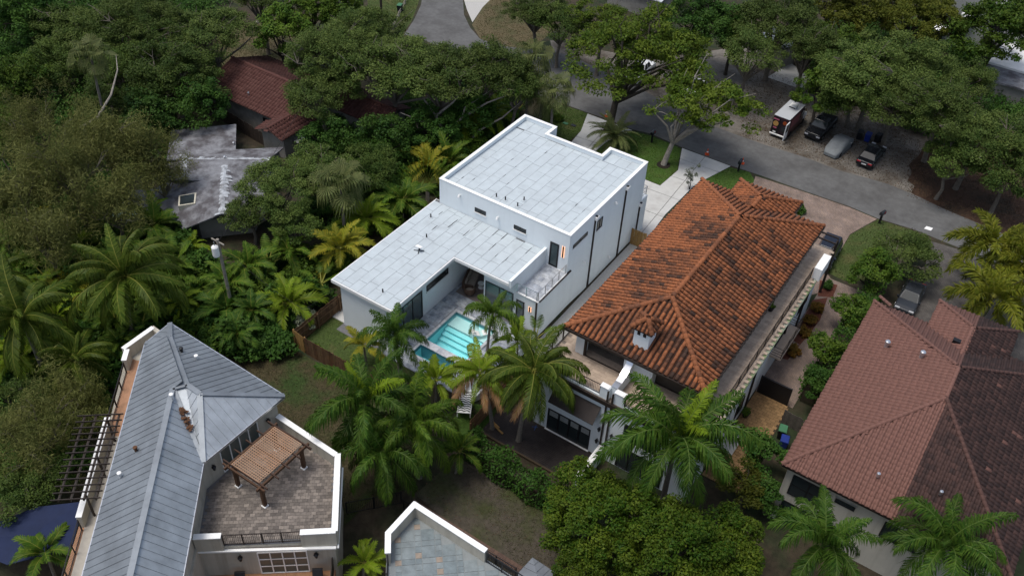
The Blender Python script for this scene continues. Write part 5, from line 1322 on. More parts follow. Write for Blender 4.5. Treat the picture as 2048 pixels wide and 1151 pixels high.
TREES = {}
def tree_kind(kind, cls):
    """a few shared meshes of each kind in three sizes; built around crown centre 0, trunk foot at -hz"""
    key = (kind, cls)
    if key in TREES: return TREES[key]
    out = []
    nvar = 3 if cls < 3 else 2
    for _ in range(nvar):
        R = {0: 1.4, 1: 3.0, 2: 5.0, 3: 7.5}[cls]
        Rr = R * .85
        if kind == 'casuarina':
            Hh = R * .8; nc = int(26 * R); nc = int(nc * .72); cen = crown_clumps(Rr, Hh, nc, -.6, .5, .4)[:nc]; nc = len(cen)
            m = nc * 170; strand = np.repeat(cen, 170, axis=0) + rng.normal(size=(m, 3)) * np.array([.42, .42, .5]) ; strand[:, 2] -= rng.random(m) * .6
            ax = np.array([0, 0, -.6]) + rng.normal(size=(m, 3)) * .7
            nr = rng.normal(size=(m, 3)) + np.array([0, 0, .4])
            t = np.repeat(rng.uniform(0, .6, nc), 170) + rng.uniform(-.1, .4, m)
            me = kite_mesh('crown', strand, nr, rng.uniform(.22, .5, m), t, M['l_olive'], .13, ax)
        else:
            ls, per, nc, fl, hh, rough, lo = {
                'oak': (.20, 220, int(4.2 * R * R) + 14, .55, .48, .28, -.25), 'oakdark': (.21, 220, int(4.2 * R * R) + 14, .6, .6, .25, -.4),
                'street': (.27, 130, int(3.1 * R * R) + 12, .42, .5, .3, -.2), 'green': (.30, 130, int(4.4 * R * R) + 14, .65, .7, .22, -.45),
                'dark': (.30, 130, int(4.4 * R * R) + 14, .65, .75, .22, -.5), 'yellow': (.26, 150, int(4.2 * R * R) + 12, .55, .55, .28, -.3),
                'mango': (.25, 220, int(4.8 * R * R) + 14, .7, .75, .18, -.5)}[kind]
            cr = {0: .45, 1: .72, 2: .85, 3: .95}[cls]; ls *= {0: .6, 1: .85, 2: 1, 3: 1.05}[cls]
            cen = crown_clumps(Rr, R * hh, nc, lo, rough, .2)
            mt = {'oak': 'l_oak', 'oakdark': 'l_oakdark', 'street': 'l_street', 'green': 'l_green', 'dark': 'l_dark', 'yellow': 'l_yellow', 'mango': 'l_mango'}[kind]
            me = kite_mesh('crown', *leaf_clumps(cen, cr, per, ls, fl), M[mt], .55)
        out.append((me, cen, R))
    TREES[key] = out
    return out
TRUNKS = {}
def tree(x, y, z, R, kind, label, group=None, lean=(0, 0), bark='bark', limb=True, fork=.45, name=None, cat='tree', base=None):
    """crown centred at (x, y, z) with radius about R; stands on the ground"""
    R *= 1.08
    cls = 0 if R < 2.0 else 1 if R < 3.9 else 2 if R < 6.2 else 3
    v = tree_kind(kind, cls); k = random.randrange(len(v)); me, cen, R0 = v[k]
    s = R / R0
    g = zg(x, y)
    bx, by = (x + lean[0], y + lean[1]) if base is None else base[:2]
    t = thing(name or {'oak': 'oak_tree', 'oakdark': 'oak_tree', 'casuarina': 'casuarina_tree', 'street': 'street_tree', 'mango': 'mango_tree'}.get(kind, 'broadleaf_tree'), label, cat, (bx, by, g), 0, group)
    a = random.uniform(0, 6.28)
    c = bpy.data.objects.new('crown', me); c.location = (x - bx, y - by, z - g); c.rotation_euler = (0, 0, a); c.scale = (s, s, s * random.uniform(.85, 1.1)); link(c, t)
    key = (kind, cls, k)
    if limb:
        ca, sa = math.cos(a), math.sin(a)
        wc = cen @ np.array([[ca, sa, 0], [-sa, ca, 0], [0, 0, 1]]) * s + np.array([x - bx, y - by, z - g])
        m = MB(); hh = (z - g); fz = max(.8, hh - R * .62) if fork is None else hh * fork
        fk = (random.uniform(-.2, .2) + (x - bx) * .22, random.uniform(-.2, .2) + (y - by) * .22, fz)
        limbs(m, (0, 0, 0), fk, wc, 6 + 4 * cls, .06 + .045 * R, 3 if kind == 'oak' else 2 if cls else 1, .12, 1.16 if kind in ('oak', 'street') else 1.0)
        me2 = m.mesh('trunk', M[bark], None, True); o = bpy.data.objects.new('trunk', me2); link(o, t)
    return t

# ---- palms
M['p_green'] = leaf_mat('palm_leaf', (0.042, 0.098, 0.010), (0.125, 0.180, 0.020), .3, .5)
M['p_dark'] = leaf_mat('royal_palm_leaf', (0.028, 0.078, 0.010), (0.095, 0.155, 0.020), .28, .5)
M['p_yellow'] = leaf_mat('yellow_palm_leaf', (0.16, 0.19, 0.018), (0.36, 0.30, 0.03), .35, .5)
M['p_fox'] = leaf_mat('foxtail_leaf', (0.105, 0.135, 0.013), (0.215, 0.205, 0.02), .3, .5)
M['p_coco'] = leaf_mat('coconut_leaf', (0.040, 0.076, 0.009), (0.115, 0.145, 0.020), .3, .45)
M['p_fan'] = leaf_mat('fan_palm_leaf', (0.085, 0.110, 0.035), (0.16, 0.17, 0.06), .3, .5)
M['p_dead'] = leaf_mat('dead_frond', (0.34, 0.17, 0.065), (0.44, 0.30, 0.17), .25, .8)
M['p_lime'] = leaf_mat('young_frond', (0.13, 0.21, 0.015), (0.22, 0.29, 0.02), .35, .45)
M['rachis'] = mat('yellow_midrib', (0.20, 0.20, 0.035), .6, .1, 5)
M['rachisg'] = mat('green_midrib', (0.09, 0.13, 0.03), .5, .1, 5)
M['palmtrunk'] = mat('palm_trunk', (0.21, 0.185, 0.155), .9, .25, 6, .3, 14)
M['crownshaft'] = mat('crownshaft', (0.10, 0.17, 0.04), .4, .1, 4)
def frond_mesh(name, L, n, e0, e1, leaf, w, droop, plume=0.0, mats=None, seed=0, vee=.25, pet=.16, sweep=.75, rr=.035, pw=1.3, lf=None):
    r = random.Random(seed); m = MB(); N_ = 14
    pts = []; x = z = 0.0; yb = r.uniform(-.12, .12)
    for i in range(N_ + 1):
        t = i / N_; e = math.radians(e0 + (e1 - e0) * t ** pw); pts.append(Vector((x, yb * L * t * t, z))); x += math.cos(e) * L / N_; z += math.sin(e) * L / N_
    m.cm = 1; m.tube(pts, [rr * (1 - .85 * i / N_) for i in range(N_ + 1)], 4, False); m.cm = 0
    for i in range(n):
        t = pet + (1 - pet) * (i + .5) / n; f = t * N_; k = min(int(f), N_ - 1); p = pts[k].lerp(pts[k + 1], f - k); T = (pts[k + 1] - pts[k]).normalized()
        S0 = Vector((0, 1, 0)); Nn = S0.cross(T) * -1
        if Nn.z < 0: Nn = -Nn
        ll = leaf * (math.sin(math.pi * min(1, .22 + .70 * (t - pet) / (1 - pet))) ** .7 if lf is None else lf(t))
        for s in (-1, 1):
            a = math.radians(r.uniform(-8, 8) + 22 + 38 * t * sweep * 1.3); roll = vee + (r.uniform(-1, 1) * plume)
            d = (S0 * s * math.cos(roll) + Nn * math.sin(roll)) * math.cos(a) + T * math.sin(a)
            l = ll * r.uniform(.85, 1.1); dr = droop * r.uniform(.7, 1.3)
            p1 = p + d * l * .5 - Vector((0, 0, dr * l * .16)); p2 = p + d * l * (1 - .25 * dr) - Vector((0, 0, dr * l * .72))
            h = T * (w / 2); m.ct = r.random() * .75
            m.raw([p - h * .6, p + h * .6, p1 + h, p1 - h, p2], [(0, 1, 2, 3), (3, 2, 4)])
    return m.mesh(name, mats, None, False, True)
def fan_mesh(name, R, n, mats, seed, pet=1.0, droop=.4, arc=260, e0=20):
    r = random.Random(seed); m = MB(); e = math.radians(e0)
    hub = Vector((math.cos(e) * pet, 0, math.sin(e) * pet)); m.cm = 1; m.tube([(0, 0, 0), hub * .5 + Vector((0, 0, .06 * pet)), hub], [.035, .028, .02], 4, False); m.cm = 0
    ux = Vector((math.cos(e - .5), 0, math.sin(e - .5))); uy = Vector((0, 1, 0)); nn = ux.cross(uy)
    for i in range(n):
        a = math.radians(-arc / 2 + arc * (i + .5) / n); l = R * (1 - .25 * abs(a) / 2.3) * r.uniform(.9, 1.08); da = math.radians(arc / n * .29)
        d = ux * math.cos(a) + uy * math.sin(a); q = ux * math.cos(a + 1.57) + uy * math.sin(a + 1.57); w = l * .6 * math.tan(da)
        p1 = hub + d * l * .6 - Vector((0, 0, .05 * l)); p2 = hub + d * l * (1 - .3 * droop) - Vector((0, 0, droop * l * r.uniform(.4, .9)))
        m.ct = r.random() * .7
        m.raw([hub, p1 + q * w + nn * .02, p1 - q * w, p2], [(0, 2, 1), (2, 3, 1)])
    return m.mesh(name, mats, None, False, True)
FR = {}
def fronds(kind):
    if kind in FR: return FR[kind]
    o = []
    if kind == 'coconut':
        for i, (a, b) in enumerate(((80, -5), (62, -45), (44, -60), (26, -74), (5, -82), (-20, -86))): o.append([frond_mesh('frond', 4.6, 76, a, b, 1.05, .085, 1.25, .0, [M['p_coco'], M['rachis']], 10 * i + k, .1, .14) for k in range(2)])
    elif kind == 'royal':
        for i, (a, b) in enumerate(((84, 15), (66, -35), (48, -58), (28, -72), (6, -82), (-22, -88))): o.append([frond_mesh('frond', 4.0, 84, a, b, 1.0, .085, .95, .7, [M['p_dark'], M['rachisg']], 100 + 10 * i + k, .25, .12) for k in range(2)])
    elif kind == 'foxtail':
        for i, (a, b) in enumerate(((75, 10), (55, -25), (35, -45), (15, -60), (-5, -75), (-25, -80))): o.append([frond_mesh('frond', 3.0, 84, a, b, .62, .10, .25, 1.5, [M['p_fox'], M['rachis']], 200 + 10 * i + k, .2, .18, lf=lambda t: .6 + .4 * math.sin(3.0 * min(1, t))) for k in range(2)])
    elif kind == 'areca':
        for i, (a, b) in enumerate(((80, 20), (66, -15), (55, -40), (40, -60), (25, -70), (8, -80))): o.append([frond_mesh('frond', 2.4, 30, a, b, .68, .12, .4, .1, [M['p_green'], M['rachis']], 300 + 10 * i + k, .45, .22) for k in range(2)])
    elif kind == 'pygmy':
        for i, (a, b) in enumerate(((80, 20), (62, -10), (48, -35), (30, -55), (12, -68), (-10, -75))): o.append([frond_mesh('frond', 2.2, 46, a, b, .42, .05, .35, .1, [M['p_fan'], M['rachisg']], 400 + 10 * i + k, .3, .12) for k in range(2)])
    elif kind == 'sabal':
        for i, e in enumerate((75, 55, 35, 12, -12, -40)): o.append([fan_mesh('frond', 1.2, 17, [M['p_fan'], M['rachisg']], 500 + 10 * i + k, 1.15, .55 + .08 * i, 250, e) for k in range(2)])
    FR[kind] = o
    return o
def swap(me, mt):
    c = me.copy(); c.materials[0] = mt; return c
SWAP = {}
def palm(x, y, z, R, kind, label, group=None, n=18, leafm=None, dead=0, base=None, trunk_r=.16, name=None, shaft=False, low=0.0, cat='palm tree', spear=None, upright=0.0):
    """palm with its crown heart at (x, y, z) and fronds about R long, on the ground below"""
    n = int(n * (1.45 if kind in ('royal', 'coconut', 'foxtail') else 1.15)); fs = fronds(kind); L = {'coconut': 4.6, 'royal': 4.0, 'foxtail': 3.0, 'areca': 2.4, 'pygmy': 2.2, 'sabal': 2.2}[kind]
    s = R / (L * (.76 if kind in ('royal', 'coconut') else .84))
    bx, by = (x + random.uniform(-.3, .3), y + random.uniform(-.3, .3)) if base is None else base[:2]
    g = zg(bx, by)
    t = thing(name or {'coconut': 'coconut_palm', 'royal': 'royal_palm', 'foxtail': 'foxtail_palm', 'areca': 'areca_palm', 'pygmy': 'date_palm', 'sabal': 'fan_palm'}[kind], label, cat, (bx, by, g), 0, group)
    if z - g > .5:
        m = MB(); c = Vector((x - bx, y - by, z - g)); pts = []; rad = []
        for i in range(9):
            f = i / 8; pts.append(Vector((c.x * f ** 1.6, c.y * f ** 1.6, c.z * f - .2 * (1 - f)))); rad.append(trunk_r * ((1.5 if i == 0 else 1.0) - .3 * f) * (1 + .06 * (i % 2)))
        m.tube(pts, rad, 8, False); o = m.build('trunk', M['palmtrunk'], None, True); o.parent = t
        if shaft:
            m = MB(); m.tube([c - Vector((0, 0, 1.1 * s)), c - Vector((0, 0, .5 * s)), c], [trunk_r * .8, trunk_r * 1.0, trunk_r * .6], 8); o = m.build('crownshaft', M['crownshaft'], None, True); o.parent = t
    ga = 2.39996
    a0 = random.uniform(0, 6.28)
    for i in range(n):
        f = (i + .3) / n
        lvl = max(0, min(5, int((f ** .9) * (6 - upright) + low + random.uniform(-.5, .5)))); me = random.choice(fs[lvl])
        dd = i >= n - dead
        mt = M['p_dead'] if dd else leafm
        if spear and i < 2: mt = M[spear]
        if mt is not None:
            key = (me.name, mt.name)
            if key not in SWAP: SWAP[key] = swap(me, mt)
            me = SWAP[key]
        o = bpy.data.objects.new('frond', me); o.location = (x - bx, y - by, z - g + .02 * i * s); o.rotation_euler = (random.uniform(-.28, .28), random.uniform(-.14, .14), a0 + i * ga + random.uniform(-.2, .2))
        q = s * random.uniform(.78, 1.10) * (.8 if i < 2 else 1); o.scale = (q, q, q); link(o, t)
    return t
def areca(x, y, R, label, group, h=1.4, n=11, leafm=None):
    """clump of cane stems with arching fronds"""
    return palm(x, y, zg(x, y) + h, R, 'areca', label, group, n, leafm, 0, (x, y), .07, None, False, 0, 'palm', None, .5)

def bush(x, y, R, H, mt, label, group=None, name='shrub', dens=1.0, ls=.2, cat='shrub', z=None, flowers=0):
    g = zg(x, y) if z is None else z
    t = thing(name, label, cat, (x, y, g), 0, group)
    nc = int((14 + 16 * R * R) * dens); cen = crown_clumps(R * .85, H * .5, nc, -.6, .25, .3); cen[:, 2] += H * .5
    me = kite_mesh('foliage', *leaf_clumps(cen, max(.25, R * .28), int(70 * dens), ls, .8), M[mt], .55)
    link(bpy.data.objects.new('foliage', me), t)
    m = MB()
    for i in range(5):
        c = cen[rng.integers(len(cen))]; m.tube([(0, 0, -.1), (c[0] * .4, c[1] * .4, c[2] * .5), tuple(c)], [.04, .03, .01], 4, False)
    m.build('stem', M['barkdark'], None).parent = t
    if flowers:
        k = rng.integers(0, len(cen), flowers); p = cen[k] + rng.normal(size=(flowers, 3)) * R * .2; p[:, 2] += R * .15
        me = kite_mesh('blossom', p, np.tile([0, -.3, 1.0], (flowers, 1)) + rng.normal(size=(flowers, 3)) * .3, np.full(flowers, .2), np.zeros(flowers), M['cap'], .8); link(bpy.data.objects.new('blossom', me), t)
    return t
def hedge(pts, w, h, label, mt='l_hedge', per=320, name='hedge', base=None):
    """clipped hedge along a line of points"""
    P = [Vector((p[0], p[1], 0)) for p in pts]; pos = []
    L = 0
    for a, b in zip(P, P[1:]):
        n = int((b - a).length * per); d = (b - a); sd = Vector((-d.y, d.x, 0)).normalized()
        t = rng.random(n); u = rng.uniform(-1, 1, n); q = rng.random(n)
        face = rng.random(n)
        zz = np.where(face < .5, 1.0, q); uu = np.where(face < .5, u, np.sign(u))
        wob = 1 + .18 * np.sin(t * (b - a).length * 2.1 + 1) + rng.normal(size=n) * .08
        base_ = np.array(a)[None] + np.outer(t, np.array(d)) + np.outer(uu * w * .5 * wob, np.array(sd)); base_[:, 2] = zz * h * wob
        pos.append(base_)
    pos = np.concatenate(pos); off = np.array([P[0].x, P[0].y, 0.0]); g = zg(P[0].x, P[0].y) if base is None else base
    n = len(pos); nr = rng.normal(size=(n, 3)) * .7 + np.array([0, -.2, .8])
    me = kite_mesh(name, pos - off, nr, rng.uniform(.14, .3, n), rng.random(n), M[mt], .6)
    t = thing(name, label, 'hedge', (P[0].x, P[0].y, g)); link(bpy.data.objects.new('foliage', me), t)
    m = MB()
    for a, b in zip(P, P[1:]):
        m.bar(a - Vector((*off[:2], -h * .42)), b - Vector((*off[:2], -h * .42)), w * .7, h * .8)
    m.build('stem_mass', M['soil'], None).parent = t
    return t

# ---------------------------------------------------------------- trees, one by one: crown centre x, y, z and radius
OAKS = [
 # top left wood
 (-100.10,52.34,6.00,4.60, 'dark', 'dense dark green tree in the top left corner of the wood'),
 (-90.21,43.99,5.00,3.27, 'green', 'bright leafy tree at the left edge below the corner wood'),
 (-92.97,54.05,6.00,4.81, 'oak', 'grey green oak behind the tall fan palm'),
 (-86.84,57.96,7.00,5.90, 'oak', 'large grey green oak at the top edge with pale twigs'),
 (-79.50,61.53,7.00,4.75, 'oak', 'spreading oak beside the dry yard, its outer boughs bare and pale'),
 (-77.42,53.87,6.00,5.05, 'oakdark', 'broad dark oak between the dry yard and the casuarinas'),
 (-84.00,52.42,5.00,3.81, 'oakdark', 'shaded oak just right of the tall fan palm'),
 (-90.47,48.69,5.00,3.27, 'oakdark', 'shaded oak left of the tall fan palm'),
 (-72.10,52.99,5.00,2.86, 'dark', 'dark tree beside the left end of the red tile bungalow'),
 (-74.68,48.25,4.50,3.32, 'dark', 'dark tree above the flat wing of the grey bungalow'),
 (-79.59,46.90,4.50,3.10, 'oakdark', 'dark tree in the gap behind the bare curved bough'),
 (-82.98,37.71,5.00,2.94, 'green', 'leafy tree on the left edge under the corner wood'),
 # around the two bungalows
 (-53.91,45.97,6.00,3.71, 'oak', 'open oak hanging over the right end of the grey bungalow roof'),
 (-53.81,51.03,5.50,3.21, 'oak', 'oak crown between the grey bungalow and the fan palm'),
 (-54.92,42.99,4.50,2.48, 'oak', 'low oak bough over the front slope of the grey bungalow'),
 (-50.45,44.07,4.50,2.31, 'oakdark', 'dark low tree under the oaks in front of the grey bungalow'),
 (-51.12,54.97,4.50,2.80, 'oakdark', 'dark tree above the fan shaped travellers palm'),
 (-58.54,57.01,4.00,2.54, 'dark', 'dark small tree in front of the bungalow metal awning'),
 (-53.96,60.57,4.00,2.96, 'dark', 'dark undergrowth tree beneath the big oak with bare limbs'),
 (-63.58,65.76,8.00,6.32, 'oak', 'widest oak, over the ridge of the red tile bungalow'),
 (-61.78,59.74,6.50,4.02, 'oak', 'oak bough over the left slope of the red tile bungalow'),
 (-57.32,66.51,8.00,5.51, 'oak', 'broad oak between the bungalow and the street bend'),
 (-66.17,72.32,7.00,4.25, 'oak', 'oak beside the lawn at the top of the street'),
 (-52.99,68.59,8.00,4.80, 'oak', 'oak with long bare limbs at the end of the street bend'),
 (-50.14,72.24,8.00,4.65, 'oak', 'oak in front of the street bend, left of the fan palms'),
 (-46.92,73.70,7.00,3.08, 'oakdark', 'oak crown touching the fan palms by the white house'),
 (-75.72,68.02,6.00,3.34, 'green', 'bright green tree between the dry yard and the top lawn'),
 (-77.18,74.50,6.00,3.73, 'green', 'bright green tree at the top edge left of the lawn'),
 (-74.42,77.66,6.00,3.04, 'green', 'leafy tree at the top edge touching the lawn'),
 (-81.83,71.23,8.00,3.68, 'oak', 'oak with a thick trunk standing behind the dry yard'),
 (-50.63,70.75,4.00,3.23, 'dark', 'dark tree below the bare limbs behind the white house'),
 (-52.03,65.54,3.50,2.89, 'dark', 'dark shade tree at the back corner of the white house garden'),
 # top middle
 (-55.81,92.00,6.00,3.82, 'oak', 'drooping oak at the top edge beside the dry verge'),
 (-51.80,90.81,6.00,3.32, 'oakdark', 'oak with a dark trunk right of the dry verge'),
 (-46.79,92.18,7.00,3.68, 'street', 'light green tree in front of the white corrugated roof'),
 (-37.87,100.30,7.00,4.52, 'dark', 'deep green tree at the top behind the large street tree'),
 (-34.09,102.60,6.00,3.34, 'dark', 'deep green tree beside the garage drive'),
 (-29.66,96.22,7.00,3.54, 'oak', 'grey green tree with a dark trunk on the gravel verge'),
 (-29.51,104.38,8.00,5.24, 'oak', 'tall grey green tree at the top, left of the yellowish ones'),
 (-24.58,101.88,7.00,4.18, 'oak', 'grey green tree hanging over the grey garage'),
 (-23.42,105.35,6.00,3.56, 'green', 'bright tree just right of the grey garage'),
 (-23.71,114.54,7.00,4.98, 'yellow', 'yellowish tree at the top, left one of the pair before the grey block'),
 (-16.98,118.22,7.00,5.89, 'yellow', 'yellowish tree against the grey apartment block'),
 (-20.77,96.18,5.00,3.02, 'green', 'vivid green tree behind the parked van'),
 (-17.13,97.12,8.00,5.44, 'oak', 'large grey green tree behind the black pickup'),
 (-13.86,101.88,8.00,5.26, 'oak', 'large grey green tree between the pickup and the grey block'),
 (-18.21,96.66,5.50,3.43, 'oakdark', 'tree with its boughs over the covered car'),
 (-13.65,95.71,6.50,4.19, 'oak', 'broad tree shading the wheelie bins'),
 (-8.85,94.91,8.00,4.56, 'oak', 'tall broad tree behind the bins, right of the pickup trees'),
 (-3.82,94.74,7.00,4.49, 'oak', 'broad tree at the right edge above the needle bed'),
 (-5.05,91.47,5.00,2.80, 'oakdark', 'tree with a bare grey trunk right of the black sedan'),
 (0.33,92.56,5.00,3.51, 'oakdark', 'tree on the needle bed at the right edge'),
 (-7.76,119.48,8.00,5.53, 'green', 'dense rich green tree beside the grey apartment block'),
 (-7.55,107.96,6.00,3.12, 'oak', 'grey tree below the dense rich green one'),
 # right hand gardens
 (-4.53,76.28,2.60,3.15, 'oak', 'twiggy grey bushy tree on the lawn by the mailbox'),
 (-6.38,71.48,2.80,2.34, 'green', 'bright green leafy tree beside the twiggy bush'),
 (-5.90,65.53,2.60,1.80, 'green', 'green tree above the hedge by the parked dark car'),
 (-6.48,59.46,2.80,1.55, 'green', 'round tree with white blossom along the garden path'),
 (-5.86,55.71,2.40,1.43, 'dark', 'dark green bushy tree beside the black gate'),
 # bottom
 (-13.26,33.14,4.50,3.65, 'mango', 'yellow green mango tree at the end of the hedge'),
 (-8.20,33.40,5.00,3.77, 'mango', 'mango tree under the big royal palm'),
 (-5.35,36.67,4.00,2.74, 'mango', 'mango tree right of the big royal palm'),
 (-12.29,30.09,3.50,1.90, 'mango', 'low mango tree at the bottom edge beside the dirt yard'),
 (-6.65,46.75,2.20,1.65, 'dark', 'dark shrubby tree at the end of the tan paving'),
 (-6.57,43.42,2.00,1.78, 'yellow', 'ochre leaved small tree beside the tan paving'),
 (-4.77,43.66,2.00,1.41, 'dark', 'dark small tree by the corner of the pink tile house'),
 (-47.50,16.24,5.00,3.90, 'casuarina', 'feathery green tree left of the pergola'),
 (-48.69,20.37,4.00,2.34, 'casuarina', 'feathery tree beside the side terrace railing'),
 (-45.24,13.94,4.00,2.48, 'oakdark', 'dark tree above the blue shade sail'),
 (-52.50,17.58,4.00,2.15, 'oakdark', 'dark tree at the left edge below the coconut palms'),
 # casuarinas on the left
 (-76.63,37.07,8.00,3.94, 'casuarina', 'olive casuarina at the left edge, topmost of its stand'),
 (-67.31,34.57,9.00,4.10, 'casuarina', 'olive casuarina left of the grey bungalow, widest of its stand'),
 (-68.54,30.28,8.00,3.59, 'casuarina', 'olive casuarina at the left edge, halfway down'),
 (-68.59,39.14,9.00,3.15, 'casuarina', 'tall olive casuarina whose bare bough curves upward'),
 (-66.11,40.42,8.00,2.81, 'casuarina', 'olive casuarina brushing the flat wing of the grey bungalow'),
 (-63.09,28.72,7.00,2.66, 'casuarina', 'olive casuarina just above the coconut palms'),
 (-62.60,35.20,7.00,3.01, 'casuarina', 'olive casuarina draped over the porch of the grey bungalow'),
 (-64.18,41.08,6.00,2.06, 'casuarina', 'thin olive casuarina spray over the grey bungalow roof'),
]
LIMBY = ('oak with long bare', 'oak with a', 'widest', 'spreading')
for x, y, z, R, kind, label in [(*a[:4], a[4], a[5]) for a in OAKS]:
    bk = (x + .8, y + 3.2) if any(k in label for k in ('covered car', 'wheelie bins', 'pickup', 'behind the bins')) else None
    tree(x, y, z, R, kind, label, base=bk, bark='barkdark' if kind in ('dark', 'green', 'mango', 'yellow') else 'bark', fork=.5)
# the two street trees in front of the white house, with their leaning trunks
tree(-37.87,85.19,8.00,7.77, 'street', 'large street tree with open forked limbs beside the pale drive', base=(-39.30,81.75,0.00), bark='barkdark', fork=.42)
tree(-29.14,82.60,6.50,5.25, 'street', 'smaller leaning street tree ringed by dark mulch', base=(-31.03,79.47,0.00), bark='barkpale', fork=.4)
m = MB(); c = (-31.03,79.47,0.00); m.lathe([(.75, 0), (.7, .05), (.3, .09)], (c[0], c[1], .012), 14); tag(m.build('mulch_ring', M['darkmulch']), None, None, None, 'structure')
# bare bough on the casuarina
m = MB(); m.tube([(-73.73,40.37,5.00), (-73.69,40.40,7.50), (-71.75,41.03,9.00), (-71.72,42.95,10.50), (-72.59,44.80,12.00), (-74.04,45.94,12.60)], [.28, .24, .12, .1, .06, .02], 6); tag(m.build('bare_branch', M['barkpale']), 'bare pale bough curving up out of the casuarinas', 'branch')
# ---- palms
palm(-52.34,28.33,8.00,4.11, 'coconut', 'big coconut palm with yellow midribs above the metal roof', n=20, base=(-53.10,27.89,0.90), trunk_r=.2)
palm(-55.14,21.39,7.50,3.79, 'coconut', 'coconut palm at the left edge with drooping fronds', n=18, trunk_r=.2)
palm(-51.30,22.20,5.00,2.58, 'coconut', 'small shaded coconut palm under the big one', n=12, trunk_r=.16)
palm(-61.43,22.96,7.00,2.85, 'coconut', 'coconut palm cut by the left edge, upper one', n=14, trunk_r=.18)
palm(-78.26,45.88,11.00,2.34, 'sabal', 'tall fan palm rising from the wood at the top left', n=22, trunk_r=.16)
palm(-49.13,48.74,6.50,2.79, 'sabal', 'fan palm with a slim pale trunk beside the grey bungalow', n=30, base=(-48.34,48.00,0.30), trunk_r=.17)
palm(-43.01,75.23,6.50,2.43, 'sabal', 'fan palm at the street corner of the white house, front one', n=24, trunk_r=.17)
palm(-47.52,77.67,7.50,2.83, 'sabal', 'fan palm behind the first at the street corner', n=24, trunk_r=.17)
palm(-45.31,76.96,4.00,2.09, 'sabal', 'short fan palm with a shaggy brown trunk by the street corner', n=16, trunk_r=.2)
palm(-28.56,43.27,6.50,2.09, 'royal', 'slim young royal palm standing by the pool shelf', n=11, base=(-29.64,44.37,1.00), trunk_r=.12, shaft=True, leafm=M['p_green'])
palm(-33.52,37.47,5.80,2.28, 'royal', 'royal palm over the pool corner, its trunk hidden', n=13, trunk_r=.18, shaft=True)
palm(-29.76,30.09,7.50,3.81, 'royal', 'royal palm with a lime green spear leaf above the brown yard', n=15, trunk_r=.2, shaft=True, spear='p_lime')
palm(-26.60,31.50,6.00,3.30, 'royal', 'royal palm below the pool steps', n=14, trunk_r=.2, shaft=True, leafm=M['p_green'])
palm(-27.29,28.56,5.50,3.16, 'royal', 'royal palm with low hanging fronds at the edge of the brown yard', n=13, trunk_r=.2, shaft=True, low=.6)
palm(-10.90,38.78,8.50,4.37, 'royal', 'biggest royal palm in front of the barrel tile house', n=17, trunk_r=.22, shaft=True, spear='p_lime')
palm(-0.13,37.24,8.00,3.23, 'royal', 'royal palm before the beige wall at the bottom right', n=15, trunk_r=.2, shaft=True)
palm(5.85,41.52,8.00,3.37, 'royal', 'royal palm in front of the dark roof half at the bottom right', n=15, trunk_r=.2, shaft=True)
palm(-25.76,37.70,6.30,2.61, 'coconut', 'coconut palm with withered orange fronds by the pool wall', n=17, base=(-24.91,38.34,0.60), trunk_r=.16, dead=10, leafm=M['p_lime'])
palm(-22.22,39.32,7.30,3.35, 'coconut', 'green coconut palm leaning over the dark deck', n=20, base=(-22.65,38.58,0.20), trunk_r=.2, dead=2)
palm(-36.57,37.15,3.00,1.90, 'areca', 'golden yellow palm on the lawn beside the white wing', n=11, leafm=M['p_yellow'], trunk_r=.1)
palm(-36.81,78.64,1.20,2.84, 'pygmy', 'feathery low date palm in the front lawn', n=34, trunk_r=.15)
palm(1.86,78.77,5.00,3.96, 'foxtail', 'bushy yellow green foxtail palm at the right edge, upper crown', n=15, trunk_r=.14, shaft=True)
palm(3.34,71.80,4.50,3.90, 'foxtail', 'bushy foxtail palm over the grey paved drive, lower crown', n=15, trunk_r=.14, shaft=True)
palm(4.57,77.00,5.50,3.71, 'foxtail', 'foxtail palm half cut by the right edge', n=13, trunk_r=.14, shaft=True)
palm(-40.02,11.38,3.50,2.24, 'areca', 'yellow green palm in front of the blue shade sail', n=13, trunk_r=.12)
palm(-23.88,22.51,3.00,1.65, 'areca', 'bright palm between the two terraces at the bottom edge', n=12, trunk_r=.12, leafm=M['p_lime'])
palm(-17.69,35.59,0.00,0.04, 'areca', 'x', n=1) if False else None
palm(-24.61,33.73,2.20,1.80, 'areca', 'green palm clump beside the striped lounger', n=12, leafm=M['p_green'], trunk_r=.1)
palm(-29.82,37.69,2.80,2.22, 'areca', 'green palm clump at the end of the pool steps', n=14, leafm=M['p_lime'], trunk_r=.1)
palm(-27.03,44.78,2.80,2.25, 'areca', 'young green palm at the corner of the pool deck', n=12, leafm=M['p_lime'], trunk_r=.1)
# travellers palm and banana plants: broad paddle leaves
def paddle_mesh(name, L, w, seed, mt):
    r = random.Random(seed); m = MB(); N_ = 10; stalk = L * .45
    m.cm = 1; m.tube([(0, 0, 0), (stalk * .5, 0, .02), (stalk, 0, 0)], [.05, .04, .03], 5, False); m.cm = 0
    for i in range(N_):
        t0, t1 = i / N_, (i + 1) / N_
        for s in (-1, 1):
            w0 = w * math.sin(math.pi * min(1, .12 + .86 * t0)) ** .6; w1 = w * math.sin(math.pi * min(1, .12 + .86 * t1)) ** .6
            x0, x1 = stalk + (L - stalk) * t0, stalk + (L - stalk) * (t1 - .012 * r.random()); dz = -.35 * L * t0 ** 2 * .5; dz1 = -.35 * L * t1 ** 2 * .5; m.ct = r.random() * .8
            m.poly([(x0, 0, dz), (x1, 0, dz1), (x1 - .05, s * w1, dz1 + .12 * w - r.random() * .12), (x0 + .05, s * w0, dz + .12 * w - r.random() * .12)][::s])
    return m.mesh(name, [mt, M['rachis']], None, False, True)
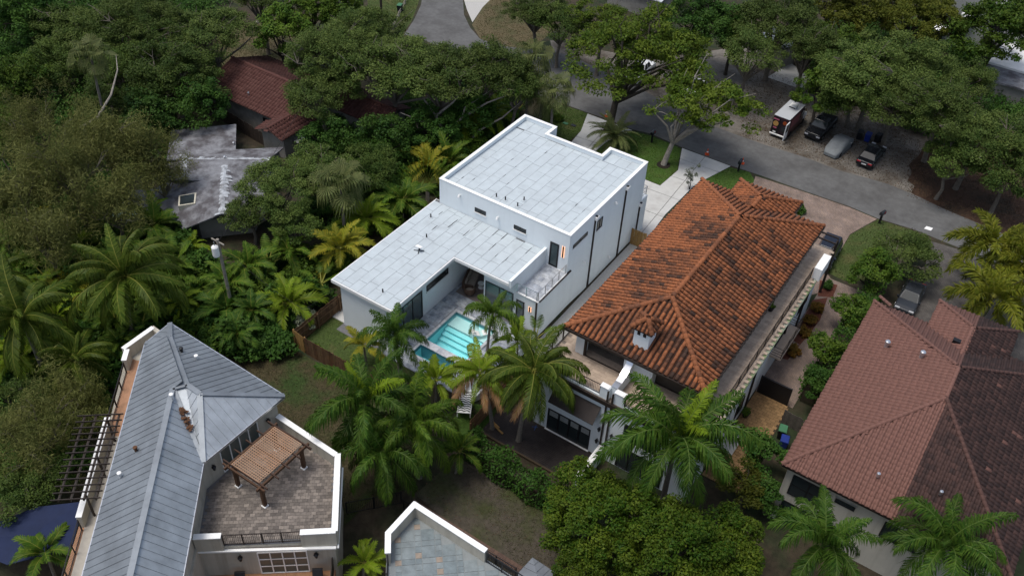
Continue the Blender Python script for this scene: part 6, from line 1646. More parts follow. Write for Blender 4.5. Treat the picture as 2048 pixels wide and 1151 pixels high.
PAD = [paddle_mesh('leaf_blade', 2.6, .30, k, M['p_green']) for k in range(3)]
tp_ = (-47.24,58.90,1.00); t = thing('travellers_palm', 'fan shaped travellers palm behind the white house corner', 'palm', (tp_[0], tp_[1], zg(tp_[0], tp_[1])))
m = MB(); m.tube([(0, 0, -.1), (0, 0, 2.1)], [.2, .16], 8); m.build('trunk', M['palmtrunk'], None).parent = t
for i in range(17):
    a = math.radians(-78 + 156 * i / 16); o = bpy.data.objects.new('leaf_blade', PAD[i % 3]); R_ = Matrix.Rotation(.62, 3, 'Z') @ Matrix.Rotation(-(math.pi / 2 - a), 3, 'Y'); o.rotation_euler = R_.to_euler(); o.location = (0, 0, 2.0); o.scale = (1.3, 1.1, .7); link(o, t)
def banana(p, label, n=8, s=1.0, group=None):
    t = thing('banana_plant', label, 'plant', (p[0], p[1], zg(p[0], p[1])), 0, group)
    m = MB(); m.tube([(0, 0, -.1), (0, 0, 1.5 * s)], [.14, .1], 7); m.build('stem', M['rachisg'], None).parent = t
    for i in range(n):
        o = bpy.data.objects.new('leaf_blade', PAD[i % 3]); o.rotation_euler = (random.uniform(-.2, .2), -random.uniform(.3, 1.1), i * 2.4); o.location = (0, 0, 1.4 * s); o.scale = (s * .9, s * 1.3, s * .9); link(o, t)
banana((-27.03,47.63,1.80), 'banana plant against the white house side wall', 7, .9)
# ---- undergrowth: palm clumps and shrubs filling the strip between the bungalow and the white house
STRIP = [(-62.83,39.11), (-53.44,37.84), (-48.70,44.87), (-49.34,49.64), (-49.98,63.67), (-50.75,77.89), (-47.70,81.72), (-48.77,78.04), (-47.37,61.11), (-45.94,45.17), (-44.89,40.79), (-44.37,36.91), (-43.33,34.39), (-45.20,31.27), (-53.00,31.64), (-51.23,24.48), (-57.05,20.21), (-73.09,30.11)]
def scatter(poly, n, mind, avoid=()):
    x0 = min(p[0] for p in poly); x1 = max(p[0] for p in poly); y0 = min(p[1] for p in poly); y1 = max(p[1] for p in poly); out = []; k = 0
    while len(out) < n and k < n * 60:
        k += 1; x, y = random.uniform(x0, x1), random.uniform(y0, y1)
        if inside(poly, x, y) and all((x - a) ** 2 + (y - b) ** 2 > mind * mind for a, b in out) and not any(inside(q, x, y) for q in avoid): out.append((x, y))
    return out
HOUSEBOX = [[(-42.6, 38.5), (-27, 38.5), (-27, 68.5), (-42.6, 68.5)], [(tp_[0] - 2.2, tp_[1] - 3.2), (tp_[0] + 2.4, tp_[1] - 3.2), (tp_[0] + 2.4, tp_[1] + 1.2), (tp_[0] - 2.2, tp_[1] + 1.2)], [(-69, 44), (-65, 50.7), (-61.8, 54), (-54.2, 44.5), (-59.5, 38.7), (-66.5, 40.3)], [(-48, 27.2), (-24, 27.2), (-24, 0), (-48, 0)]]
def zone(x, y):
    if y > 56: return 'behind the tall block of the white house'
    if x > -47.5: return 'along the left wall of the white wing' if y > 41 else 'by the corner of the board fence'
    if y > 40: return 'in front of the grey bungalow' if x < -54 else 'below the slim fan palm' if y < 47 else 'above the slim fan palm'
    if x > -48.6 and y > 33: return 'right of the transformer pole'
    if y > 36: return 'left of the transformer pole' if x > -56 else 'under the casuarinas'
    if x > -50: return 'between the metal roof and the transformer pole'
    return 'right of the big coconut palm' if x > -54 else 'behind the big coconut palm' if y > 31 else 'left of the big coconut palm' if x < -58 else 'under the big coconut palm'
for i, (x, y) in enumerate(scatter(STRIP, 38, 2.3, HOUSEBOX)):
    c_, w_ = random.choice([(None, 'green'), (None, 'green'), ('p_lime', 'lime green'), ('p_dark', 'dark green'), ('p_yellow', 'yellow') if i % 4 == 0 else ('p_green', 'green')]); areca(x, y, random.uniform(1.5, 3.0), w_ + ' areca palm clump ' + zone(x, y), 'areca palms of the jungle strip', random.uniform(.8, 2.2), 15, M[c_] if c_ else None)
SHR = {}
def shrub_copy(x, y, R, mt, label, group, name='shrub'):
    k = (mt, random.randrange(3))
    if k not in SHR:
        cen = crown_clumps(.85, .55, 26, -.5, .25, .3); cen[:, 2] += .5
        SHR[k] = kite_mesh('foliage', *leaf_clumps(cen, .34, 90, .17, .8), M[mt], .55)
    o = bpy.data.objects.new(name, SHR[k]); o.location = (x, y, zg(x, y)); o.rotation_euler = (0, 0, random.uniform(0, 6.28)); o.scale = (R, R, R * random.uniform(.8, 1.3)); link(o)
    return tag(o, label, 'shrub', group)
for x, y in scatter(STRIP, 160, 1.15, HOUSEBOX):
    k = random.choice(['l_green', 'l_dark', 'l_dark', 'l_hedge']); shrub_copy(x, y, random.uniform(1.1, 2.0), k, {'l_green': 'bright leafy shrub ', 'l_dark': 'dark leafy shrub ', 'l_hedge': 'fresh green shrub '}[k] + zone(x, y), 'jungle strip shrubs')
WOOD = [(-128.87,61.30), (-101.45,84.10), (-91.90,71.67), (-88.22,65.87), (-79.48,60.31), (-78.82,52.51), (-73.51,46.71), (-70.39,39.28), (-67.67,35.46), (-74.41,26.74)]
OAKF = [(-67.70,61.19), (-61.69,68.62), (-61.41,85.67), (-53.35,87.15), (-50.01,79.90), (-50.97,64.09), (-50.70,56.38), (-51.45,47.72), (-53.48,47.15), (-57.63,58.95)]
TOPF = [(-30.04,121.83), (-2.83,143.89), (2.95,110.85), (-6.27,102.38), (-12.53,104.28), (-22.64,105.19)]
LEFT = [(-61.10,19.90), (-50.80,24.14), (-45.67,16.73), (-47.80,13.12), (-49.15,12.14)]
for i, (x, y) in enumerate(scatter(STRIP, 12, 3.0, HOUSEBOX)): banana((x, y), 'broad leaved banana plant ' + zone(x, y), 7, random.uniform(.8, 1.3), 'banana plants of the jungle strip')
# bare limbs of the oak behind the white house, seen below its crown
bo = next(o for o in bpy.data.objects if o.get('label', '').startswith('oak with long bare limbs')); bm_o = Vector(bo.location)
for pts, r in (([(-49.77,66.46,0.00), (-51.17,66.99,2.20), (-52.23,66.84,4.20), (-53.97,66.58,6.20)], .32), ([(-51.17,66.99,2.20), (-50.04,68.59,4.00), (-48.29,70.64,5.50), (-46.22,72.69,6.50)], .22), ([(-52.23,66.84,4.20), (-51.08,68.22,5.60), (-50.22,69.68,7.20)], .18), ([(-50.04,68.59,4.00), (-49.85,68.76,5.20), (-48.41,71.68,6.60)], .14), ([(-51.17,66.99,2.20), (-52.54,65.36,4.00), (-54.34,63.52,5.40)], .18), ([(-49.75,68.70,0.00), (-48.71,69.51,2.40), (-47.06,71.77,3.60), (-46.04,73.51,5.00)], .2)):
    m = MB(); n = len(pts); m.tube([Vector(q) - bm_o for q in pts], [r * (1 - .8 * i / (n - 1)) for i in range(n)], 6, False); o = m.build('limb', M['barkpale'], None, True); o.parent = bo
# hedges and single shrubs
hedge([(-25.32,35.65), (-22.06,35.25), (-19.30,35.05), (-17.61,35.12)], 1.5, 1.9, 'clipped dark green hedge along the front of the plank deck', 'l_hedge', 420)
hedge([(-5.7, 71), (-5.8, 63), (-6.0, 55.5)], 1.5, 2.3, 'clipped hedge beside the brick path and the pink tile house', 'l_dark', 300)
hedge([(-41.0, 35.9), (-36, 35.9), (-32, 36.0)], .5, .6, 'low bright green planting along the inside of the board fence', 'l_green', 300, 'border_plants')
bush(*(-43.60,37.70), 1.25, 1.6, 'l_white', 'pale variegated shrub at the fence corner', ls=.17, dens=1.2)
bush(*(-26.71,76.96), .95, 3.0, 'l_olivetree', 'slender silvery young tree on the pale drive', name='young_tree', ls=.16, dens=.55, cat='tree')
for i, (p, l) in enumerate((((-9.27,66.91), 'copper croton bush on the mulch, nearest the street'), ((-9.20,64.93), 'copper croton bush on the mulch, middle of three'), ((-9.14,63.16), 'copper croton bush on the mulch, nearest the small balcony'), ((-9.02,60.44), 'croton bush under the small balcony'))): bush(*p, .65, .7, 'l_croton', l, 'croton bushes', ls=.2)
bush(*(-9.48,70.57), .5, .8, 'l_dark', 'small round dark shrub on red mulch', ls=.14)
bush(*(-15.82,80.29), .6, .8, 'l_dark', 'small shrub at the corner of the tiled entrance roof', ls=.16)
bush(*(-45.40,80.26), .9, .9, 'l_green', 'low green shrub by the back corner of the white house', ls=.18)
for q in ([(-10.01,68.03,0.00), (-9.00,69.20,0.00), (-8.51,65.84,0.00), (-8.82,61.71,0.00), (-9.58,61.91,0.00)], [(-10.43,71.19,-0.00), (-8.84,71.49,-0.00), (-8.62,69.48,0.00), (-9.82,68.84,0.00)], [(-8.82,61.71,0.00), (-9.03,59.32,-0.00), (-9.67,59.22,0.00), (-9.53,61.18,0.00)]): surf('mulch_bed', q, .03, M['mulch'])

# ---------------------------------------------------------------- grass blades, leaf litter and low growth (uncountable cover)
def cover(name, polys, dens, ls, mt, zz=0.02, asp=.35, up=(0, 0, .5), avoid=(), label=None, h=0):
    pos = []
    for poly in polys:
        poly = [(p[0], p[1]) for p in poly]
        x0 = min(p[0] for p in poly); x1 = max(p[0] for p in poly); y0 = min(p[1] for p in poly); y1 = max(p[1] for p in poly)
        n = int((x1 - x0) * (y1 - y0) * dens); q = np.column_stack([rng.uniform(x0, x1, n), rng.uniform(y0, y1, n)])
        keep = np.zeros(n, bool); P = np.array(poly)
        for i in range(len(P)):
            a, b = P[i], P[(i + 1) % len(P)]
            c = ((a[1] > q[:, 1]) != (b[1] > q[:, 1])) & (q[:, 0] < (b[0] - a[0]) * (q[:, 1] - a[1]) / (b[1] - a[1] + 1e-12) + a[0]); keep ^= c
        for A in avoid: keep &= ~((q[:, 0] > A[0]) & (q[:, 0] < A[2]) & (q[:, 1] > A[1]) & (q[:, 1] < A[3]))
        q = q[keep]; g = np.array([zg(a, b) for a, b in q]) if len(q) else np.zeros(0)
        pos.append(np.column_stack([q, g + zz + rng.random(len(q)) * h]))
    pos = np.concatenate(pos); n = len(pos)
    nr = rng.normal(size=(n, 3)) + np.array(up)
    clump = np.array([mnoise.noise(Vector((p[0] * .6, p[1] * .6, 3.1))) for p in pos]) * .6 + .3
    me = kite_mesh(name, pos, nr, ls * rng.uniform(.6, 1.4, n), clump + rng.uniform(-.2, .4, n), mt, asp)
    o = bpy.data.objects.new(name, me); link(o); o['kind'] = 'stuff'
    if label: o['label'] = label
    return o
M['g_fresh'] = leaf_mat('grass_blade', (.056, .115, .015), (.105, .16, .03), .2, .7); M['g_dry'] = leaf_mat('dry_blade', (.105, .085, .040), (.05, .065, .018), .2, .8); M['g_litter'] = mat('litter_leaf', (.11, .07, .04), .9, .3, 2, tint=(.05, .035, .022)); M['g_brown'] = leaf_mat('brown_blade', (.070, .062, .026), (.040, .072, .014), .2, .8)
LAWN = [[(-48.31,82.69), (-45.82,83.48), (-43.01,83.68), (-41.69,79.88), (-41.61,76.92), (-45.49,77.19)], [(-38.63,76.68), (-39.01,80.90), (-37.17,83.41), (-34.80,83.91), (-30.97,83.63), (-29.38,79.53), (-29.60,75.85), (-31.39,75.86), (-35.67,75.89)],
        [(-26.61,79.30), (-24.96,83.54), (-22.86,83.95), (-21.79,82.76), (-21.87,78.95), (-23.78,76.93), (-25.83,77.04)]]
HB = [(-41.4, 39, -27.4, 68.2), (-22.9, 41, -9.9, 68.6), (-9.9, 44, -6.9, 54)]
cover('grass', LAWN, 110, .16, M['g_fresh'], avoid=HB, label='fresh green lawn grass')
cover('grass', [[(-44.00,36.81), (-42.24,40.40), (-35.49,40.18), (-31.45,38.99), (-34.30,36.24), (-37.59,35.83), (-41.78,36.25)], [(-27.16,39.84), (-25.98,40.92), (-24.88,36.65), (-26.24,35.96), (-28.29,36.79)]], 120, .15, M['g_fresh'], avoid=[(-42.6, 39.7, -36.4, 53), (-36.5, 38.9, -27.4, 53)], label='back lawn grass')
cover('grass', [[(-8.90,84.06), (-10.39,79.74), (-10.23,72.69), (-8.46,72.48), (-6.57,74.07), (-4.57,76.92), (-4.37,81.32), (-4.12,83.98), (-5.43,84.41)], [(-85.21,97.60), (-81.02,101.09), (-76.37,94.07), (-73.73,89.25), (-72.10,84.95), (-76.50,84.15), (-82.75,90.91)]], 60, .17, M['g_brown'], label='patchy lawn grass')
cover('dry_grass', [[(-93.37,70.48), (-86.60,81.68), (-75.92,74.06), (-76.05,70.68), (-80.35,61.10), (-87.20,63.40)], [(-70.84,107.27), (-64.64,112.41), (-57.48,99.58), (-56.96,92.68), (-60.14,90.48), (-62.94,90.54), (-66.66,94.04), (-68.74,99.30)]], 40, .2, M['g_dry'], label='dry straw coloured grass')
cover('yard_grass', [[(-45.08,31.70), (-43.41,35.05), (-35.56,35.31), (-28.31,34.95), (-26.35,30.68), (-27.83,27.50), (-27.88,24.45), (-30.39,27.76), (-38.40,29.42)]], 220, .15, M['g_brown'], avoid=[], label='thin brown and green yard grass')
cover('yard_grass', [[(-25.31,33.46), (-23.83,35.19), (-18.83,35.66), (-14.94,33.48), (-12.24,31.62), (-15.46,29.18)]], 170, .15, M['g_brown'], label='thin grass on the dirt yard')
cover('leaf_litter', [[(-26.24,29.96), (-25.55,34.71), (-18.83,35.66), (-14.94,33.48), (-12.24,31.62), (-15.97,28.74)], [(-26.73,90.19), (-33.64,106.18), (-20.06,108.78), (-8.90,101.65), (-6.03,91.05), (-14.66,90.87)], [(-10.23,99.31), (3.15,109.68), (6.65,89.63), (-0.07,89.61), (-4.17,89.91), (-7.63,90.16)], [(-45.08,31.70), (-43.74,34.81), (-39.19,34.66), (-39.48,30.50)]], 24, .16, M['g_litter'], asp=.6, label='fallen leaves')
def undergrowth(name, poly, n, mind, rr, mts, label, avoid=()):
    """low growth nobody could count: one mesh for each area"""
    spots = scatter(poly, n, mind, avoid); P, Nn, S, T = [], [], [], []
    for x, y in spots:
        R = random.uniform(*rr); cen = crown_clumps(.85 * R, .55 * R, 22, -.5, .25, .3); cen[:, 2] += .5 * R; cen += np.array([x, y, zg(x, y)])
        p, nr, s, t = leaf_clumps(cen, .36 * R, 42, .30, .8); P.append(p); Nn.append(nr); S.append(s); T.append(t * .8 + random.uniform(-.1, .25))
    me = kite_mesh(name, np.concatenate(P), np.concatenate(Nn), np.concatenate(S), np.concatenate(T), M[mts], .55)
    o = bpy.data.objects.new(name, me); link(o); o['kind'] = 'stuff'; o['label'] = label
undergrowth('undergrowth', WOOD, 130, 2.5, (1.8, 3.2), 'l_dark', 'dark undergrowth on the floor of the corner wood')
undergrowth('undergrowth', OAKF, 85, 1.8, (1.3, 2.3), 'l_dark', 'dark undergrowth beneath the oaks', HOUSEBOX)
undergrowth('undergrowth', TOPF, 110, 2.2, (1.6, 2.8), 'l_dark', 'undergrowth below the trees across the street')
undergrowth('undergrowth', LEFT, 45, 1.3, (.9, 1.7), 'l_dark', 'undergrowth left of the metal roof house')

# ---------------------------------------------------------------- vehicles
def paint(name, c, rough=.25, metal=.2): return mat(name, c, rough, .04, 1, spec=.4, metal=metal * .3)
M['p_black'] = paint('black_paint', (.012, .013, .016)); M['p_grey'] = paint('dark_grey_paint', (.03, .034, .04)); M['p_white'] = paint('white_paint', (.72, .73, .74), .35, 0); M['p_navy'] = paint('navy_paint', (.014, .018, .03))
M['headlight'] = mat('headlight_glass', (.55, .56, .58), .15, .05, 2, spec=.7); M['taillight'] = mat('taillight_glass', (.42, .02, .03), .2, .05, 2, spec=.7); M['plate'] = mat('number_plate', (.7, .7, .68), .5)
def car(label, x, y, rz, L=4.6, W_=1.82, Ht=1.45, belt=.93, hood=.82, cab=(-.36, .24), top=(-.24, .08), pt=None, name='parked_car', cat='car', z=0.0, bed=None, group='cars parked across the street', trunk=.9, lights='both'):
    """forward is local +Y"""
    pt = pt or M['p_black']
    t = thing(name, label, cat, (x, y, z + zg(x, y) + .02), rz, group)
    prof = [(-.5, .32), (-.5, .62), (-.485, trunk - .08), (-.44, trunk), (cab[0], belt), (cab[1], belt), (.40, hood), (.485, hood - .14), (.5, .5), (.5, .32)]
    m = MB(); st = [(-W_ / 2, .965, .06), (-W_ / 2 + .10, 1, 0), (W_ / 2 - .10, 1, 0), (W_ / 2, .965, .06)]; n = len(prof); vs = []
    for w, sx, dz in st: vs += [(w, a * L * sx, b - (dz if b > .6 else 0)) for a, b in prof]
    fs = [tuple(range(n)), tuple(range(3 * n, 4 * n))[::-1]]
    for k in range(3): fs += [(k * n + i, (k + 1) * n + i, (k + 1) * n + (i + 1) % n, k * n + (i + 1) % n) for i in range(n)]
    m.raw(vs, [f[::-1] for f in fs]); b = m.build('body', pt, None, bevel=.05); b.parent = t
    wb, wt = W_ / 2 - .06, W_ / 2 - .24
    lo = [(-wb, cab[0] * L, belt - .01), (wb, cab[0] * L, belt - .01), (wb, cab[1] * L, belt - .01), (-wb, cab[1] * L, belt - .01)]; hi = [(-wt, top[0] * L, Ht), (wt, top[0] * L, Ht), (wt, top[1] * L, Ht), (-wt, top[1] * L, Ht)]
    m = MB(); m.hexa(lo, hi); c = m.build('cabin', pt, None, bevel=.04); c.parent = t
    def win(nm, q, ins=.12):
        q = [Vector(p) for p in q]; ce = sum(q, Vector()) / 4; nr = (q[1] - q[0]).cross(q[3] - q[0]).normalized()
        if nr.dot(ce - Vector((0, (cab[0] + cab[1]) / 2 * L, (belt + Ht) / 2))) < 0: nr = -nr
        o = [ce + (p - ce) * (1 - ins) + nr * .012 for p in q]; i2 = [p - nr * .02 for p in o]; g = MB(); g.hexa(i2, o); w = g.build(nm, M['glass'], None); w.parent = t
    win('windscreen', [lo[3], lo[2], hi[2], hi[3]]); win('rear_window', [lo[0], lo[1], hi[1], hi[0]])
    mid = lambda a, b, k: tuple(Vector(a).lerp(Vector(b), k))
    for s in ((0, 3), (1, 2)):
        a, d = s; win('side_window', [lo[a], mid(lo[a], lo[d], .5), mid(hi[a], hi[d], .5), hi[a]], .18); win('side_window', [mid(lo[a], lo[d], .5), lo[d], hi[d], mid(hi[a], hi[d], .5)], .18)
    for sx in (-1, 1):
        for ay in (-.31, .31):
            m = MB(); cx, cy, r = sx * (W_ / 2 - .1), ay * L, .34
            m.tube([(cx - .11, cy, r), (cx + .11, cy, r)], r, 14); w = m.build('wheel', M['rubber'], None); w.parent = t
            m = MB(); m.tube([(cx - sx * .02, cy, r), (cx + sx * .125, cy, r)], r * .6, 10); q = m.build('rim', M['steel'], None); q.parent = w
        m = MB(); m.box(sx * (W_ / 2 - .5), L * .475, .62, sx * (W_ / 2 - .08), L * .5 + .012, .76); q = m.build('headlight', M['headlight'], None); q.parent = t
        m = MB(); m.box(sx * (W_ / 2 - .5), -L * .5 - .012, .68, sx * (W_ / 2 - .08), -L * .47, .80); q = m.build('taillight', M['taillight'], None); q.parent = t
        m = MB(); m.box(sx * (W_ / 2 - .05), (cab[1] - .04) * L, belt, sx * (W_ / 2 + .14), (cab[1] + .005) * L, belt + .14); q = m.build('wing_mirror', pt, None); q.parent = t
    m = MB(); m.box(-.26, -L * .5 - .02, .5, .26, -L * .5 + .02, .63); q = m.build('number_plate', M['plate'], None); q.parent = t
    m = MB(); m.box(-W_ / 2 + .1, L * .5 - .03, .34, W_ / 2 - .1, L * .5 + .03, .46); m.box(-W_ / 2 + .1, -L * .5 - .03, .34, W_ / 2 - .1, -L * .5 + .03, .46); q = m.build('bumper', M['rubber'], None); q.parent = t
    if bed:
        m = MB(); m.box(-W_ / 2 + .12, -L * .48, trunk + .002, W_ / 2 - .12, cab[0] * L - .05, trunk + .03); q = m.build('bed_cover', M[bed], None); q.parent = t
    return t
car('black sedan backed on the verge, its red tail lights and plate towards the road', -13.1, 94.7, -.05, 4.75)
car('black pickup truck facing the road between the van and the covered car', -19.7, 96.9, math.pi - .06, 5.3, 1.95, 1.75, 1.08, 1.05, (-.14, .22), (-.09, .12), name='pickup_truck', cat='pickup', bed='rubber', trunk=1.1)
car('black car on the brick drive beside the end of the roof terrace', -11.2, 74.6, math.pi + .05, 4.8, 1.95, 1.72, 1.02, .95, (-.45, .24), (-.38, .10), pt=M['p_navy'], name='parked_suv', group='cars on driveways')
car('dark grey car on the grey paved drive behind the pink tile house', -2.75, 73.2, math.pi + .02, 4.6, pt=M['p_grey'], group='cars on driveways')
car('white pickup with a dark bed cover under the large street tree', -42.6, 95.5, .05, 5.6, 2.0, 1.85, 1.1, 1.08, (-.12, .24), (-.07, .14), pt=M['p_white'], name='pickup_truck', cat='pickup', bed='rubber', trunk=1.12, group='vehicles under the street trees')
car('pale car half hidden under the smaller street tree', -35.5, 96.3, .1, 4.6, pt=M['p_white'], group='vehicles under the street trees')
# covered car
t = MB(); L, W_ = 4.6, 1.9; NX, NY = 22, 12; vs = []
def cov(u, v):
    y = (u - .5) * L; hw = W_ / 2 * (1 - .28 * abs(2 * u - 1) ** 5); a = (v - .5) * math.pi * 1.0
    prof = np.interp(u, [0, .06, .2, .33, .48, .62, .75, .95, 1], [.45, .74, .88, 1.30, 1.40, 1.38, 1.0, .78, .45])
    x = math.sin(a) / abs(max(abs(math.sin(a)), abs(math.cos(a)))) * hw * (1 if abs(v - .5) > .25 else 1); h = prof * min(1, abs(math.cos(a)) / max(abs(math.sin(a)), abs(math.cos(a))) ) if abs(math.sin(a)) > abs(math.cos(a)) else prof
    inset = (h / 1.4) ** 2 * .18 * (1 if prof > .95 else .4); x -= np.sign(x) * inset * (abs(x) / hw)
    nz = .02 * mnoise.noise(Vector((x * 3, y * 2, h * 3)))
    return (x + nz, y + nz, .12 + max(0, h - .12) + nz)
for i in range(NX + 1):
    for j in range(NY + 1): vs.append(cov(i / NX, j / NY))
t.raw(vs, [(i * (NY + 1) + j, i * (NY + 1) + j + 1, (i + 1) * (NY + 1) + j + 1, (i + 1) * (NY + 1) + j) for i in range(NX) for j in range(NY)])
t.poly([vs[j] for j in range(NY + 1)]); t.poly([vs[NX * (NY + 1) + j] for j in range(NY + 1)][::-1])
cc_ = thing('covered_car', 'car under a grey fabric cover between the black pickup and the black sedan', 'car', (-16.7, 94.5, .02), -.12, 'cars parked across the street')
q = t.build('car_cover', mat('grey_car_cover', (.19, .205, .21), .75, .12, 2, .3, 6), None, smooth=True); q.parent = cc_
for s in (-1, 1):
    m = MB(); m.box(s * .93, .55, .85, s * 1.1, .8, 1.03); q = m.build('mirror_pocket', MATS['grey_car_cover'], None, bevel=.03); q.parent = cc_
    for ay in (-1.4, 1.4):
        m = MB(); m.tube([(s * .75, ay, .3), (s * .93, ay, .3)], .3, 12); q = m.build('wheel', M['rubber'], None); q.parent = cc_
# van
vt = thing('camper_van', 'van with a white roof and dark painted rear doors, one door standing open', 'van', (-23.05, 95.3, .02), -.05, 'cars parked across the street')
vw, vl, vh = 2.0, 5.8, 2.6
M['vanroof'] = paint('shaded_white_paint', (.42, .44, .46), .5, 0); M['p_maroon'] = paint('maroon_paint', (.055, .018, .022), .35, 0)  # van roof: white greyed, the shadow on it is put into the paint
def vb(m, nm, mt, bevel=0): q = m.build(nm, mt, None, bevel=bevel); q.parent = vt; return q
m = MB(); m.hexa([(-vw / 2, -vl / 2, .4), (vw / 2, -vl / 2, .4), (vw / 2, vl * .30, .4), (-vw / 2, vl * .30, .4)], [(-vw / 2 + .08, -vl / 2 + .06, vh), (vw / 2 - .08, -vl / 2 + .06, vh), (vw / 2 - .08, vl * .24, vh), (-vw / 2 + .08, vl * .24, vh)]); vb(m, 'body', M['p_maroon'], .05)
m = MB(); m.hexa([(-vw / 2 + .02, vl * .301, .4), (vw / 2 - .02, vl * .301, .4), (vw / 2 - .08, vl * .5, .4), (-vw / 2 + .08, vl * .5, .4)], [(-vw / 2 + .06, vl * .301, 1.9), (vw / 2 - .06, vl * .301, 1.9), (vw / 2 - .12, vl * .48, 1.1), (-vw / 2 + .12, vl * .48, 1.1)]); vb(m, 'bonnet', M['p_white'], .05)
m = MB(); m.box(-vw / 2 + .05, -vl / 2 + .03, vh + .003, vw / 2 - .05, vl * .25, vh + .09); vb(m, 'roof', M['vanroof'], .03)
m = MB(); m.box(-.4, -.2, vh + .093, .4, .65, vh + .28); ac = vb(m, 'roof_air_conditioner', M['cap'], .04)
m = MB(); m.box(-.36, -.26, vh + .093, .36, -.205, vh + .2); q = m.build('grille', M['black'], None); q.parent = ac
m = MB(); m.box(-vw / 2 + .1, -vl / 2 - .045, .5, -.02, -vl / 2 - .004, vh - .1); d = vb(m, 'rear_door', M['p_black'])
m = MB(); m.tube([(-.5, -vl / 2 - .048, 1.75), (-.5, -vl / 2 - .07, 1.75)], .32, 14); q = m.build('round_badge', mat('gold_badge', (.45, .25, .08), .6, .3, 12), None); q.parent = d
m = MB(); m.box(-.72, -vl / 2 - .075, 1.15, -.3, -vl / 2 - .046, 1.3); m.box(-.85, -vl / 2 - .075, 2.2, -.2, -vl / 2 - .046, 2.36); q = m.build('pink_print', mat('pink_print', (.40, .10, .16), .6, .3, 14), None); q.parent = d
m = MB(); m.box(-.65, -vl / 2 - .07, .62, -.3, -vl / 2 - .046, .78); q = m.build('number_plate', M['plate'], None); q.parent = d
m = MB(); m.box(.02, -vl / 2 - .03, .55, vw / 2 - .12, -vl / 2 - .004, vh - .12); op = vb(m, 'door_opening', mat('dark_interior', (.02, .012, .018), .9))
m = MB(); m.tube([(.5, -vl / 2 - .032, 2.1), (.5, -vl / 2 - .05, 2.1)], .24, 12); q = m.build('orange_disc', mat('rust_orange', (.30, .06, .015), .6), None); q.parent = op
m = MB(); m.box(.25, -vl / 2 - .06, 1.0, .75, -vl / 2 - .032, 1.6); q = m.build('cargo_box', M['p_grey'], None); q.parent = op
m = MB(); m.box(vw / 2 - .02, -vl / 2 - .95, .5, vw / 2 + .06, -vl / 2 - .02, vh - .1); dd = vb(m, 'open_rear_door', M['p_white'])
m = MB(); m.box(vw / 2 - .028, -vl / 2 - .8, .7, vw / 2 - .022, -vl / 2 - .15, vh - .3); m.box(vw / 2 + .062, -vl / 2 - .8, 1.4, vw / 2 + .068, -vl / 2 - .15, vh - .3); q = m.build('door_panel', M['glass'], None); q.parent = dd
m = MB(); m.box(-vw / 2 + .05, -vl / 2 - .16, .38, vw / 2 - .05, -vl / 2 - .003, .5); vb(m, 'bumper', M['cap'])
m = MB(); m.hexa([(-.85, vl * .31, 1.86), (.85, vl * .31, 1.86), (.85, vl * .33, 1.8), (-.85, vl * .33, 1.8)], [(-.8, vl * .245, vh - .1), (.8, vl * .245, vh - .1), (.8, vl * .27, vh - .12), (-.8, vl * .27, vh - .12)]); vb(m, 'windscreen', M['glass'])
for s in (-1, 1):
    m = MB(); m.box(s * (vw / 2 + .0), .6, 1.45, s * (vw / 2 - .05), 1.6, 2.2); vb(m, 'side_window', M['glass'])
    m = MB(); m.box(s * (vw / 2 - .02), -2.2, 1.2, s * (vw / 2 + .006), .2, 2.3); vb(m, 'side_print', mat('pink_side_print', (.22, .08, .09), .5, .3, 6))
    m = MB(); m.box(s * (vw / 2 + .02), vl * .3, 1.3, s * (vw / 2 + .22), vl * .33, 1.7); vb(m, 'wing_mirror', M['p_white'])
    for ay in (-1.7, 1.9):
        m = MB(); m.tube([(s * (vw / 2 - .25), ay, .36), (s * (vw / 2 + .0), ay, .36)], .36, 14); vb(m, 'wheel', M['rubber'])
# ---------------------------------------------------------------- street furniture
def cone(p, label):
    t = thing('traffic_cone', label, 'cone', (p[0], p[1], .02), random.random(), 'traffic cones along the kerb')
    for nm, prof, mt in (('body', [(.17, .05), (.115, .3)], 'cone_o'), ('reflective_band', [(.115, .301), (.085, .44)], 'cap'), ('cone_top', [(.085, .441), (.03, .75), (.02, .76)], 'cone_o')):
        m = MB(); m.lathe(prof, (0, 0, 0), 12); m.build(nm, M[mt], None).parent = t
    m = MB(); m.box(-.23, -.23, 0, .23, .23, .049); m.build('base', M['cone_o'], None).parent = t
M['cone_o'] = mat('orange_plastic', (.62, .085, .02), .6, .1, 5)
cone((-40.96,84.44,0.00), 'orange traffic cone on the road by the forked street tree'); cone((-28.12,84.31,0.00), 'orange traffic cone at the top of the second pale drive'); cone((-24.27,85.05,0.00), 'orange traffic cone next to the mailbox by the barrel tile house')
def mailbox(p, label, rz=0):
    t = thing('mailbox', label, 'mailbox', (p[0], p[1], .02), rz, 'mailboxes along the kerb')
    m = MB(); m.box(-.09, -.09, 0, .09, .09, 1.1); m.build('post', M['black'], None).parent = t
    m = MB(); m.box(-.17, -.35, 1.101, .17, .35, 1.32); m.tube([(0, -.35, 1.32), (0, .35, 1.32)], .17, 12); b = m.build('box', M['p_grey'], None); b.parent = t
    m = MB(); m.box(.172, .05, 1.25, .19, .1, 1.5); m.build('flag', M['taillight'], None).parent = b
mailbox((-34.17,82.69,0.00), 'black mailbox on the fresh lawn by the dark-ringed street tree'); mailbox((-23.99,83.32,0.00), 'dark mailbox beside the last traffic cone', .1); mailbox((-8.63,83.53,0.00), 'dark mailbox on the lawn corner by the brick drive', -.3)
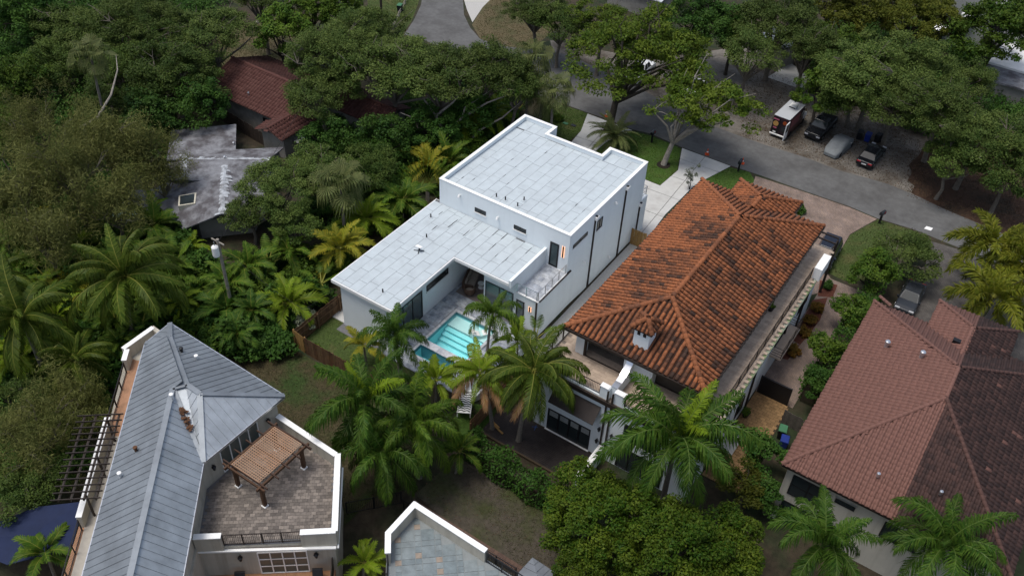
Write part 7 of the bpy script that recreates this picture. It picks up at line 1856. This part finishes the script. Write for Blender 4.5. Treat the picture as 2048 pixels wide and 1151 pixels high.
b = MB(); q = [(-4.52,85.96,0.04), (-3.88,86.03,0.04), (-3.94,85.47,0.04), (-4.61,85.38,0.04)]; b.prism([p[:2] for p in q], .02, .05); tag(b.build('white_board', M['cap']), 'white board lying flat on the road', 'board')
def bin_(p, label, mt, rz=0, lid=None, g='wheelie bins'):
    t = thing('wheelie_bin', label, 'bin', (p[0], p[1], zg(p[0], p[1]) + .01), rz, g)
    m = MB(); m.hexa([(-.26, -.3, .08), (.26, -.3, .08), (.26, .3, .08), (-.26, .3, .08)], [(-.31, -.38, 1.0), (.31, -.38, 1.0), (.31, .38, 1.0), (-.31, .38, 1.0)]); m.build('body', mt, None, bevel=.03).parent = t
    m = MB(); m.hexa([(-.33, -.41, 1.004), (.33, -.41, 1.004), (.33, .4, 1.004), (-.33, .4, 1.004)], [(-.29, -.36, 1.09), (.29, -.36, 1.09), (.29, .36, 1.11), (-.29, .36, 1.11)]); m.build('lid', lid or mt, None, bevel=.02).parent = t
    for s in (-1, 1):
        m = MB(); m.tube([(s * .22, .34, .1), (s * .3, .34, .1)], .1, 10); m.build('wheel', M['rubber'], None).parent = t
M['binblue'] = mat('blue_plastic', (.012, .03, .20), .5, .1, 3); M['bingreen'] = mat('green_plastic', (.05, .16, .08), .55, .1, 3); M['binblack'] = mat('black_plastic', (.014, .014, .016), .5)
bin_((-14.6, 98.2), 'bright blue wheelie bin behind the black sedan', M['binblue']); bin_((-15.5, 98.1), 'black wheelie bin left of the blue one', M['binblack'], .1); bin_((-13.6, 98.8), 'black wheelie bin with rubbish bags right of the blue one', M['binblack'], -.2)
bin_((-6.4, 51.0), 'bin with a green lid beside the tan paving', M['binblack'], .2, M['bingreen'], 'bins beside the tan paving'); bin_((-5.9, 50.1), 'small blue bin beside the pink tile house', M['binblue'], .2, None, 'bins beside the tan paving')
bin_((-76.88,90.80,0.00), 'dark bin with a green lid on the lawn at the top of the street', M['p_navy'], .3, M['bingreen'], 'bin on the top lawn')
# post and rail fence by the top lawn
def rail_fence(a, b, label):
    t = thing('rail_fence', label, 'fence', (a[0], a[1], 0)); a = Vector((0, 0, 0)); b = Vector((b[0] - t.location.x, b[1] - t.location.y, 0)); n = 6
    for i in range(n + 1):
        p = a.lerp(b, i / n); m = MB(); m.box(p.x - .06, p.y - .06, 0, p.x + .06, p.y + .06, .8); m.build('post', M['barkpale'], None).parent = t
    for i in range(n):
        for z in (.35, .7):
            p, q = a.lerp(b, i / n), a.lerp(b, (i + 1) / n); m = MB(); m.bar((p.x, p.y, z), (q.x, q.y, z), .05, .1); m.build('rail', M['barkpale'], None).parent = t
rail_fence((-74.18,86.04,0.00), (-79.67,96.65,0.00), 'low pale post and rail fence along the top lawn')
up_ = (-76.42,86.48,0.00); t = thing('utility_pole', 'dark utility pole at the top beside the lawn', 'pole', (up_[0], up_[1], 0)); m = MB(); m.tube([(0, 0, 0), (0, 0, 10)], [.17, .13], 8); m.build('pole', M['barkdark'], None).parent = t
m = MB(); m.bar((-1, 0, 9.4), (1, 0, 9.4), .1, .12); m.build('crossarm', M['barkdark'], None).parent = t
# utility pole with transformer in the jungle
pp = (-49.30,35.01,8.60); t = thing('utility_pole', 'grey utility pole carrying a drum transformer left of the white house', 'pole', (pp[0], pp[1], zg(pp[0], pp[1])))
h = 8.6 - zg(pp[0], pp[1]); m = MB(); m.tube([(0, 0, 0), (0, 0, h + .6)], [.16, .12], 8); m.build('pole', M['barkpale'], None).parent = t
m = MB(); m.lathe([(.26, -.1), (.28, 0), (.28, .8), (.2, .9), (.06, 1.0)], (.05, -.42, h - .7), 14); tr = m.build('transformer', M['cap'], None); tr.parent = t
m = MB(); m.lathe([(.05, 0), (.07, .1), (.03, .3)], (.05, -.42, h + .3), 8); m.build('bushing', M['steel'], None).parent = tr
m = MB(); m.bar((-.7, 0, h + .35), (.7, 0, h + .35), .09, .1); m.build('crossarm', M['barkpale'], None).parent = t
m = MB()
def sag(a, b, s, n=12):
    a, b = Vector(a), Vector(b); return [a.lerp(b, i / n) - Vector((0, 0, s * 4 * (i / n) * (1 - i / n))) for i in range(n + 1)]
m.tube(sag((pp[0], pp[1], 8.9), (-41.7, 36.0, 5.2), .5), .018, 4, False); m.tube(sag((-41.7, 36.0, 5.2), (-41.6, 39.6, 4.9), .2), .015, 4, False); m.tube(sag((pp[0], pp[1], 8.9), (-76.8, 86.8, 9.4), 1.5, 20), .02, 4, False)
tag(m.build('power_line', M['rubber']), 'thin black power line strung from the transformer pole', 'cable')
# ---------------------------------------------------------------- board fences
M['fencewood'] = mat('weathered_fence_board', (.105, .052, .024), .85, .25, 3, col2=(.07, .036, .02), c2scale=1.0, obj_tint=(.14, .085, .045)); M['newwood'] = mat('new_pine_board', (.32, .20, .07), .8, .15, 3, obj_tint=(.26, .15, .05))
def board_fence(a, b, h, label, mt, name='board_fence', w=.19, base=None, both=False):
    g = zg(a[0], a[1]) if base is None else base
    t = thing(name, label, 'fence', (a[0], a[1], g)); a3 = Vector((0, 0, 0)); b3 = Vector((b[0] - a[0], b[1] - a[1], 0)); L = b3.length; d = b3 / L; nn = Vector((d.y, -d.x, 0)); n = int(L / w)
    meshes = []
    for k in range(4):
        m = MB(); m.hexa([(0, -.011, 0), (w - .014, -.011, 0), (w - .014, .011, 0), (0, .011, 0)], [(0, -.011, h + .02 * k), (w - .014, -.011, h + .02 * k), (w - .014, .011, h + .02 * k), (0, .011, h + .02 * k)]); meshes.append(m.mesh('board', mt))
    ang = math.atan2(d.y, d.x)
    for i in range(n):
        o = bpy.data.objects.new('board', random.choice(meshes)); o.location = a3 + d * (i * w) + nn * random.uniform(-.01, .01); o.rotation_euler = (random.uniform(-.012, .012), random.uniform(-.012, .012), ang); o.color = (random.random(), 0, 0, 1); link(o, t)
    for z in (.3, h * .5, h - .25):
        m = MB(); p = a3 - nn * .05; q = b3 - nn * .05; m.bar((p.x, p.y, z), (q.x, q.y, z), .04, .09); m.build('rail', mt, None).parent = t
    k = max(1, int(L / 2.4))
    for i in range(k + 1):
        p = a3.lerp(b3, i / k) - nn * .11; m = MB(); m.box(p.x - .05, p.y - .05, -.2, p.x + .05, p.y + .05, h - .05); m.build('post', mt, None).parent = t
    return t
board_fence((-41.35, 35.35), (-29.6, 35.5), 1.8, 'brown board fence between the white house lawn and the brown yard', M['fencewood'])
board_fence((-42.75, 35.5), (-41.4, 35.35), 1.85, 'short new yellow pine fence panel at the fence corner', M['newwood'])
board_fence((-42.6, 46.0), (-42.6, 35.5), 1.8, 'brown board fence running back along the white wing', M['fencewood'])
board_fence((-26.15, 42.6), (-26.0, 36.8), 1.7, 'tan board fence beside the left end of the dark deck', mat('tan_fence_board', (.24, .13, .065), .85, .25, 3, obj_tint=(.17, .09, .045)))
board_fence((-27.45, 65.2), (-25.7, 65.2), 1.85, 'yellow wooden gate closing the gravel side path', M['newwood'], 'garden_gate', .16)
board_fence((-79.5, 57.6), (-66.8, 55.9), 1.8, 'dark weathered board fence behind the red tile bungalow', mat('dark_fence_board', (.04, .03, .024), .9, .25, 3, obj_tint=(.06, .045, .035)))
board_fence((-6.9, 52.4), (-5.2, 52.3), 1.5, 'grey picket panel beside the green lidded bin', mat('grey_fence_board', (.12, .105, .09), .9, .25, 3, obj_tint=(.08, .07, .06)))
# black gate across the path
t = thing('metal_gate', 'solid black metal gate across the path by the tan paving', 'gate', (-9.7, 54.34, 0)); m = MB(); m.box(.02, -.03, .06, 2.45, .03, 1.9); m.build('panel', M['black'], None).parent = t
m = MB(); m.box(-.06, -.06, 0, .017, .06, 2.0); m.build('post', M['black'], None).parent = t; m = MB(); m.box(2.453, -.06, 0, 2.55, .06, 2.0); m.build('post', M['black'], None).parent = t; m = MB(); m.box(-.06, -.07, 1.903, 2.55, .07, 1.96); m.build('top_rail', M['black'], None).parent = t
# tan paving, piece by piece
pv2 = thing('patio_paving', 'tan block paving between the barrel tile house and the pink tile house', 'paving', (-8.5, 49.5, 0))
m = MB(); m.prism([(-9.9, 44.0), (-6.9, 44.0), (-6.9, 54.25), (-9.9, 54.25)], .0, .03); m.build('mortar_bed', mat('brown_mortar', (.05, .035, .022), .9), pv2)
M['tanblock'] = mat('tan_block', (.30, .185, .085), .85, .2, 4, .1, 25, obj_tint=(.20, .12, .055)); m = MB(); m.box(0, 0, 0, .44, .27, .035); bm_ = m.mesh('paver', M['tanblock']); k = 0; y = 44.05
while y < 54.1:
    x = -9.85
    if k % 2: inst('paver', bm_, pv2, (x, y, .03), (0, 0, 0), (.49, 1, 1)).color = (random.random(), 0, 0, 1); x += .235
    while x < -7.2:
        w_ = min(.44, -6.95 - x); inst('paver', bm_, pv2, (x, y, .028 + random.uniform(0, .006)), (0, 0, 0), (w_ / .44, 1, 1)).color = (random.random(), 0, 0, 1); x += .465
    y += .295; k += 1
t = thing('air_conditioner', 'grey air conditioning unit on a concrete pad by the right wall', 'air conditioner', (-9.3, 48.6, .05)); m = MB(); m.box(-.4, -.4, .1, .4, .4, .9); m.build('casing', M['steel'], None, bevel=.03).parent = t; m = MB(); m.lathe([(.33, .903), (.33, .93), (.1, .95)], (0, 0, 0), 14); m.build('fan_guard', M['black'], None).parent = t; m = MB(); m.box(-.6, -1.6, -.03, .55, 1.4, .098); m.build('pad', M['concrete'], None).parent = t
def pot(p, label, s=.3):
    t = thing('potted_plant', label, 'plant pot', (p[0], p[1], p[2])); m = MB(); m.lathe([(s * .7, 0), (s, s * 1.3), (s * 1.08, s * 1.4), (s * .85, s * 1.36)], (0, 0, 0), 12); m.build('pot', M['black'], None).parent = t
    cen = crown_clumps(s * 1.2, s * 1.1, 10, -.2); cen[:, 2] += s * 2.0; link(bpy.data.objects.new('foliage', kite_mesh('foliage', *leaf_clumps(cen, s * .6, 30, .16, .8), M['l_green'])), t)
pot((-9.5, 51.3, .06), 'potted plant against the right wall near the gate'); pot((-9.4, 46.3, .06), 'potted plant by the air conditioning pad'); pot((-11.2, 57.0, 6.32), 'black potted plant on the long roof terrace', .28)
# deck items
m = MB(); m.bar((-25.35, 38.75, .28), (-23.95, 38.35, .28), .14, .07); tag(m.build('timber_plank', M['newwood']), 'loose yellow plank on the dark deck, the longer one', 'plank', 'loose planks on the deck')
m = MB(); m.bar((-25.45, 38.95, .27), (-24.5, 38.68, .27), .12, .05); tag(m.build('timber_plank', M['newwood']), 'loose yellow plank on the dark deck, the shorter one', 'plank', 'loose planks on the deck')
m = MB(); m.prism([(-18.75, 37.85), (-18.15, 37.78), (-18.2, 38.4), (-18.8, 38.42)], .23, .26); tag(m.build('cardboard_sheet', mat('cardboard', (.22, .115, .06), .85)), 'flat brown cardboard square on the deck', 'cardboard')
m = MB(); m.prism([(-17.75, 37.75), (-17.1, 37.75), (-17.1, 38.2), (-17.7, 38.25)], .23, .25); tag(m.build('door_mat', mat('red_mat', (.10, .04, .03), .9)), 'dark red mat in the deck corner by the white garden wall', 'mat')
for q, l in ((((-22.35, 40.6), (-22.2, 40.1)), 'blue tape cross on the deck near the sliding doors'), (((-17.9, 40.1), (-17.6, 39.6)), 'blue tape strip on the deck near the garden wall')):
    m = MB(); a, b = q; m.bar((a[0], a[1], .232), (b[0], b[1], .232), .05, .006); m.bar((a[0] - .2, a[1] - .3, .233), (a[0] + .2, a[1] - .1, .233), .04, .006); tag(m.build('tape_mark', mat('blue_tape', (.02, .08, .25), .6)), l, 'tape')
# ---------------------------------------------------------------- pool side furniture
M['beige'] = mat('beige_fabric', (.40, .33, .27), .9, .1, 5, .1, 30); M['brownrattan'] = mat('brown_rattan', (.11, .07, .05), .85, .3, 12)
so = thing('patio_sofa', 'curved beige sofa at the back of the covered patio', 'sofa', (-35.7, 50.6, 1.0), .35)
def pb(o, m, nm, mt, bevel=.05): q = m.build(nm, M[mt], None, bevel=bevel); q.parent = o; return q
m = MB(); m.box(-.45, -1.2, .18, .45, 1.2, .45); pb(so, m, 'seat', 'beige'); m = MB(); m.box(-.62, -1.25, .15, -.42, 1.25, .85); pb(so, m, 'backrest', 'brownrattan'); m = MB(); m.box(-.6, 1.12, .15, .42, 1.3, .62); pb(so, m, 'armrest', 'brownrattan'); m = MB(); m.box(-.6, -1.3, .15, .42, -1.12, .62); pb(so, m, 'armrest', 'brownrattan')
for k in (-.8, 0, .8):
    m = MB(); m.box(-.4, k - .35, .47, -.18, k + .35, .88); pb(so, m, 'cushion', 'beige', .08)
ch = thing('patio_armchair', 'round beige armchair at the edge of the covered patio', 'chair', (-34.9, 49.1, 1.0), 1.9)
m = MB(); m.lathe([(.4, .2), (.44, .4), (.38, .44)], (0, 0, 0), 14); pb(ch, m, 'seat', 'beige', 0); m = MB()
for k in range(9):
    a = math.radians(70 + 220 * k / 9); b = math.radians(70 + 220 * (k + 1) / 9); m.hexa([(.38 * math.cos(a), .38 * math.sin(a), .3), (.5 * math.cos(a), .5 * math.sin(a), .3), (.5 * math.cos(b), .5 * math.sin(b), .3), (.38 * math.cos(b), .38 * math.sin(b), .3)], [(.42 * math.cos(a), .42 * math.sin(a), .8), (.56 * math.cos(a), .56 * math.sin(a), .8), (.56 * math.cos(b), .56 * math.sin(b), .8), (.42 * math.cos(b), .42 * math.sin(b), .8)])
pb(ch, m, 'backrest', 'brownrattan', 0)
for a in range(4):
    x, y = .3 * math.cos(a * 1.57 + .8), .3 * math.sin(a * 1.57 + .8); m = MB(); m.box(x - .025, y - .025, 0, x + .025, y + .025, .2); pb(ch, m, 'leg', 'black', 0)
tb_ = thing('side_table', 'small white drum side table on the covered patio', 'table', (-34.6, 50.4, 1.0)); m = MB(); m.lathe([(.26, 0), (.16, .25), (.28, .5)], (0, 0, 0), 16); pb(tb_, m, 'base', 'cap', 0); m = MB(); m.lathe([(.29, .502), (.29, .54), (.1, .545)], (0, 0, 0), 16); pb(tb_, m, 'table_top', 'cap', 0)
rg = MB(); rg.box(-36.1, 48.6, .998, -33.3, 52.2, 1.012); tag(rg.build('patio_rug', mat('taupe_rug', (.20, .165, .15), .95, .15, 6)), 'taupe rug under the patio sofa', 'rug')
lg = thing('pool_lounger', 'white moulded lounger standing in the shallow pool shelf', 'lounger', (-31.3, 45.85, .5), .9); prof = [(-.85, .75), (-.45, .5), (-.1, .32), (.25, .42), (.6, .34), (.9, .22)]; m = MB()
for (a, za), (b, zb) in zip(prof, prof[1:]): m.hexa([(a, -.32, 0), (b, -.32, 0), (b, .32, 0), (a, .32, 0)], [(a, -.32, za), (b, -.32, zb), (b, .32, zb), (a, .32, za)])
pb(lg, m, 'shell', 'cap', .04); m = MB(); m.box(-.8, -.22, .72, -.55, .22, .82); pb(lg, m, 'headrest', 'cap', .04)
ld = thing('garden_sofa', 'white framed garden daybed with a black and white zigzag cover below the pool', 'daybed', (-27.6, 38.5, .9), -1.05)
m = MB()
for x in (-1.15, 1.15):
    for y in (-.5, .5): m.box(x - .04, y - .04, 0, x + .04, y + .04, .55)
m.bar((-1.15, -.5, .5), (1.15, -.5, .5), .05, .06); m.bar((-1.15, .5, .5), (1.15, .5, .5), .05, .06); m.bar((-1.15, -.5, .5), (-1.15, .5, .5), .05, .06); m.bar((1.15, -.5, .5), (1.15, .5, .5), .05, .06); pb(ld, m, 'frame', 'cap', 0)
m = MB(); m.box(-1.1, -.45, .36, 1.1, .45, .5); mt_ = pb(ld, m, 'mattress', 'cap', .04)
for k in range(9):
    m = MB(); x0 = -1.0 + k * .23
    for s in range(4):
        y0 = -.44 + s * .22; a, b = (0, .1) if s % 2 else (.1, 0); m.hexa([(x0 + a, y0, .5), (x0 + a + .1, y0, .5), (x0 + b + .1, y0 + .22, .5), (x0 + b, y0 + .22, .5)], [(x0 + a, y0, .508), (x0 + a + .1, y0, .508), (x0 + b + .1, y0 + .22, .508), (x0 + b, y0 + .22, .508)])
    q = m.build('zigzag_stripe', M['black'], None); q.parent = mt_
for y in (-.3, .0, .3):
    m = MB(); m.box(-1.12, y - .13, .5, -.85, y + .13, .72); pb(ld, m, 'cushion', 'cap', .06)
gl = thing('kettle_grill', 'black round kettle grill by the garden daybed', 'grill', (-28.9, 39.4, .9)); m = MB(); m.lathe([(.05, .5), (.28, .62), (.34, .78)], (0, 0, 0), 16); pb(gl, m, 'bowl', 'black', 0); m = MB(); m.lathe([(.35, .782), (.3, .95), (.14, 1.05), (.02, 1.07)], (0, 0, 0), 16); l_ = pb(gl, m, 'lid', 'p_black', 0); m = MB(); m.box(-.06, -.02, 1.071, .06, .02, 1.12); q = m.build('handle', M['steel'], None); q.parent = l_
for a in range(3):
    x, y = .25 * math.cos(a * 2.1), .25 * math.sin(a * 2.1); m = MB(); m.tube([(x, y, 0), (x * .5, y * .5, .6)], .02, 5); pb(gl, m, 'leg', 'steel', 0)
# satellite dish on the low roof
sd = thing('satellite_dish', 'small white satellite dish on a black cross foot on the lower white roof', 'satellite dish', (-38.37, 46.53, LZ + .025)); m = MB()
for a in range(4): m.bar((0, 0, .03), (.45 * math.cos(a * 1.57 + .5), .45 * math.sin(a * 1.57 + .5), .02), .06, .04)
m.tube([(0, 0, .02), (0, 0, .42)], .035, 6); pb(sd, m, 'stand', 'black', 0); m = MB(); m.hexa([(-.28, -.2, .5), (.28, -.2, .5), (.28, .2, .4), (-.28, .2, .4)], [(-.28, -.2, .54), (.28, -.2, .54), (.28, .2, .44), (-.28, .2, .44)]); pb(sd, m, 'dish', 'cap', .02)
# loungers on the lower terrace at the bottom left
for k, (a, l) in enumerate(((2.2, 'black lounge chair on the terracotta balcony, left of the french doors'), (6.9, 'black lounge chair on the terracotta balcony, right of the french doors'))):
    p = P0 + fd_ * a + fn * 1.0; t = thing('lounge_chair', l, 'chair', (p.x, p.y, 3.226), math.atan2(fn.y, fn.x), 'lounge chairs on the balcony'); m = MB(); m.box(-.1, -.32, .25, 1.3, .32, .36); pb(t, m, 'seat', 'black', .02); m = MB(); m.hexa([(-.2, -.32, .3), (-.05, -.32, .3), (-.05, .32, .3), (-.2, .32, .3)], [(-.62, -.32, .95), (-.5, -.32, .98), (-.5, .32, .98), (-.62, .32, .95)]); pb(t, m, 'backrest', 'black', .02)
    for x in (0, 1.2):
        for y in (-.28, .28): m = MB(); m.box(x - .03, y - .03, 0, x + .03, y + .03, .247); pb(t, m, 'leg', 'black', 0)
# metal picket fence and brick ledge in front of the dirt yard
def picket(a, b, label, h=1.25):
    t = thing('metal_fence', label, 'fence', (a[0], a[1], zg(a[0], a[1]))); OFF[t.name] = Vector(t.location); railing(t, a, b, zg(a[0], a[1]), h, M['black'], .12, 1.7, 'picket_panel', .02)
picket((-28.4, 25.75), (-25.9, 28.6), 'black picket fence beside the roof terrace house wall'); picket((-25.8, 28.7), (-16.4, 28.85), 'black picket fence along the brick ledge of the dirt yard')
bl_ = thing('brick_ledge', 'low brown brick ledge along the dirt yard', 'wall', (-21, 29.4, 0)); m = MB(); m.box(-25.6, 29.06, 0, -16.3, 29.62, .42); m.build('core', M['grout'], bl_)
M['brownbrick'] = mat('brown_brick', (.12, .075, .055), .9, .2, 6, .15, 30, obj_tint=(.085, .055, .045)); m = MB(); m.box(0, 0, 0, .31, .27, .06); bk = m.mesh('brick', M['brownbrick'])
for i in range(29):
    for j in range(2): inst('brick', bk, bl_, (-25.6 + i * .32, 29.06 + j * .285, .422 + random.uniform(0, .006))).color = (random.random(), 0, 0, 1)
for x, y, l, c in ((-20.4, 28.6, 'folded white plastic chair behind the white parapet', 'cap'),):
    t = thing('folding_chair', l, 'chair', (x, y, .1)); m = MB(); m.box(-.25, -.25, .42, .25, .25, .46); pb(t, m, 'seat', 'cap', .01); m = MB(); m.box(-.25, .22, .46, .25, .27, .95); pb(t, m, 'backrest', 'cap', .01)
    for a, b in ((-.22, -.22), (.22, -.22), (-.22, .22), (.22, .22)): m = MB(); m.box(a - .02, b - .02, 0, a + .02, b + .02, .417); pb(t, m, 'leg', 'cap', 0)
bush(-19.3, 28.55, .5, .7, 'l_croton', 'rust red leafy plant behind the white parapet', ls=.2)
for k, (x, y, r) in enumerate(((-88.5, 75.4, .5), (-87.6, 76.2, .4), (-87.2, 75.0, .35), (-86.6, 75.8, .45), (-89.2, 76.5, .4))):
    m = MB(); vs = [(x + r * random.uniform(.7, 1.1) * math.cos(a) * math.cos(e), y + r * random.uniform(.7, 1.1) * math.sin(a) * math.cos(e), r * .6 * math.sin(e)) for e in (0, .7) for a in np.arange(0, 6.2, 1.05)]
    n = len(vs) // 2; m.raw(vs + [(x, y, r * .6)], [(i, (i + 1) % n, n + (i + 1) % n, n + i) for i in range(n)] + [(n + i, n + (i + 1) % n, 2 * n) for i in range(n)]); tag(m.build('rock', M['barkpale']), 'pale rock at the foot of the oak behind the dry yard', 'rock', 'rocks under the oak')
for p, l in (((-43.91,80.12,0.10), 'green utility box lid in the front lawn'), ((-42.95,80.31,0.10), 'dark utility box lid in the front lawn')):
    m = MB(); m.box(p[0] - .3, p[1] - .2, .01, p[0] + .3, p[1] + .2, .1); tag(m.build('utility_box', M['bingreen'] if 'green' in l else M['p_grey'], bevel=.02), l, 'utility box')
